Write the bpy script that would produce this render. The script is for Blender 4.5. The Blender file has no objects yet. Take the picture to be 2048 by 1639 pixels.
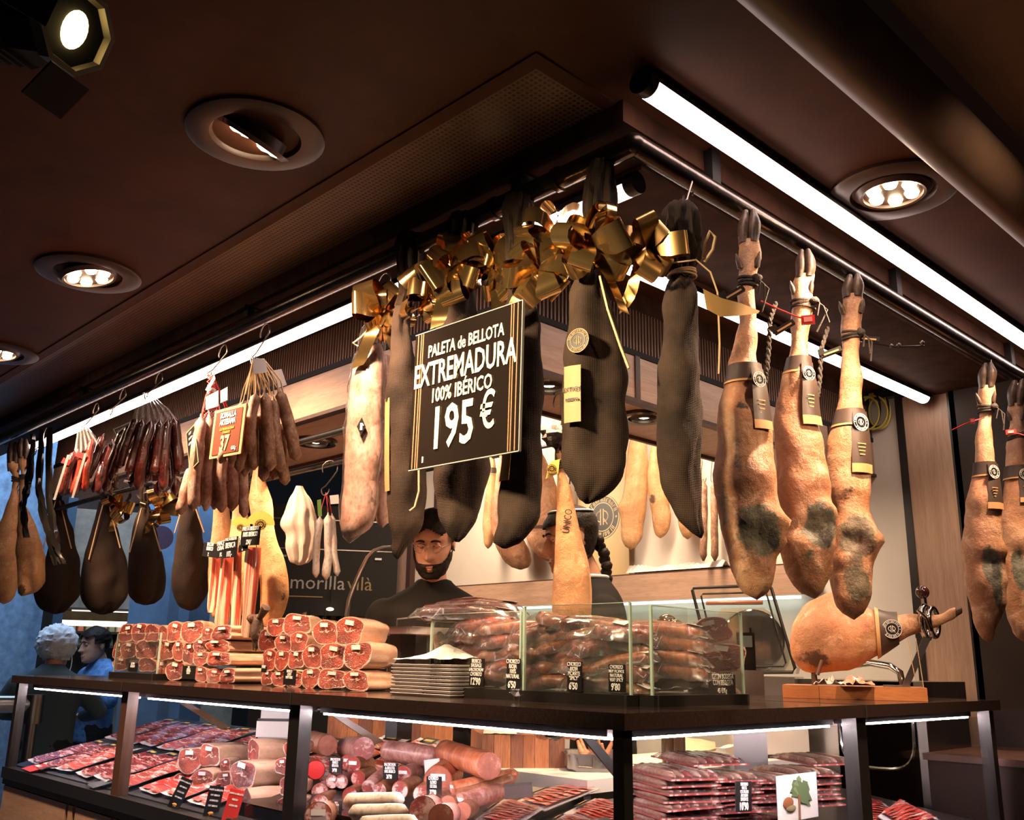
import bpy, bmesh, math, random
from mathutils import Vector, Matrix, noise
from math import pi, sin, cos, radians as R, atan2, sqrt, exp

# ------------------------------------------------------------------ camera, world, lights, exposure
SC = bpy.context.scene
COL = SC.collection
F, PITCH, YAW, ROLL = 1907.26, .259464, .802765, .017410        # fitted to the photograph's vanishing lines (image 2048 x 1639)
CAM = Vector((-1.353, -1.110, 1.330))                             # metres; x, y run along the two counter fronts from their corner
FWD = Vector((cos(PITCH)*cos(YAW), cos(PITCH)*sin(YAW), sin(PITCH)))
_r0 = Vector((sin(YAW), -cos(YAW), 0)); _u0 = _r0.cross(FWD)
RT = _r0*cos(ROLL) + _u0*sin(ROLL); UP = RT.cross(FWD)
cam = bpy.data.objects.new('camera', bpy.data.cameras.new('camera')); COL.objects.link(cam)
cam.matrix_world = Matrix(((RT.x, UP.x, -FWD.x, CAM.x), (RT.y, UP.y, -FWD.y, CAM.y), (RT.z, UP.z, -FWD.z, CAM.z), (0, 0, 0, 1)))
cam.data.sensor_fit = 'HORIZONTAL'; cam.data.sensor_width = 36.0; cam.data.lens = 36.0*F/2048
cam.data.clip_start = .05; cam.data.clip_end = 60
SC.camera = cam
SC.view_settings.view_transform = 'Standard'; SC.view_settings.look = 'None'
SC.view_settings.gamma = 1.0; SC.view_settings.use_curve_mapping = False
SC.view_settings.exposure = 0.0
SC.cycles.max_bounces = 8; SC.cycles.transparent_max_bounces = 24; SC.cycles.sample_clamp_indirect = 4.0
SC.cycles.caustics_reflective = False; SC.cycles.caustics_refractive = False
w = bpy.data.worlds.new('world'); SC.world = w; w.use_nodes = True
w.node_tree.nodes['Background'].inputs[0].default_value = (.35, .42, .55, 1)      # dim indoor dusk
w.node_tree.nodes['Background'].inputs[1].default_value = .012

def lamp(name, kind, loc, target, energy, col, **kw):
    d = bpy.data.lights.new(name, kind); d.energy = energy; d.color = col
    for k, v in kw.items(): setattr(d, k, v)
    o = bpy.data.objects.new(name, d); COL.objects.link(o); o.location = loc
    if target is not None:
        o.rotation_euler = (Vector(target)-Vector(loc)).to_track_quat('-Z', 'Y').to_euler()
    return o
WARM = (1, .65, .41); PINK = (1, .78, .68); COOL = (.50, .70, 1)
# street daylight over the passage beyond the stall's left end
lamp('street_daylight', 'AREA', (1.5, 5.75, 4.3), (1.8, 7.6, 1.0), 300, COOL, shape='RECTANGLE', size=4.5, size_y=3.0)
# the recessed ceiling lamps really seen in the photograph (their housings are built further down)
DL = dict(right=(.66, -.30, 2.40), big=(-.43, .60, 2.36), left=(-.40, 1.70, 2.40), far=(-.39, 2.62, 2.40))
lamp('downlight_right', 'SPOT', DL['right'], (.58, .0, 1.55), 140, WARM, spot_size=R(95), spot_blend=.7, shadow_soft_size=.04)
lamp('downlight_big', 'SPOT', DL['big'], (.10, .75, 1.60), 130, WARM, spot_size=R(80), spot_blend=.7, shadow_soft_size=.05)
lamp('downlight_left', 'SPOT', DL['left'], (.10, 1.62, 1.6), 165, WARM, spot_size=R(95), spot_blend=.7, shadow_soft_size=.04)
lamp('downlight_far', 'SPOT', DL['far'], (.12, 2.60, 1.5), 170, WARM, spot_size=R(95), spot_blend=.7, shadow_soft_size=.04)
lamp('downlight_right_next', 'SPOT', (1.72, -.30, 2.40), (1.55, .02, 1.5), 70, WARM, spot_size=R(95), spot_blend=.7, shadow_soft_size=.04)   # next lamp of the same row, past the frame
lamp('aisle_side_fill', 'SPOT', (.45, -1.15, 2.40), (.62, -.05, 1.70), 80, WARM, spot_size=R(70), spot_blend=.8, shadow_soft_size=.05)   # added fill from the aisle side, brightens the right hams; past the frame
# added spot beside the stage spotlight, which faces elsewhere; fills sign and first ham
lamp('sign_side_fill', 'SPOT', (-.93, .09, 2.10), (.10, .18, 1.80), 120, (1, .74, .45), spot_size=R(62), spot_blend=.8, shadow_soft_size=.05)
# downlights in the stall's inner soffit
for nm, p, e in (('soffit_spot_a', (.51, 1.84, 2.06), 46), ('soffit_spot_b', (1.02, .73, 2.06), 55), ('soffit_spot_c', (.54, .70, 2.06), 30)):
    lamp(nm, 'SPOT', p, (p[0]+.15, p[1]+.05, 1.0), e, (1, .66, .38), spot_size=R(120), spot_blend=.8, shadow_soft_size=.04)
# lamps over the ham rack on the back wall
lamp('rack_lamp_right', 'AREA', (1.75, 1.25, 2.58), (2.32, 1.25, 1.9), 36, (1, .74, .53), shape='RECTANGLE', size=.08, size_y=1.4)
lamp('rack_lamp_left', 'AREA', (1.75, 2.75, 2.58), (2.32, 2.75, 1.9), 32, (1, .74, .53), shape='RECTANGLE', size=.08, size_y=1.4)

# ------------------------------------------------------------------ helpers
def ray(px, py): return FWD*F + RT*(px-1024) + UP*(820-py)
def P(px, py, x=None, y=None, z=None):
    """point of the world seen at a photograph pixel, on the plane x=, y= or z="""
    d = ray(px, py)
    t = (x-CAM.x)/d.x if x is not None else (y-CAM.y)/d.y if y is not None else (z-CAM.z)/d.z
    return CAM + d*t
def PV(px, py, p):
    """... on the upright plane through p square to the line of sight"""
    n = Vector((p.x-CAM.x, p.y-CAM.y, 0)); d = ray(px, py)
    return CAM + d*((p-CAM).dot(n)/d.dot(n))
def face_rot(p):  # z rotation that turns a thing's front (local -Y) towards the customer's side
    return atan2(CAM.y-p.y, CAM.x-p.x) + pi/2
def loc2(p, q, rz):  # world point q in the upright local frame at p
    d = q-p; return Vector((d.x*cos(rz)+d.y*sin(rz), -d.x*sin(rz)+d.y*cos(rz), d.z))

ORD = 'first second third fourth fifth sixth seventh eighth ninth tenth eleventh twelfth thirteenth fourteenth fifteenth sixteenth'.split()
def nz(v, s=1.0, seed=0): return noise.noise(Vector((v[0]*s+seed*7.3, v[1]*s+seed*3.1, v[2]*s-seed*5.7)))

class MB:
    def __init__(s): s.v = []; s.f = []; s.c = {}; s.mi = []; s.cur = 0
    def add(s, vs, fs):
        n = len(s.v); s.v += [tuple(a) for a in vs]; s.f += [tuple(i+n for i in f) for f in fs]; s.mi += [s.cur]*len(fs); return n
    def box(s, c, d, rot=None, taper=1.0):
        x, y, z = d[0]/2, d[1]/2, d[2]/2; vs = []
        for k in (-1, 1):
            t = taper if k > 0 else 1
            for a, b in ((-1, -1), (1, -1), (1, 1), (-1, 1)):
                v = Vector((a*x*t, b*y*t, k*z))
                if rot is not None: v = rot @ v
                vs.append(v+Vector(c))
        s.add(vs, [(3, 2, 1, 0), (4, 5, 6, 7), (0, 1, 5, 4), (1, 2, 6, 5), (2, 3, 7, 6), (3, 0, 4, 7)]); return s
    def bbox(s, a, b):
        return s.box([(a[i]+b[i])/2 for i in range(3)], [abs(b[i]-a[i]) for i in range(3)])
    def loft(s, rings, closed=True, cap=True, loop=False):
        m = len(rings[0]); n = len(s.v); k = len(rings)
        vs = [p for r in rings for p in r]; fs = []
        for i in range(k if loop else k-1):
            j0, j1 = i*m, ((i+1) % k)*m
            for j in range(m if closed else m-1):
                fs.append((j0+j, j0+(j+1) % m, j1+(j+1) % m, j1+j))
        if cap and closed and not loop:
            fs.append(tuple(reversed(range(m)))); fs.append(tuple((k-1)*m+j for j in range(m)))
        s.add(vs, fs); return s
    def tube(s, path, r, seg=8, loop=False, cap=True, flat=None, up=None):
        path = [Vector(p) for p in path]; k = len(path); rings = []; u = None
        for i, p in enumerate(path):
            if loop: t = path[(i+1) % k]-path[i-1]
            else: t = path[min(i+1, k-1)]-path[max(i-1, 0)]
            t = t.normalized() if t.length > 1e-9 else Vector((0, 0, 1))
            if u is None:
                a = Vector(up) if up else (Vector((0, 0, 1)) if abs(t.z) < .9 else Vector((1, 0, 0)))
                u = (a - t*a.dot(t)).normalized()
            else:
                u = (u - t*u.dot(t)); u = u.normalized() if u.length > 1e-6 else t.orthogonal().normalized()
            w_ = t.cross(u); rr = r[i] if isinstance(r, (list, tuple)) else r
            fl = flat or 1
            rings.append([p + u*cos(2*pi*j/seg)*rr*fl + w_*sin(2*pi*j/seg)*rr for j in range(seg)])
        return s.loft(rings, loop=loop, cap=cap)
    def lathe(s, prof, seg=24, c=(0, 0, 0), axis='z', cap=True):
        rings = []
        for r_, h in prof:
            ring = []
            for j in range(seg):
                a = 2*pi*j/seg; q = (r_*cos(a), r_*sin(a), h)
                if axis == 'x': q = (h, q[0], q[1])
                elif axis == 'y': q = (q[1], h, q[0])
                ring.append(Vector(q)+Vector(c))
            rings.append(ring)
        return s.loft(rings, cap=cap)
    def plate(s, pts, th):
        """closed polygon of 3D points, thickened along its normal"""
        pts = [Vector(p) for p in pts]; n = Vector((0, 0, 0))
        for i in range(len(pts)): n += (pts[i]-pts[0]).cross(pts[(i+1) % len(pts)]-pts[0])
        n = n.normalized()*th; m = len(pts)
        s.add(pts+[p+n for p in pts], [tuple(reversed(range(m))), tuple(range(m, 2*m))] + [(i, (i+1) % m, (i+1) % m+m, i+m) for i in range(m)]); return s
    def grid(s, fn, nu, nv, th=0):
        n = nu+1; vs = [Vector(fn(i/nu, j/nv)) for j in range(nv+1) for i in range(nu+1)]
        fs = [(j*n+i, j*n+i+1, (j+1)*n+i+1, (j+1)*n+i) for j in range(nv) for i in range(nu)]
        s.add(vs, fs); return s
    def ball(s, c, r, seg=12, rings=8, fn=None):
        rr = r if isinstance(r, (tuple, list)) else (r, r, r); R_ = []
        for i in range(rings+1):
            th = pi*i/rings; th = min(max(th, .04), pi-.04)
            ring = []
            for j in range(seg):
                a = 2*pi*j/seg; d = Vector((sin(th)*cos(a), sin(th)*sin(a), -cos(th)))
                k = fn(d) if fn else 1
                ring.append(Vector((c[0]+d.x*rr[0]*k, c[1]+d.y*rr[1]*k, c[2]+d.z*rr[2]*k)))
            R_.append(ring)
        return s.loft(R_)
    def xform(s, n0, M_):
        for i in range(n0, len(s.v)): s.v[i] = tuple(M_ @ Vector(s.v[i]))
        return s
    def mesh(s, name, mats, smooth=.7, col=None):
        me = bpy.data.meshes.new(name); me.from_pydata(s.v, [], s.f)
        if not isinstance(mats, (list, tuple)): mats = [mats]
        for m_ in mats: me.materials.append(m_)
        if len(mats) > 1: me.polygons.foreach_set('material_index', s.mi)
        if col:
            at = me.attributes.new('Col', 'FLOAT_COLOR', 'POINT')
            buf = []
            for i in range(len(s.v)): buf += list(s.c.get(i, col))
            at.data.foreach_set('color', buf)
        if smooth:
            me.polygons.foreach_set('use_smooth', [True]*len(me.polygons)); me.set_sharp_from_angle(angle=smooth)
        me.update(); return me
    def build(s, name, mats, parent=None, smooth=.7, col=None, loc=None, rz=0, **props):
        return link(name, s.mesh(name, mats, smooth, col), parent, loc, rz, **props)

def link(name, me, parent=None, loc=None, rz=0, **props):
    o = bpy.data.objects.new(name, me); COL.objects.link(o)
    if parent is not None: o.parent = parent
    if loc is not None: o.location = loc
    if rz: o.rotation_euler = (0, 0, rz)
    for k, v in props.items(): o[k] = v
    return o
def tag(o, label, cat, group=None):
    o['label'] = label; o['category'] = cat
    if group: o['group'] = group
    return o
def thing(name, label, cat, loc=(0, 0, 0), rz=0, group=None, rot=None):
    o = bpy.data.objects.new(name, None); COL.objects.link(o); o.empty_display_size = .05
    o.location = loc; o.rotation_euler = rot if rot else (0, 0, rz)
    return tag(o, label, cat, group)
def dup(root, loc, rot=None, label=None, group=None, scale=None):
    r = root.copy(); COL.objects.link(r); r.location = loc
    if rot is not None: r.rotation_euler = rot if isinstance(rot, tuple) else (0, 0, rot)
    if scale: r.scale = scale
    if label: r['label'] = label
    if group: r['group'] = group
    for ch in root.children:
        c = ch.copy(); COL.objects.link(c); c.parent = r
        for g in ch.children:
            d = g.copy(); COL.objects.link(d); d.parent = c
    return r
def struct(name, mb, m, parent=None, smooth=.5, **kw):
    o = mb.build(name, m, parent, smooth, **kw)
    if parent is None: o['kind'] = 'structure'
    return o

# ------------------------------------------------------------------ materials
def ramp(nt, fac, stops):
    r = nt.nodes.new('ShaderNodeValToRGB'); e = r.color_ramp.elements
    while len(e) < len(stops): e.new(.5)
    for a, (p_, c) in zip(e, stops): a.position = p_; a.color = (*c, 1)
    nt.links.new(fac, r.inputs[0]); return r.outputs[0]
def mixc(nt, fac, a, b, mode='MIX'):
    m = nt.nodes.new('ShaderNodeMix'); m.data_type = 'RGBA'; m.blend_type = mode
    for s_, v in ((0, fac), (6, a), (7, b)):
        if isinstance(v, (int, float)): m.inputs[s_].default_value = v
        elif isinstance(v, tuple): m.inputs[s_].default_value = (*v, 1)
        else: nt.links.new(v, m.inputs[s_])
    return m.outputs[2]
def tc(nt, scale=(1, 1, 1), kind='Object', rot=(0, 0, 0)):
    t = nt.nodes.new('ShaderNodeTexCoord'); m = nt.nodes.new('ShaderNodeMapping')
    m.inputs['Scale'].default_value = scale; m.inputs['Rotation'].default_value = rot
    nt.links.new(t.outputs[kind], m.inputs[0]); return m.outputs[0]
def tex(nt, kind, vec, **kw):
    n = nt.nodes.new('ShaderNodeTex'+kind)
    if vec is not None: nt.links.new(vec, n.inputs['Vector'])
    for k, v in kw.items():
        if k in n.inputs: n.inputs[k].default_value = v
        else: setattr(n, k, v)
    return n
def attr(nt):
    a = nt.nodes.new('ShaderNodeAttribute'); a.attribute_name = 'Col'
    s = nt.nodes.new('ShaderNodeSeparateColor'); nt.links.new(a.outputs['Color'], s.inputs[0]); return a.outputs['Color'], s.outputs
def bump(nt, b, h, strength=.3, dist=.004):
    n = nt.nodes.new('ShaderNodeBump'); n.inputs['Strength'].default_value = strength; n.inputs['Distance'].default_value = dist
    nt.links.new(h, n.inputs['Height']); nt.links.new(n.outputs[0], b.inputs['Normal'])
MATS = {}
def mat(name, base=(.5, .5, .5), rough=.5, metal=0, coat=0, emit=None, es=0, sss=0, spec=None, var=0, vscale=20, bmp=0, bscale=60, coat_rough=.08):
    m = bpy.data.materials.new(name); m.use_nodes = True; nt = m.node_tree; b = nt.nodes['Principled BSDF']; MATS[name] = m
    b.inputs['Base Color'].default_value = (*base, 1); b.inputs['Roughness'].default_value = rough; b.inputs['Metallic'].default_value = metal
    if coat: b.inputs['Coat Weight'].default_value = coat; b.inputs['Coat Roughness'].default_value = coat_rough
    if emit: b.inputs['Emission Color'].default_value = (*emit, 1); b.inputs['Emission Strength'].default_value = es
    if sss: b.inputs['Subsurface Weight'].default_value = sss; b.inputs['Subsurface Radius'].default_value = (.01, .004, .002); b.inputs['Subsurface Scale'].default_value = .5
    if spec is not None: b.inputs['Specular IOR Level'].default_value = spec
    if var:
        n = tex(nt, 'Noise', tc(nt), Scale=vscale, Detail=6.0, Roughness=.6)
        lo = tuple(max(0, c*(1-var)) for c in base); hi = tuple(min(1, c*(1+var)) for c in base)
        nt.links.new(ramp(nt, n.outputs[0], [(.3, lo), (.7, hi)]), b.inputs['Base Color'])
    if bmp:
        n = tex(nt, 'Noise', tc(nt), Scale=bscale, Detail=5.0); bump(nt, b, n.outputs[0], bmp)
    m['nt'] = 0; return m
def parts_of(m): return m.node_tree, m.node_tree.nodes['Principled BSDF']
def emis(name, col, s):
    m = bpy.data.materials.new(name); m.use_nodes = True; nt = m.node_tree; nt.nodes.clear()
    e = nt.nodes.new('ShaderNodeEmission'); e.inputs[0].default_value = (*col, 1); e.inputs[1].default_value = s
    o = nt.nodes.new('ShaderNodeOutputMaterial'); nt.links.new(e.outputs[0], o.inputs[0]); return m
def film(name, tint=(1, 1, 1), gloss_rough=.06, haze=.0, k=1.0):
    """clear sheet: transparent with a Fresnel mirror and a little haze"""
    m = bpy.data.materials.new(name); m.use_nodes = True; nt = m.node_tree; nt.nodes.clear()
    t = nt.nodes.new('ShaderNodeBsdfTransparent'); t.inputs[0].default_value = (*tint, 1)
    g = nt.nodes.new('ShaderNodeBsdfGlossy'); g.inputs['Roughness'].default_value = gloss_rough
    fr = nt.nodes.new('ShaderNodeLayerWeight'); pw = nt.nodes.new('ShaderNodeMath'); pw.operation = 'POWER'; pw.inputs[1].default_value = 4.0; nt.links.new(fr.outputs['Facing'], pw.inputs[0])
    mu = nt.nodes.new('ShaderNodeMath'); mu.operation = 'MULTIPLY_ADD'; mu.inputs[1].default_value = .7*k; mu.inputs[2].default_value = .035*k; mu.use_clamp = True; nt.links.new(pw.outputs[0], mu.inputs[0])
    mx = nt.nodes.new('ShaderNodeMixShader'); nt.links.new(mu.outputs[0], mx.inputs[0]); nt.links.new(t.outputs[0], mx.inputs[1]); nt.links.new(g.outputs[0], mx.inputs[2])
    out = mx.outputs[0]
    if haze:
        d = nt.nodes.new('ShaderNodeBsdfDiffuse'); d.inputs[0].default_value = (.85, .8, .78, 1)
        m2 = nt.nodes.new('ShaderNodeMixShader'); m2.inputs[0].default_value = haze
        nt.links.new(out, m2.inputs[1]); nt.links.new(d.outputs[0], m2.inputs[2]); out = m2.outputs[0]
    o = nt.nodes.new('ShaderNodeOutputMaterial'); nt.links.new(out, o.inputs[0]); return m

M = {}
M['black'] = mat('black_metal', (.012, .010, .009), .35, spec=.5, bmp=.05, bscale=200)
M['blackmatte'] = mat('black_matte', (.012, .010, .009), .7, spec=.25)
M['steel'] = mat('brushed_steel', (.45, .43, .42), .28, 1, bmp=.04, bscale=150)
M['pipe'] = mat('dark_pipe', (.06, .045, .038), .25, .8, var=.5, vscale=30, bmp=.1, bscale=80)
M['chrome'] = mat('chrome', (.6, .58, .55), .12, 1)
M['iron'] = mat('iron_hook', (.22, .18, .15), .35, 1)
M['ceil'] = mat('ceiling_paint', (.078, .028, .013), .6, spec=.18, var=.25, vscale=5, bmp=.12, bscale=14)
M['ceil2'] = mat('ceiling_lit_paint', (.25, .135, .075), .6, var=.15, vscale=3, bmp=.08, bscale=9)
M['beam'] = mat('weathered_beam', (.050, .020, .011), .75, spec=.12, var=.5, vscale=12, bmp=.15, bscale=30)
M['grille'] = mat('perforated_brown', (.18, .095, .055), .45, var=.2, vscale=8)
M['void'] = mat('dark_void', (.006, .004, .003), .9)
M['stone'] = mat('counter_stone', (.030, .019, .016), .10, spec=.7, var=.25, vscale=160, bmp=.02, bscale=60)
M['white'] = mat('white_plastic', (.72, .68, .65), .45)
M['paper'] = mat('white_paper', (.8, .76, .72), .6)
M['cream'] = mat('cream_laminate', (.62, .55, .48), .4)
M['card'] = mat('black_card', (.010, .009, .009), .38)
M['chalk'] = mat('chalk_white', (.85, .82, .78), .6)
M['yellow'] = mat('yellow_print', (.85, .55, .06), .5)
M['orange'] = mat('orange_print', (.85, .36, .06), .5)
M['redcard'] = mat('red_card', (.62, .035, .02), .35, coat=.3)
M['kraft'] = mat('kraft_paper', (.55, .30, .12), .6, var=.1)
M['redtag'] = mat('red_plastic', (.62, .03, .03), .35)
M['rope'] = mat('dark_rope', (.035, .026, .02), .85, bmp=.6, bscale=260)
M['string'] = mat('raffia_string', (.62, .42, .22), .6)
M['redstring'] = mat('red_white_cord', (.6, .05, .04), .7)
M['gold'] = mat('gold_ribbon', (.88, .57, .22), .15, .95)
M['golddull'] = mat('gold_ribbon_back', (.55, .33, .12), .35, .85)
M['foil'] = mat('black_plastic', (.006, .005, .004), .16, spec=.4)
M['hoof'] = mat('hoof_horn', (.075, .043, .027), .45, var=.6, vscale=60, bmp=.4, bscale=60)
M['shirt'] = mat('black_work_shirt', (.010, .008, .007), .85, spec=.15, bmp=.3, bscale=18)
M['skinp'] = mat('person_skin', (.56, .27, .165), .5, sss=.1, var=.1, vscale=30)
M['hairb'] = mat('dark_hair', (.014, .008, .005), .6, spec=.2, bmp=.9, bscale=120)
M['hairw'] = mat('white_hair', (.72, .72, .74), .8, bmp=.9, bscale=90)
M['blueshirt'] = mat('blue_checked_shirt', (.10, .22, .45), .8, var=.5, vscale=30)
M['greycoat'] = mat('grey_green_jacket', (.05, .07, .075), .8)
M['glass'] = film('pane_glass', (.96, .98, .97), .02, k=1.0)
M['acry'] = film('clear_acrylic', (.95, .97, .95), .04, haze=.015)
M['wrap'] = film('clear_wrap', (1, .985, .975), .12, haze=.03, k=1.5)
M['bagtop'] = film('bag_top_film', (1, .98, .97), .15, haze=.16, k=2.0)
M['edge'] = mat('glass_edge', (.42, .55, .44), .15, coat=.5)
M['led'] = emis('led_tube', (1, .74, .66), 12.0)
M['ledhot'] = emis('led_strip', (1, .80, .84), 190.0)
M['lens'] = emis('downlight_lens', (1, .70, .44), 34.0)
M['lensspot'] = emis('spotlight_lamp', (1, .74, .28), 7.0)
M['lensw'] = emis('soffit_lens', (1, .86, .55), 26.0)
M['shoplight'] = emis('shop_light', (1, .86, .62), 2.0)
M['block'] = mat('blue_lit_stone', (.20, .30, .42), .8, var=.35, vscale=14, bmp=.4, bscale=20)  # street's blue daylight put into the stone colour
M['bluewall'] = mat('blue_door_paint', (.18, .30, .46), .7, var=.2, vscale=6)
M['asphalt'] = mat('grey_pavement', (.16, .15, .15), .85, var=.3, vscale=10, bmp=.2)

def wood(name, a, b, sc=(1.2, 14, 14), rough=.45, coat=0, axis=None, darkline=.35):
    m = mat(name, a, rough, coat=coat); nt, bs = parts_of(m)
    v = tc(nt, sc); n1 = tex(nt, 'Noise', v, Scale=2.2, Detail=8.0, Roughness=.62, Distortion=.6)
    n2 = tex(nt, 'Noise', tc(nt, tuple(k*6 for k in sc)), Scale=3.0, Detail=4.0)
    c = ramp(nt, n1.outputs[0], [(.28, a), (.5, tuple((x+y)/2 for x, y in zip(a, b))), (.72, b)])
    c = mixc(nt, ramp(nt, n2.outputs[0], [(.45, (0, 0, 0)), (.75, (darkline,)*3)]), c, tuple(k*.45 for k in a))
    nt.links.new(c, bs.inputs['Base Color']); bump(nt, bs, n2.outputs[0], .12, .002); return m
M['oak'] = wood('pale_oak', (.40, .235, .15), (.56, .36, .25), (14, 1.0, 14))
M['oakx'] = wood('pale_oak_across', (.40, .235, .15), (.56, .36, .25), (1.0, 14, 14))
M['oakz'] = wood('pale_oak_upright', (.40, .235, .15), (.55, .355, .245), (14, 14, .8))
M['butcher'] = wood('butcher_block', (.17, .052, .02), (.34, .13, .05), (16, 16, 1.6), .5, darkline=.7)
M['board'] = wood('ham_board', (.38, .13, .045), (.55, .22, .085), (2, 18, 18), .35, coat=.3)
M['darkwood'] = wood('dark_wood', (.05, .022, .014), (.09, .04, .025), (10, 10, 1), .5)

def meat_skin(name, base, hi, pink, mold, dark, rough=.5, coat=.10, sc=7, patch=(.55, .72)):
    """cured skin: R of the colour attribute = grey mould patch, G = exposed lean, B = dark hollow"""
    m = mat(name, base, rough, coat=coat, sss=.04, coat_rough=.25); nt, bs = parts_of(m); v = tc(nt)
    col, ch = attr(nt)
    n = tex(nt, 'Noise', v, Scale=sc, Detail=8.0, Roughness=.65, Distortion=.5)
    c = ramp(nt, n.outputs[0], [(.30, tuple(k*.62 for k in base)), (.47, base), (.70, hi)])
    n2 = tex(nt, 'Noise', v, Scale=sc*3.2, Detail=8.0, Roughness=.75)
    c = mixc(nt, ramp(nt, n2.outputs[0], [(patch[0], (0, 0, 0)), (patch[1], (.55, .55, .55))]), c, tuple(k*.35 for k in base))
    gm = nt.nodes.new('ShaderNodeMath'); gm.operation = 'MULTIPLY'; nt.links.new(ch[1], gm.inputs[0])
    nt.links.new(ramp(nt, n2.outputs[0], [(.25, (.35,)*3), (.6, (1, 1, 1))]), gm.inputs[1])
    c = mixc(nt, gm.outputs[0], c, pink)
    n3 = tex(nt, 'Noise', v, Scale=38.0, Detail=6.0, Roughness=.7)
    mo = mixc(nt, ramp(nt, n3.outputs[0], [(.35, (0, 0, 0)), (.65, (1, 1, 1))]), tuple(k*.35 for k in mold), mold)
    def sharpen(o):   # ragged edge for the patch
        a = nt.nodes.new('ShaderNodeMath'); a.operation = 'ADD'; nt.links.new(o, a.inputs[0])
        s2 = nt.nodes.new('ShaderNodeMath'); s2.operation = 'MULTIPLY_ADD'; s2.inputs[1].default_value = 1.5; s2.inputs[2].default_value = -.75
        nt.links.new(n2.outputs[0], s2.inputs[0]); nt.links.new(s2.outputs[0], a.inputs[1])
        return ramp(nt, a.outputs[0], [(.38, (0, 0, 0)), (.56, (1, 1, 1))])
    n4 = tex(nt, 'Noise', v, Scale=sc*1.7, Detail=10.0, Roughness=.8, Distortion=1.2)
    c = mixc(nt, ramp(nt, n4.outputs[0], [(.52, (0, 0, 0)), (.66, (.6, .6, .6))]), c, tuple(min(1, k*1.25+.10) for k in hi))
    c = mixc(nt, sharpen(ch[0]), c, mo)
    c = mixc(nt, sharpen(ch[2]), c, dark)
    nt.links.new(c, bs.inputs['Base Color'])
    ad = nt.nodes.new('ShaderNodeMath'); ad.operation = 'ADD'; nt.links.new(n2.outputs[0], ad.inputs[0]); nt.links.new(n3.outputs[0], ad.inputs[1])
    bump(nt, bs, ad.outputs[0], .75, .007); return m
M['ham'] = meat_skin('ham_skin', (.46, .21, .095), (.70, .43, .26), (.62, .25, .13), (.20, .19, .13), (.035, .028, .018))
M['hampale'] = meat_skin('pale_ham_skin', (.60, .30, .12), (.74, .45, .22), (.66, .30, .14), (.30, .22, .12), (.10, .045, .02), patch=(.62, .85))
M['hambrown'] = meat_skin('brown_ham_skin', (.42, .185, .085), (.62, .36, .20), (.55, .2, .1), (.20, .15, .09), (.07, .03, .015), patch=(.5, .66))

def weave(name, base, hi):
    m = mat(name, base, .82, spec=.25); nt, bs = parts_of(m); v = tc(nt)
    n = tex(nt, 'Noise', v, Scale=7.0, Detail=6.0, Roughness=.6)
    c = ramp(nt, n.outputs[0], [(.35, base), (.68, hi)])
    w1 = tex(nt, 'Wave', v, Scale=95.0, Distortion=.4); w1.bands_direction = 'X'
    w2 = tex(nt, 'Wave', v, Scale=95.0, Distortion=.4); w2.bands_direction = 'Z'
    a = nt.nodes.new('ShaderNodeMath'); a.operation = 'ADD'; nt.links.new(w1.outputs['Fac'], a.inputs[0]); nt.links.new(w2.outputs['Fac'], a.inputs[1])
    c = mixc(nt, ramp(nt, a.outputs[0], [(.4, (.5,)*3), (1.0, (0, 0, 0))]), c, tuple(k*.4 for k in base))
    nt.links.new(c, bs.inputs['Base Color']); bump(nt, bs, a.outputs[0], .3, .0015); return m
M['mesh'] = weave('dark_mesh_bag', (.023, .014, .009), (.080, .049, .033))
M['meshdark'] = weave('dark_brown_bag', (.020, .011, .007), (.042, .022, .013))

def sausage_mat(name, base, mold, amt=.5, sc=26, rough=.55, coat=0.0):
    m = mat(name, base, rough, coat=coat); nt, bs = parts_of(m); v = tc(nt, (1, 1, .6))
    n = tex(nt, 'Noise', v, Scale=sc, Detail=8.0, Roughness=.75, Distortion=.3)
    c = ramp(nt, n.outputs[0], [(.62-amt*.5, tuple(k*.55 for k in base)), (.70-amt*.45, base), (.80-amt*.3, mold)])
    n2 = tex(nt, 'Voronoi', v, Scale=sc*4.0)
    c = mixc(nt, ramp(nt, n2.outputs['Distance'], [(.15, (.4,)*3), (.4, (0, 0, 0))]), c, tuple(k*.5 for k in base))
    nt.links.new(c, bs.inputs['Base Color']); bump(nt, bs, n.outputs[0], .5, .004); return m
M['fuet'] = sausage_mat('mould_dusted_sausage', (.36, .17, .115), (.64, .46, .37), .55)
M['somalla'] = sausage_mat('brown_cured_sausage', (.32, .16, .085), (.60, .42, .29), .45, 34)
M['longan'] = sausage_mat('pale_bagged_sausage', (.48, .25, .18), (.72, .50, .42), .6, 22, .3, .5)
M['whitefuet'] = sausage_mat('white_mould_sausage', (.60, .46, .36), (.84, .76, .68), .8, 22)
M['chor'] = sausage_mat('red_chorizo', (.20, .022, .010), (.40, .07, .03), .35, 40, .22, .9)
M['chordark'] = sausage_mat('dark_red_sausage', (.055, .010, .008), (.17, .035, .022), .35, 30, .2, .9)
M['chorbrown'] = sausage_mat('brown_chorizo', (.24, .058, .022), (.46, .17, .085), .45, 32, .25, .9)
M['salami'] = sausage_mat('salami_casing', (.34, .13, .10), (.60, .33, .29), .5, 30, .4, .2)
M['lomo'] = sausage_mat('orange_loin_casing', (.50, .13, .05), (.72, .36, .24), .42, 18, .35, .3)
M['sopa'] = sausage_mat('brown_salami_casing', (.25, .085, .035), (.44, .2, .1), .5, 24, .4, .3)

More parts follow.
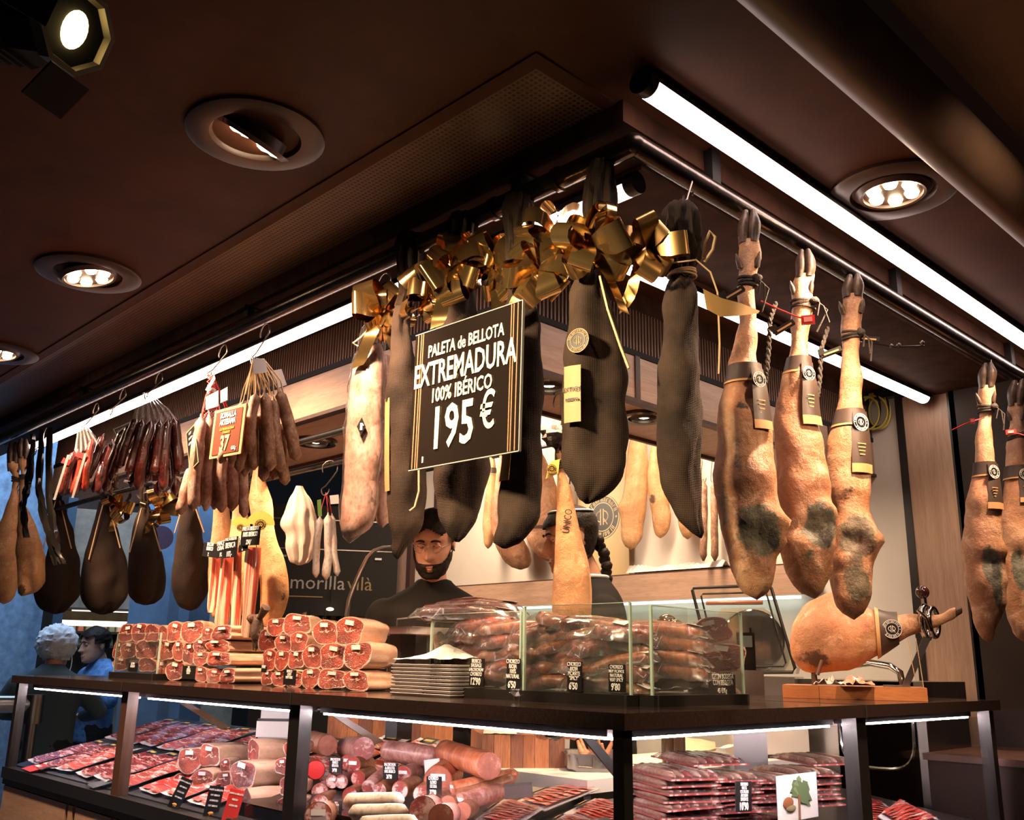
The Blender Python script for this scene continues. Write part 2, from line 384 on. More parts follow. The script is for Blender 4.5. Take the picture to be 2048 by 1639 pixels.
def cutmat(name, red, fat, amt=.5, sc=40):
    """sausage cut face: lean flecked with fat"""
    m = mat(name, red, .3, coat=.35); nt, bs = parts_of(m); v = tc(nt)
    n = tex(nt, 'Voronoi', v, Scale=sc*2.0, Randomness=1.0); n2 = tex(nt, 'Noise', v, Scale=sc, Detail=6.0, Roughness=.7)
    c = ramp(nt, n2.outputs[0], [(.35, tuple(k*.6 for k in red)), (.6, red)])
    c = mixc(nt, ramp(nt, n2.outputs[0], [(.64-amt*.2, (0, 0, 0)), (.72-amt*.2, (1, 1, 1))]), c, fat)
    nt.links.new(c, bs.inputs['Base Color']); bump(nt, bs, n2.outputs[0], .2, .002); return m
M['cutsal'] = cutmat('salami_cut', (.46, .075, .065), (.72, .42, .38), .6, 34)
M['cutlomo'] = cutmat('loin_cut', (.55, .19, .13), (.70, .40, .32), .4, 18)
M['cutwhite'] = cutmat('marbled_cut', (.50, .13, .11), (.78, .58, .54), .9, 30)

def lean(name, red, fat, coat=.45):
    """ham cut face: R of the attribute = fat, G = darker lean"""
    m = mat(name, red, .22, coat=coat, sss=.03); nt, bs = parts_of(m); v = tc(nt); col, ch = attr(nt)
    n = tex(nt, 'Noise', v, Scale=16.0, Detail=7.0, Roughness=.65, Distortion=.6)
    c = ramp(nt, n.outputs[0], [(.3, tuple(k*.55 for k in red)), (.52, red), (.75, tuple(min(1, k*1.35+.03) for k in red))])
    c = mixc(nt, ch[1], c, tuple(k*.42 for k in red))
    a = nt.nodes.new('ShaderNodeMath'); a.operation = 'MULTIPLY_ADD'; a.inputs[1].default_value = .5; a.inputs[2].default_value = -.25
    nt.links.new(n.outputs[0], a.inputs[0]); b2 = nt.nodes.new('ShaderNodeMath'); nt.links.new(a.outputs[0], b2.inputs[0]); nt.links.new(ch[0], b2.inputs[1])
    c = mixc(nt, ramp(nt, b2.outputs[0], [(.38, (0, 0, 0)), (.62, (1, 1, 1))]), c, fat)
    n5 = tex(nt, 'Noise', tc(nt), Scale=9.0, Detail=3.0, Distortion=2.5)
    nt.links.new(c, bs.inputs['Base Color']); bump(nt, bs, n5.outputs[0], .55, .02); return m
M['lean'] = lean('ham_lean', (.49, .075, .038), (.82, .54, .40))
M['leandark'] = lean('dark_ham_lean', (.33, .042, .028), (.74, .46, .34))
M['rind'] = mat('ham_rind', (.66, .40, .27), .3, coat=1.0, var=.16, vscale=6, bmp=.2, bscale=22)
M['fat'] = mat('ham_fat', (.72, .44, .29), .35, coat=.7, var=.25, vscale=14, bmp=.25, bscale=40)

def streak(name, red, fat, sc=(40, 6, 6), coat=.6):
    m = mat(name, red, .25, coat=coat); nt, bs = parts_of(m)
    n = tex(nt, 'Noise', tc(nt, sc), Scale=1.6, Detail=5.0, Roughness=.6, Distortion=.8)
    c = ramp(nt, n.outputs[0], [(.36, tuple(k*.7 for k in red)), (.52, red), (.58, fat), (.66, fat), (.74, red)])
    nt.links.new(c, bs.inputs['Base Color']); bump(nt, bs, n.outputs[0], .2, .002); return m
M['slice'] = streak('sliced_ham', (.58, .105, .075), (.85, .58, .5), (6, 42, 6))
M['slicered'] = streak('red_sliced_ham', (.62, .07, .05), (.85, .5, .42), (5, 30, 5))
M['slicedim'] = streak('dim_sliced_ham', (.30, .05, .045), (.62, .38, .34), (6, 40, 6))  # darker slice colour stands for the dim light in the far left case
M['bacon'] = streak('bacon_flank', (.48, .075, .045), (.86, .60, .42), (24, 4, .6), .3)
M['packside'] = streak('sausage_slab', (.40, .075, .065), (.68, .42, .38), (26, 14, 5), .9)

# ------------------------------------------------------------------ lettering (mesh text)
TXT = {}
def text_mesh(s, size, m, bold=0.0, align='CENTER', sx=1.0, shear=0, th=.0006, space=1.0):
    key = (s, size, m.name, bold, align, sx, shear, th, space)
    if key in TXT: return TXT[key]
    cu = bpy.data.curves.new('lettering', 'FONT'); cu.body = s; cu.size = size; cu.align_x = align; cu.align_y = 'CENTER'
    cu.offset = bold; cu.extrude = th; cu.resolution_u = 2; cu.shear = shear; cu.space_character = space
    o = bpy.data.objects.new('lettering', cu); COL.objects.link(o)
    dg = bpy.context.evaluated_depsgraph_get(); me = bpy.data.meshes.new_from_object(o.evaluated_get(dg))
    bpy.data.objects.remove(o); bpy.data.curves.remove(cu)
    if sx != 1: me.transform(Matrix.Diagonal((sx, 1, 1, 1)))
    me.transform(Matrix.Rotation(pi/2, 4, 'X'))          # stand it up: reads from local -Y
    me.materials.clear(); me.materials.append(m); me.name = 'lettering'
    TXT[key] = me; return me
def letter(parent, s, size, m, x, z, y=-.003, **kw):
    o = link('lettering', text_mesh(s, size, m, **kw), parent); o.location = (x, y, z); return o

# ------------------------------------------------------------------ the setting
ZC = 2.45
struct('ceiling', MB().bbox((-3.6, -3.2, ZC), (2.9, .62, ZC+.06)).bbox((-3.6, .62, ZC), (.30, 5.2, ZC+.06)), M['ceil'])
struct('ceiling_inner', MB().bbox((.25, .55, 2.86), (2.9, 5.2, 2.92)), M['darkwood'])
struct('floor', MB().bbox((-3.6, -3.2, -.06), (4.5, 11, 0)), M['asphalt'])
# ceiling bay, upper right, a little lower; paler colour stands for light on it
struct('ceiling_bay', MB().bbox((-.6, -3.0, 2.425), (2.9, -.555, ZC)), M['ceil2'])

# perforated vent panel let into the ceiling over the left counter
def perforated():
    m = M['grille']; nt, b = parts_of(m); pitch = .0125
    sc = nt.nodes.new('ShaderNodeSeparateXYZ'); t = nt.nodes.new('ShaderNodeTexCoord'); nt.links.new(t.outputs['Object'], sc.inputs[0])
    def mth(op, a, b_=None):
        n = nt.nodes.new('ShaderNodeMath'); n.operation = op
        for i, q in enumerate((a, b_)):
            if q is None: continue
            if isinstance(q, (int, float)): n.inputs[i].default_value = q
            else: nt.links.new(q, n.inputs[i])
        return n.outputs[0]
    u = mth('DIVIDE', sc.outputs[0], pitch); v_ = mth('DIVIDE', sc.outputs[1], pitch)
    fu = mth('SUBTRACT', mth('FRACT', u), .5); fv = mth('SUBTRACT', mth('FRACT', v_), .5)
    d = mth('SQRT', mth('ADD', mth('MULTIPLY', fu, fu), mth('MULTIPLY', fv, fv)))
    hole = mth('LESS_THAN', d, .32)
    old = b.inputs['Base Color'].links[0].from_socket
    nt.links.new(mixc(nt, hole, old, (.008, .005, .004)), b.inputs['Base Color'])
    return m
vent = thing('ceiling_vent', 'long brown perforated metal vent panel in the ceiling above the rail', 'vent', (-.237, -.004, ZC))
fr = MB(); fr.bbox((0, 0, -.004), (.035, 4.2, .002)); fr.bbox((.035, 0, -.004), (.235, .035, .002)); fr.build('frame', M['ceil'], vent)
MB().bbox((.035, .035, -.003), (.235, 4.2, .002)).build('perforated_sheet', perforated(), vent)

# weathered dark beams that carry the rails and lamps
struct('trim_1', MB().bbox((.0, .06, 2.40), (.16, 4.3, ZC)), M['beam'])
struct('trim_2', MB().bbox((.0, -.02, 2.40), (2.6, .06, ZC)), M['beam'])
struct('trim_3', MB().bbox((.16, .06, 2.385), (2.6, .34, ZC)), M['beam'])
struct('trim_4', MB().bbox((.16, .34, 2.40), (.30, 4.3, ZC)), M['blackmatte'])

# big round duct on the right
duct = MB().tube([(-1.6, -.478, 2.375), (3.2, -.478, 2.375)], .062, 28).build('ceiling_duct', mat('duct_paint', (.085, .052, .034), .45, var=.2, vscale=9), smooth=.9)
tag(duct, 'big round dark brown duct running under the ceiling at upper right', 'duct')

# ---- inner fascia (oak boards), slatted vents over it, soffit with its lamps
ZF0, ZF1 = 2.105, 2.24
XF, YF = .28, .62
struct('trim_5', MB().bbox((XF, YF, ZF0), (XF+.02, 3.9, ZF1)), M['oak'])
struct('trim_6', MB().bbox((XF+.02, YF, ZF0), (2.42, YF+.02, ZF1)), M['oakx'])
struct('trim_7', MB().bbox((XF-.006, YF-.006, ZF0-.012), (XF+.026, 3.9, ZF0)).bbox((XF+.026, YF-.006, ZF0-.012), (2.42, YF+.026, ZF0)), M['darkwood'])
for i, xx in enumerate((.83, 1.45, 2.02)):
    struct('trim_%d' % (8+i), MB().bbox((xx, YF-.006, ZF0), (xx+.022, YF, ZF1)), M['darkwood'])
struct('trim_11', MB().bbox((XF-.004, YF, ZF1), (XF+.02, 3.9, ZF1+.018)).bbox((XF+.02, YF-.004, ZF1), (2.42, YF+.02, ZF1+.018)), M['blackmatte'])
for nm, lab, n, fn, loc in (
        ('slatted_vent', 'dark vertical slatted vent above the left pale oak fascia', 215, lambda k: (0, .012+k*.0152), (XF, YF, ZF1+.018)),
        ('slatted_vent', 'dark vertical slatted vent above the right pale oak fascia', 138, lambda k: (.03+k*.0152, 0), (XF, YF, ZF1+.018))):
    v = thing(nm, lab, 'vent', loc); mb = MB(); left = 'left' in lab
    for k in range(n):
        x_, y_ = fn(k); mb.box((x_, y_, .065), (.006, .006, .13))
    o = mb.build('slat', M['oakz'] if False else mat('slat_brown'+('l' if left else 'r'), (.17, .085, .05), .5), v, smooth=0); o['kind'] = 'stuff'
    bk = MB(); bk.bbox((.012, .0, -.002), (.02, 3.28, .14)) if left else bk.bbox((.0, .012, -.002), (2.14, .02, .14)); bk.build('backing', M['void'], v)
struct('trim_17', MB().bbox((XF, YF, ZF1+.148), (XF+.02, 3.9, ZC+.05)).bbox((XF+.02, YF, ZF1+.148), (2.42, YF+.02, ZC+.05)), M['beam'])
struct('ceiling_soffit', MB().bbox((XF+.02, YF+.02, ZF0+.003), (.70, 3.9, ZF0+.05)).bbox((.70, YF+.02, ZF0+.003), (2.42, .93, ZF0+.05)), M['oak'])
struct('trim_12', MB().bbox((.70, .93, ZF0-.01), (.715, 3.9, ZF1)).bbox((.715, .93, ZF0-.01), (2.42, .945, ZF1)), M['darkwood'])

# ---- back wall
struct('wall_back', MB().bbox((2.40, .50, 0), (2.46, 3.86, 2.86)), mat('back_wall_white', (.74, .66, .56), .5, var=.06, vscale=4))
struct('wall_right', MB().bbox((2.36, -2.6, 0), (2.46, .282, 2.86)), mat('right_wall_brown', (.020, .009, .006), .5, spec=.3, var=.3, vscale=4))
struct('trim_13', MB().bbox((2.375, .290, 0), (2.40, .470, 2.40)), M['oakz'])
struct('trim_14', MB().bbox((2.37, .470, 0), (2.40, .500, 2.60)).bbox((2.36, .262, 0), (2.40, .290, 2.60)), M['black'])
struct('trim_15', MB().bbox((2.37, 3.66, .9), (2.40, 3.84, 2.5)), M['oakz'])
struct('trim_16', MB().bbox((2.36, 3.62, .9), (2.40, 3.66, 2.5)).bbox((2.36, 3.84, .9), (2.40, 3.90, 2.5)).bbox((2.37, 3.40, 1.6), (2.40, 3.425, 2.5)), M['darkwood'])
# oak shelf front along the wall, a thin dark line over it
sh = thing('wall_shelf', 'long pale oak shelf board along the back wall behind the servers', 'shelf', (2.28, .92, 1.63))
MB().bbox((0, 0, -.005), (.02, 2.36, .118)).build('front_board', M['oak'], sh)
MB().bbox((.0, 0, .118), (.12, 2.36, .124)).build('shelf_top', M['darkwood'], sh)
sl = MB().bbox((.06, .05, -.015), (.09, 2.3, -.005)).build('shelf_light', emis('shelf_led', (.82, .95, .88), 5.0), sh)
lb = thing('logo_panel', 'pale yellow panel with round black crest hung on the back wall', 'sign', (2.385, 2.07, 1.98))
MB().bbox((-.006, -.17, -.22), (0, .17, .42)).build('panel', mat('panel_yellow', (.72, .52, .25), .4), lb)
def ring_pts(r0, r1, n=40):
    mb = MB(); mb.loft([[Vector((cos(2*pi*j/n)*r, y, sin(2*pi*j/n)*r)) for j in range(n)] for r, y in ((r0, 0), (r0, -.001), (r1, -.001), (r1, 0))], loop=True); return mb
def crest(parent, r, y, dark, light, loc=(0, 0, 0), rz=0, ry=0):
    """round seal: dark disc, pale rings, ring lettering and an interlaced D and R"""
    d = MB().lathe([(r, -.0006), (r, .0006)], 40, axis='y').build('crest_disc', dark, parent)
    d.location = loc; d.rotation_euler = (0, ry, rz)
    mb = MB(); mb.mi = []
    for r0, r1 in ((r*.99, r*.93), (r*.66, r*.62)):
        n0 = mb.add([], []); q = ring_pts(r0, r1); mb.add([(a, b-.0008, c) for a, b, c in q.v], q.f)
    k = 0
    for a in range(-74, 75, 12):                    # upper arc of small letters, lower arc of small letters
        for sgn in (1, -1):
            if sgn < 0 and abs(a) > 50: continue
            t = R(90-a) if sgn > 0 else R(-90-a); c_ = Vector((cos(t)*r*.79, -.0012, sin(t)*r*.79))
            rot = Matrix.Rotation(-(t-pi/2), 3, 'Y'); k += 1
            mb.box(c_+rot @ Vector((-.022*r*1.6, 0, 0)), (.035*r, .0012, .19*r), rot)
            if k % 3: mb.box(c_+rot @ Vector((.022*r*1.6, 0, 0)), (.035*r, .0012, .19*r), rot)
            if k % 2: mb.box(c_+rot @ Vector((0, 0, .07*r)), (.10*r, .0012, .035*r), rot)
    for sx in (-1, 1): mb.ball((sx*.8*r, -.001, -.05*r), (.05*r, .0012, .05*r), 8, 6)
    mb.box((-.10*r, -.0014, 0), (.055*r, .0012, .72*r)); mb.box((.06*r, -.0014, 0), (.055*r, .0012, .72*r))
    for s_, x0 in ((1, .06*r), (-1, -.10*r)):
        mb.tube([(x0+s_*.27*r*sin(pi*i/10), -.0014, .02*r+.24*r*cos(pi*i/10)) for i in range(11)], .028*r, 4)
    mb.tube([(.06*r, -.0014, -.05*r), (.30*r, -.0014, -.36*r)], .028*r, 4)
    mb.build('crest_mark', light, d, smooth=0); return d
crest(lb, .115, 0, M['card'], mat('crest_pale', (.75, .58, .3), .5), (-.0065, .0, .085), rz=-pi/2)

# ---- ceiling lamps
def downlight(loc, label, r, ang=None, tilt=0, az=0, grow=1.0, lens=None, single=False, steel=None):
    t = thing('recessed_downlight', label, 'ceiling light', loc)
    mb = MB(); mb.lathe([(r, 0), (r*1.0, -.008), (r*.93, -.013), (r*.66, -.010), (r*.62, .0), (r*.60, .05)], 40, cap=False); mb.build('trim_ring', steel or mat('downlight_ring', (.055, .030, .020), .35, spec=.4) if 'downlight_ring' not in MATS else MATS['downlight_ring'] if not steel else steel, t)
    MB().lathe([(r*.61, .045), (r*.01, .046)], 32).build('recess', M['void'], t)
    g = bpy.data.objects.new('gimbal', MB().lathe([(r*.58, -.004), (r*.5, -.014), (r*.46, -.012), (r*.44, .02), (.002, .022)], 32).mesh('gimbal', MATS['downlight_ring'])); COL.objects.link(g); g.parent = t
    rot = Matrix.Rotation(az, 4, 'Z') @ Matrix.Rotation(tilt, 4, 'X'); g.rotation_euler = rot.to_euler(); g.location = (0, 0, -.002 if not tilt else -.008)
    lm = lens or M['lens']
    if single: MB().ball((0, 0, .004), (r*.30, r*.30, r*.14), 20, 8).build('lens', lm, g)
    else:
        for k in range(6):
            a = 2*pi*k/6+.3; MB().lathe([(.001, -.010), (r*.09, -.007), (r*.118, .002), (r*.11, .012)], 16, c=(cos(a)*r*.31, sin(a)*r*.31, -.006)).build('lens', lm, g)
    return t
zc = ZC-.001
downlight(P(1785, 380, z=ZC), 'recessed six lens downlight between the round duct and the tube light', .150)
downlight(P(512, 268, z=ZC), 'large recessed downlight with its lamp tilted away beside the vent panel', .150, tilt=R(36), az=R(20))
downlight(P(178, 545, z=ZC), 'recessed six lens downlight further left along the vent panel', .150, tilt=R(12), az=R(-120))
downlight(P(-8, 702, z=ZC), 'farthest downlight cut by the left edge of the photo', .150, tilt=R(8), az=R(-120))
for p_, lab in (((632, 882), 'chrome eyeball spot in the oak soffit behind the sausage bunches'), ((1288, 832), 'chrome eyeball spot in the oak soffit between two black net hams'),
                ((1098, 768), 'dark eyeball spot in the oak soffit just right of the big price sign')):
    q = P(*p_, z=ZF0); downlight(q, lab, .078, lens=M['lensw'], single=True, steel=mat('eyeball_chrome' + p_.__str__()[1:4], (.12, .10, .08), .2, 1))

# ---- LED tubes
def tube_light(name, label, a, b, r, m_emit, down=.55):
    a, b = Vector(a), Vector(b); t = thing(name, label, 'tube light', a); d = b-a
    MB().tube([(0, 0, 0), d], r, 20).build('housing', M['black'], t, smooth=.9)
    for e, nm in ((0, 'end_cap'), (1, 'end_cap')):
        s_ = d.normalized(); q = d*e; MB().tube([q-s_*.012, q+s_*.012], r*1.06, 20).build(nm, M['black'], t, smooth=.9)
    n = 9; s_ = d.normalized(); side = s_.cross(Vector((0, 0, 1))).normalized(); toward = (CAM-(a+b)/2); toward -= s_*toward.dot(s_); toward = (toward.normalized()*.12+Vector((0, 0, -1))*.9).normalized()
    side = s_.cross(toward).normalized()
    prof = [(side*sin(x_)+toward*cos(x_))*r*1.035 for x_ in [(-1+2*i/n)*1.30 for i in range(n+1)]]
    mb = MB(); L = d.length; seg = max(1, int(L/1.18+.5))
    for k in range(seg):
        q0, q1 = s_*(.014+(L-.028)*k/seg), s_*(.014+(L-.028)*(k+1)/seg-(.002 if k < seg-1 else 0))
        m2 = MB(); m2.loft([[p_+q for p_ in prof] for q in (q0, q1)], closed=False, cap=False); m2.build('diffuser', m_emit, t, smooth=.9)
    return t
tube_light('led_tube', 'bright pink white tube light under the dark ceiling on the right', (-.045, -.11, 2.425), (2.34, -.11, 2.425), .026, M['led'])
tube_light('led_tube', 'long pink white tube light running behind the left hanging rail', P(1268, 368, x=.10), P(62, 893, x=.10), .024, M['led'])
tube_light('led_tube', 'short pink white tube light behind the hanging whole hams', P(1236, 520, y=.36), P(1850, 796, y=.36), .024, emis('led_inner', (1, .82, .72), 11))

# ---- hanging rails
rail = thing('hanging_rail', 'dark steel pipe rail turning the corner above the counter with hams hooked on', 'rail', (.02, -.03, 2.35))
MB().tube([(0, 0, 0), (0, 4.1, 0)], .024, 18).build('pipe', M['pipe'], rail, smooth=.9)
MB().tube([(0, 0, 0), (2.33, 0, 0)], .024, 18).build('pipe', M['pipe'], rail, smooth=.9)
MB().ball((0, 0, 0), .0245, 16, 10).build('corner_joint', M['pipe'], rail, smooth=.9)
for y_ in (.20, .40): MB().tube([(0, y_, 0), (0, y_+.014, 0)], .028, 18).build('pipe_collar', M['pipe'], rail, smooth=.9)
for y_ in (.33, 1.55, 2.9): MB().bbox((-.012, y_-.016, .02), (.012, y_+.016, .10)).bbox((-.03, y_-.03, .045), (.03, y_+.03, .052)).build('bracket', M['blackmatte'], rail)
for x_ in (.28, 1.2, 2.1): MB().bbox((x_-.016, -.012, .02), (x_+.016, .012, .10)).build('bracket', M['blackmatte'], rail)
bar = MB().tube([(.32, 1.1, 2.04), (.32, 4.1, 2.04)], .012, 12).build('inner_bar', M['black'], smooth=.9)
tag(bar, 'thin black inner bar carrying the dark bagged hams on the left', 'rail')

# ---- stage spotlight, top left
sp = thing('stage_spotlight', 'black theatre spotlight with octagonal front glowing yellow in the top corner', 'spotlight', P(137, 58, z=2.20))
dv = Vector((.50, -1.0, -.42)).normalized(); sp.rotation_euler = dv.to_track_quat('-Y', 'Z').to_euler()
n8 = [(cos(pi/8+k*pi/4), sin(pi/8+k*pi/4)) for k in range(8)]
def oct_(y, r): return [Vector((a*r, y, b*r)) for a, b in n8]
MB().loft([oct_(-.01, .056), oct_(.05, .060), oct_(.20, .056), oct_(.24, .03)]).build('body', M['blackmatte'], sp, smooth=.2)
MB().loft([oct_(-.012, .052), oct_(-.022, .056), oct_(-.022, .064), oct_(.0, .064), oct_(.0, .058)], loop=True).build('front_frame', mat('spot_frame', (.16, .13, .09), .4, .6), sp, smooth=.2)
MB().ball((0, -.012, 0), (.020, .012, .029), 18, 10).build('lamp', M['lensspot'], sp)
MB().box((.0, -.03, -.095), (.07, .004, .06), Matrix.Rotation(.5, 3, 'X')).build('barn_door', M['blackmatte'], sp)
MB().box((-.09, -.03, .0), (.06, .004, .07), Matrix.Rotation(-.5, 3, 'Z')).build('barn_door', M['blackmatte'], sp)
for k in range(5): MB().loft([oct_(.07+k*.025, .066), oct_(.078+k*.025, .066)]).build('cooling_fin', M['blackmatte'], sp, smooth=.2)
MB().tube([(-.075, .1, 0), (-.075, .1, .12), (0, .1, .17), (.075, .1, .12), (.075, .1, 0)], .006, 8).build('yoke', M['blackmatte'], sp)
MB().tube([(0, .1, .17), (0, .1, .30)], .008, 8).build('hanger', M['blackmatte'], sp)
zb2 = P(660, 934, x=.38).z
t = thing('hanging_bar', 'short black bar under the soffit for the smooth hams and small sausages', 'rail', (.39, 1.30, zb2+.012)); MB().tube([(0, 0, 0), (0, .85, 0)], .009, 10).build('bar', M['black'], t, smooth=1)
for y_ in (.04, .81): MB().tube([(0, y_, 0), (0, y_, ZF0-zb2-.014)], .006, 8).build('hanger', M['black'], t, smooth=1)

# ------------------------------------------------------------------ counters and display cases
ZT = 1.25
def deckz(d, s=.12): return .905+s*d                       # sloped display deck, d = depth behind the front glass
def PD(px, py, h=0, side='l', s=.12):
    """point on the sloped deck (raised by h) seen at a photograph pixel"""
    d = ray(px, py); n = Vector((-s, 0, 1)) if side == 'l' else Vector((0, -s, 1))
    t = (.905+h-CAM.dot(n))/d.dot(n); return CAM+d*t
def case(label, side, a, b, first=False, last=False):
    S_ = .25 if side == 'l' and a > 1 else .12
    t = thing('display_case', label, 'display case', (0, a, 0) if side == 'l' else (a, 0, 0)); L = b-a
    def bb(mb, u0, u1, d0, d1, z0, z1):               # u along the front, d depth behind it
        return mb.bbox((d0, u0, z0), (d1, u1, z1)) if side == 'l' else mb.bbox((u0, d0, z0), (u1, d1, z1))
    bb(MB(), .006, L-.006, .004, .010, .905, 1.205).build('front_glass', M['glass'], t, smooth=0)
    bb(MB(), 0, L, -.012, .05, .868, .908).build('base_rail', M['black'], t)
    bb(MB(), 0, L, -.004, .05, .845, .868).build('base_lip', M['darkwood'], t)
    k0 = bb(MB(), .0, L, .012, .06, .04, .845).build('kick_panel', M['black'], t)
    cuts = [0, L*.30, L*.36, L] if side == 'l' and a > 2 else [0, L]
    for i in range(len(cuts)-1): bb(MB(), cuts[i]+.012, cuts[i+1]-.012, .0, .014, .12, .840).build('oak_panel', M['oak'] if side == 'l' else M['oakx'], t)
    mb = MB(); d0, d1 = .03, .66; e0, e1 = (d0+.002, d1+.002) if a == 0 else (.01, .01)
    if side == 'l': mb.add([(d0, e0, deckz(d0, S_)), (d1, e1, deckz(d1, S_)), (d1, L-.01, deckz(d1, S_)), (d0, L-.01, deckz(d0, S_)), (d0, e0, .86), (d1, e1, .86), (d1, L-.01, .86), (d0, L-.01, .86)], [(0, 1, 2, 3), (7, 6, 5, 4), (0, 4, 5, 1), (1, 5, 6, 2), (2, 6, 7, 3), (3, 7, 4, 0)])
    else: mb.add([(e0, d0, deckz(d0, S_)), (e1, d1, deckz(d1, S_)), (L-.01, d1, deckz(d1, S_)), (L-.01, d0, deckz(d0, S_)), (e0, d0, .86), (e1, d1, .86), (L-.01, d1, .86), (L-.01, d0, .86)], [(3, 2, 1, 0), (4, 5, 6, 7), (1, 5, 4, 0), (2, 6, 5, 1), (3, 7, 6, 2), (0, 4, 7, 3)])
    mb.build('deck', mat('deck_dark', (.018, .014, .014), .3) if 'deck_dark' not in MATS else MATS['deck_dark'], t, smooth=0)
    if last: bb(MB(), L-.035, L-.004, -.004, .030, .905, 1.222).build('post', M['black'], t)
    if first: bb(MB(), -.004, .020, -.004, .020, .905, 1.222).build('post', M['black'], t)
    elif a > 0: bb(MB(), -.026, .022, -.006, .030, .905, 1.222).build('post', M['darkwood'] if side == 'l' and a > 2 else M['black'], t)  # far left post: wood colour stands for a brown reflection on it
    for u in ((.0,) if not last else (.0, L-.03)): bb(MB(), u-.012, u+.03, -.010, .0, 1.196, 1.206).bb if False else None
    bb(MB(), .078 if a == 0 else .02, L-.03, .05, .075, 1.203, 1.216).build('lamp_profile', M['black'], t)
    bb(MB(), .08 if a == 0 and side == 'r' else .036, L-.04, .054, .063, 1.198, 1.203).build('led_strip', M['ledhot'], t, smooth=0)
    bb(MB(), .51 if a == 0 and side == 'r' else .09 if a == 0 else .01, L-.01, .09, .50, 1.205, 1.221).build('top_frame', M['blackmatte'], t)
    # slanted flat brackets that hold the top over the deck
    s_ = MB(); w_ = .035
    def sl(u, m_):
        q = MB(); pts = [(.30, 1.205), (.335, 1.205), (.62, deckz(.62, S_)), (.585, deckz(.585, S_))]
        q.plate([((d, u, z) if side == 'l' else (u, d, z)) for d, z in pts], .005); q.build('top_bracket', m_, t, smooth=0)
    if side == 'l': sl(L*.38, M['black'] if a < .5 else M['steel']); 
    return t
case('left display case nearest the corner with the salami and white sausages', 'l', 0, 1.045, first=True)
case('middle left display case with the cut ham halves and black and red cards', 'l', 1.045, 2.06)
case('far left display case with only dark sliced packs, beside the street wall', 'l', 2.06, 3.11, last=True)
case('right display case by the corner with the stacked flat sausage packs', 'r', 0, .865)
case('last right display case with open view to the dark wall and few sliced packs', 'r', .865, 1.69, last=True)
ct = MB()
pl = [(-.018, -.018), (1.71, -.018), (1.71, .50), (.50, .50), (.50, 3.13), (-.018, 3.13)]
n_ = len(pl); ct.add([(x, y, 1.222) for x, y in pl]+[(x, y, ZT) for x, y in pl], [tuple(reversed(range(n_))), tuple(range(n_, 2*n_))]+[(i, (i+1) % n_, (i+1) % n_+n_, i+n_) for i in range(n_)])
cto = ct.build('counter_top', M['stone'], smooth=0); tag(cto, 'glossy dark stone counter top running round the corner over the display cases', 'counter top')
for y_ in (1.045, 2.06): MB().bbox((-.020, y_-.0015, 1.221), (.50, y_+.0015, ZT+.0006)).build('joint', M['void'], cto, smooth=0)
MB().bbox((.865-.0015, -.020, 1.221), (.868, .50, ZT+.0006)).build('joint', M['void'], cto, smooth=0)

# ---- white work table behind the cases with the blocks, trays and scraps on it
ZW = 1.03
wt = thing('work_table', 'white topped work table behind the display cases', 'table', (.70, .70, 0))
mb = MB(); mb.bbox((0, 0, ZW-.035), (.42, 1.75, ZW)); mb.bbox((.42, 0, ZW-.035), (1.3, .42, ZW)); mb.build('table_top', M['white'], wt)
mb = MB()
for x_, y_ in ((.03, .04), (.38, .04), (.03, 1.7), (.38, 1.7), (1.25, .04), (1.25, .38)): MB().bbox((x_, y_, 0), (x_+.03, y_+.03, ZW-.035)).build('leg', M['steel'], wt)
def chop_block(name, label, px0, px1, py, depth, h, n):
    a = P(px0, py, z=ZW); b = P(px1, py, z=ZW); d = b-a; d.z = 0; L = d.length; rz = atan2(d.y, d.x)
    t = thing(name, label, 'chopping block', (a.x, a.y, ZW), rz); r = random.Random(px0); cuts = sorted([0, L]+[L*(k+1+r.uniform(-.25, .25))/n for k in range(n-1)])
    for i in range(n):
        m_ = MB(); m_.bbox((cuts[i]+.0006, 0, 0), (cuts[i+1]-.0006, depth, h-r.uniform(0, .001))); o = m_.build('wood_stave', BUT[i % len(BUT)], t)
    return t
BUT = [M['butcher'], wood('butcher_block_b', (.25, .08, .03), (.42, .17, .07), (16, 16, 1.6), .5, darkline=.6), wood('butcher_block_c', (.11, .035, .02), (.22, .085, .04), (16, 16, 1.6), .5, darkline=.8)]
b1 = chop_block('chopping_block', 'large dark chopping block of upright staves behind the salami, left one', 655, 905, 1500, .30, .125, 8)
b2 = chop_block('chopping_block', 'chopping block of reddish staves in front of the metal tray', 962, 1130, 1536, .26, .095, 6)

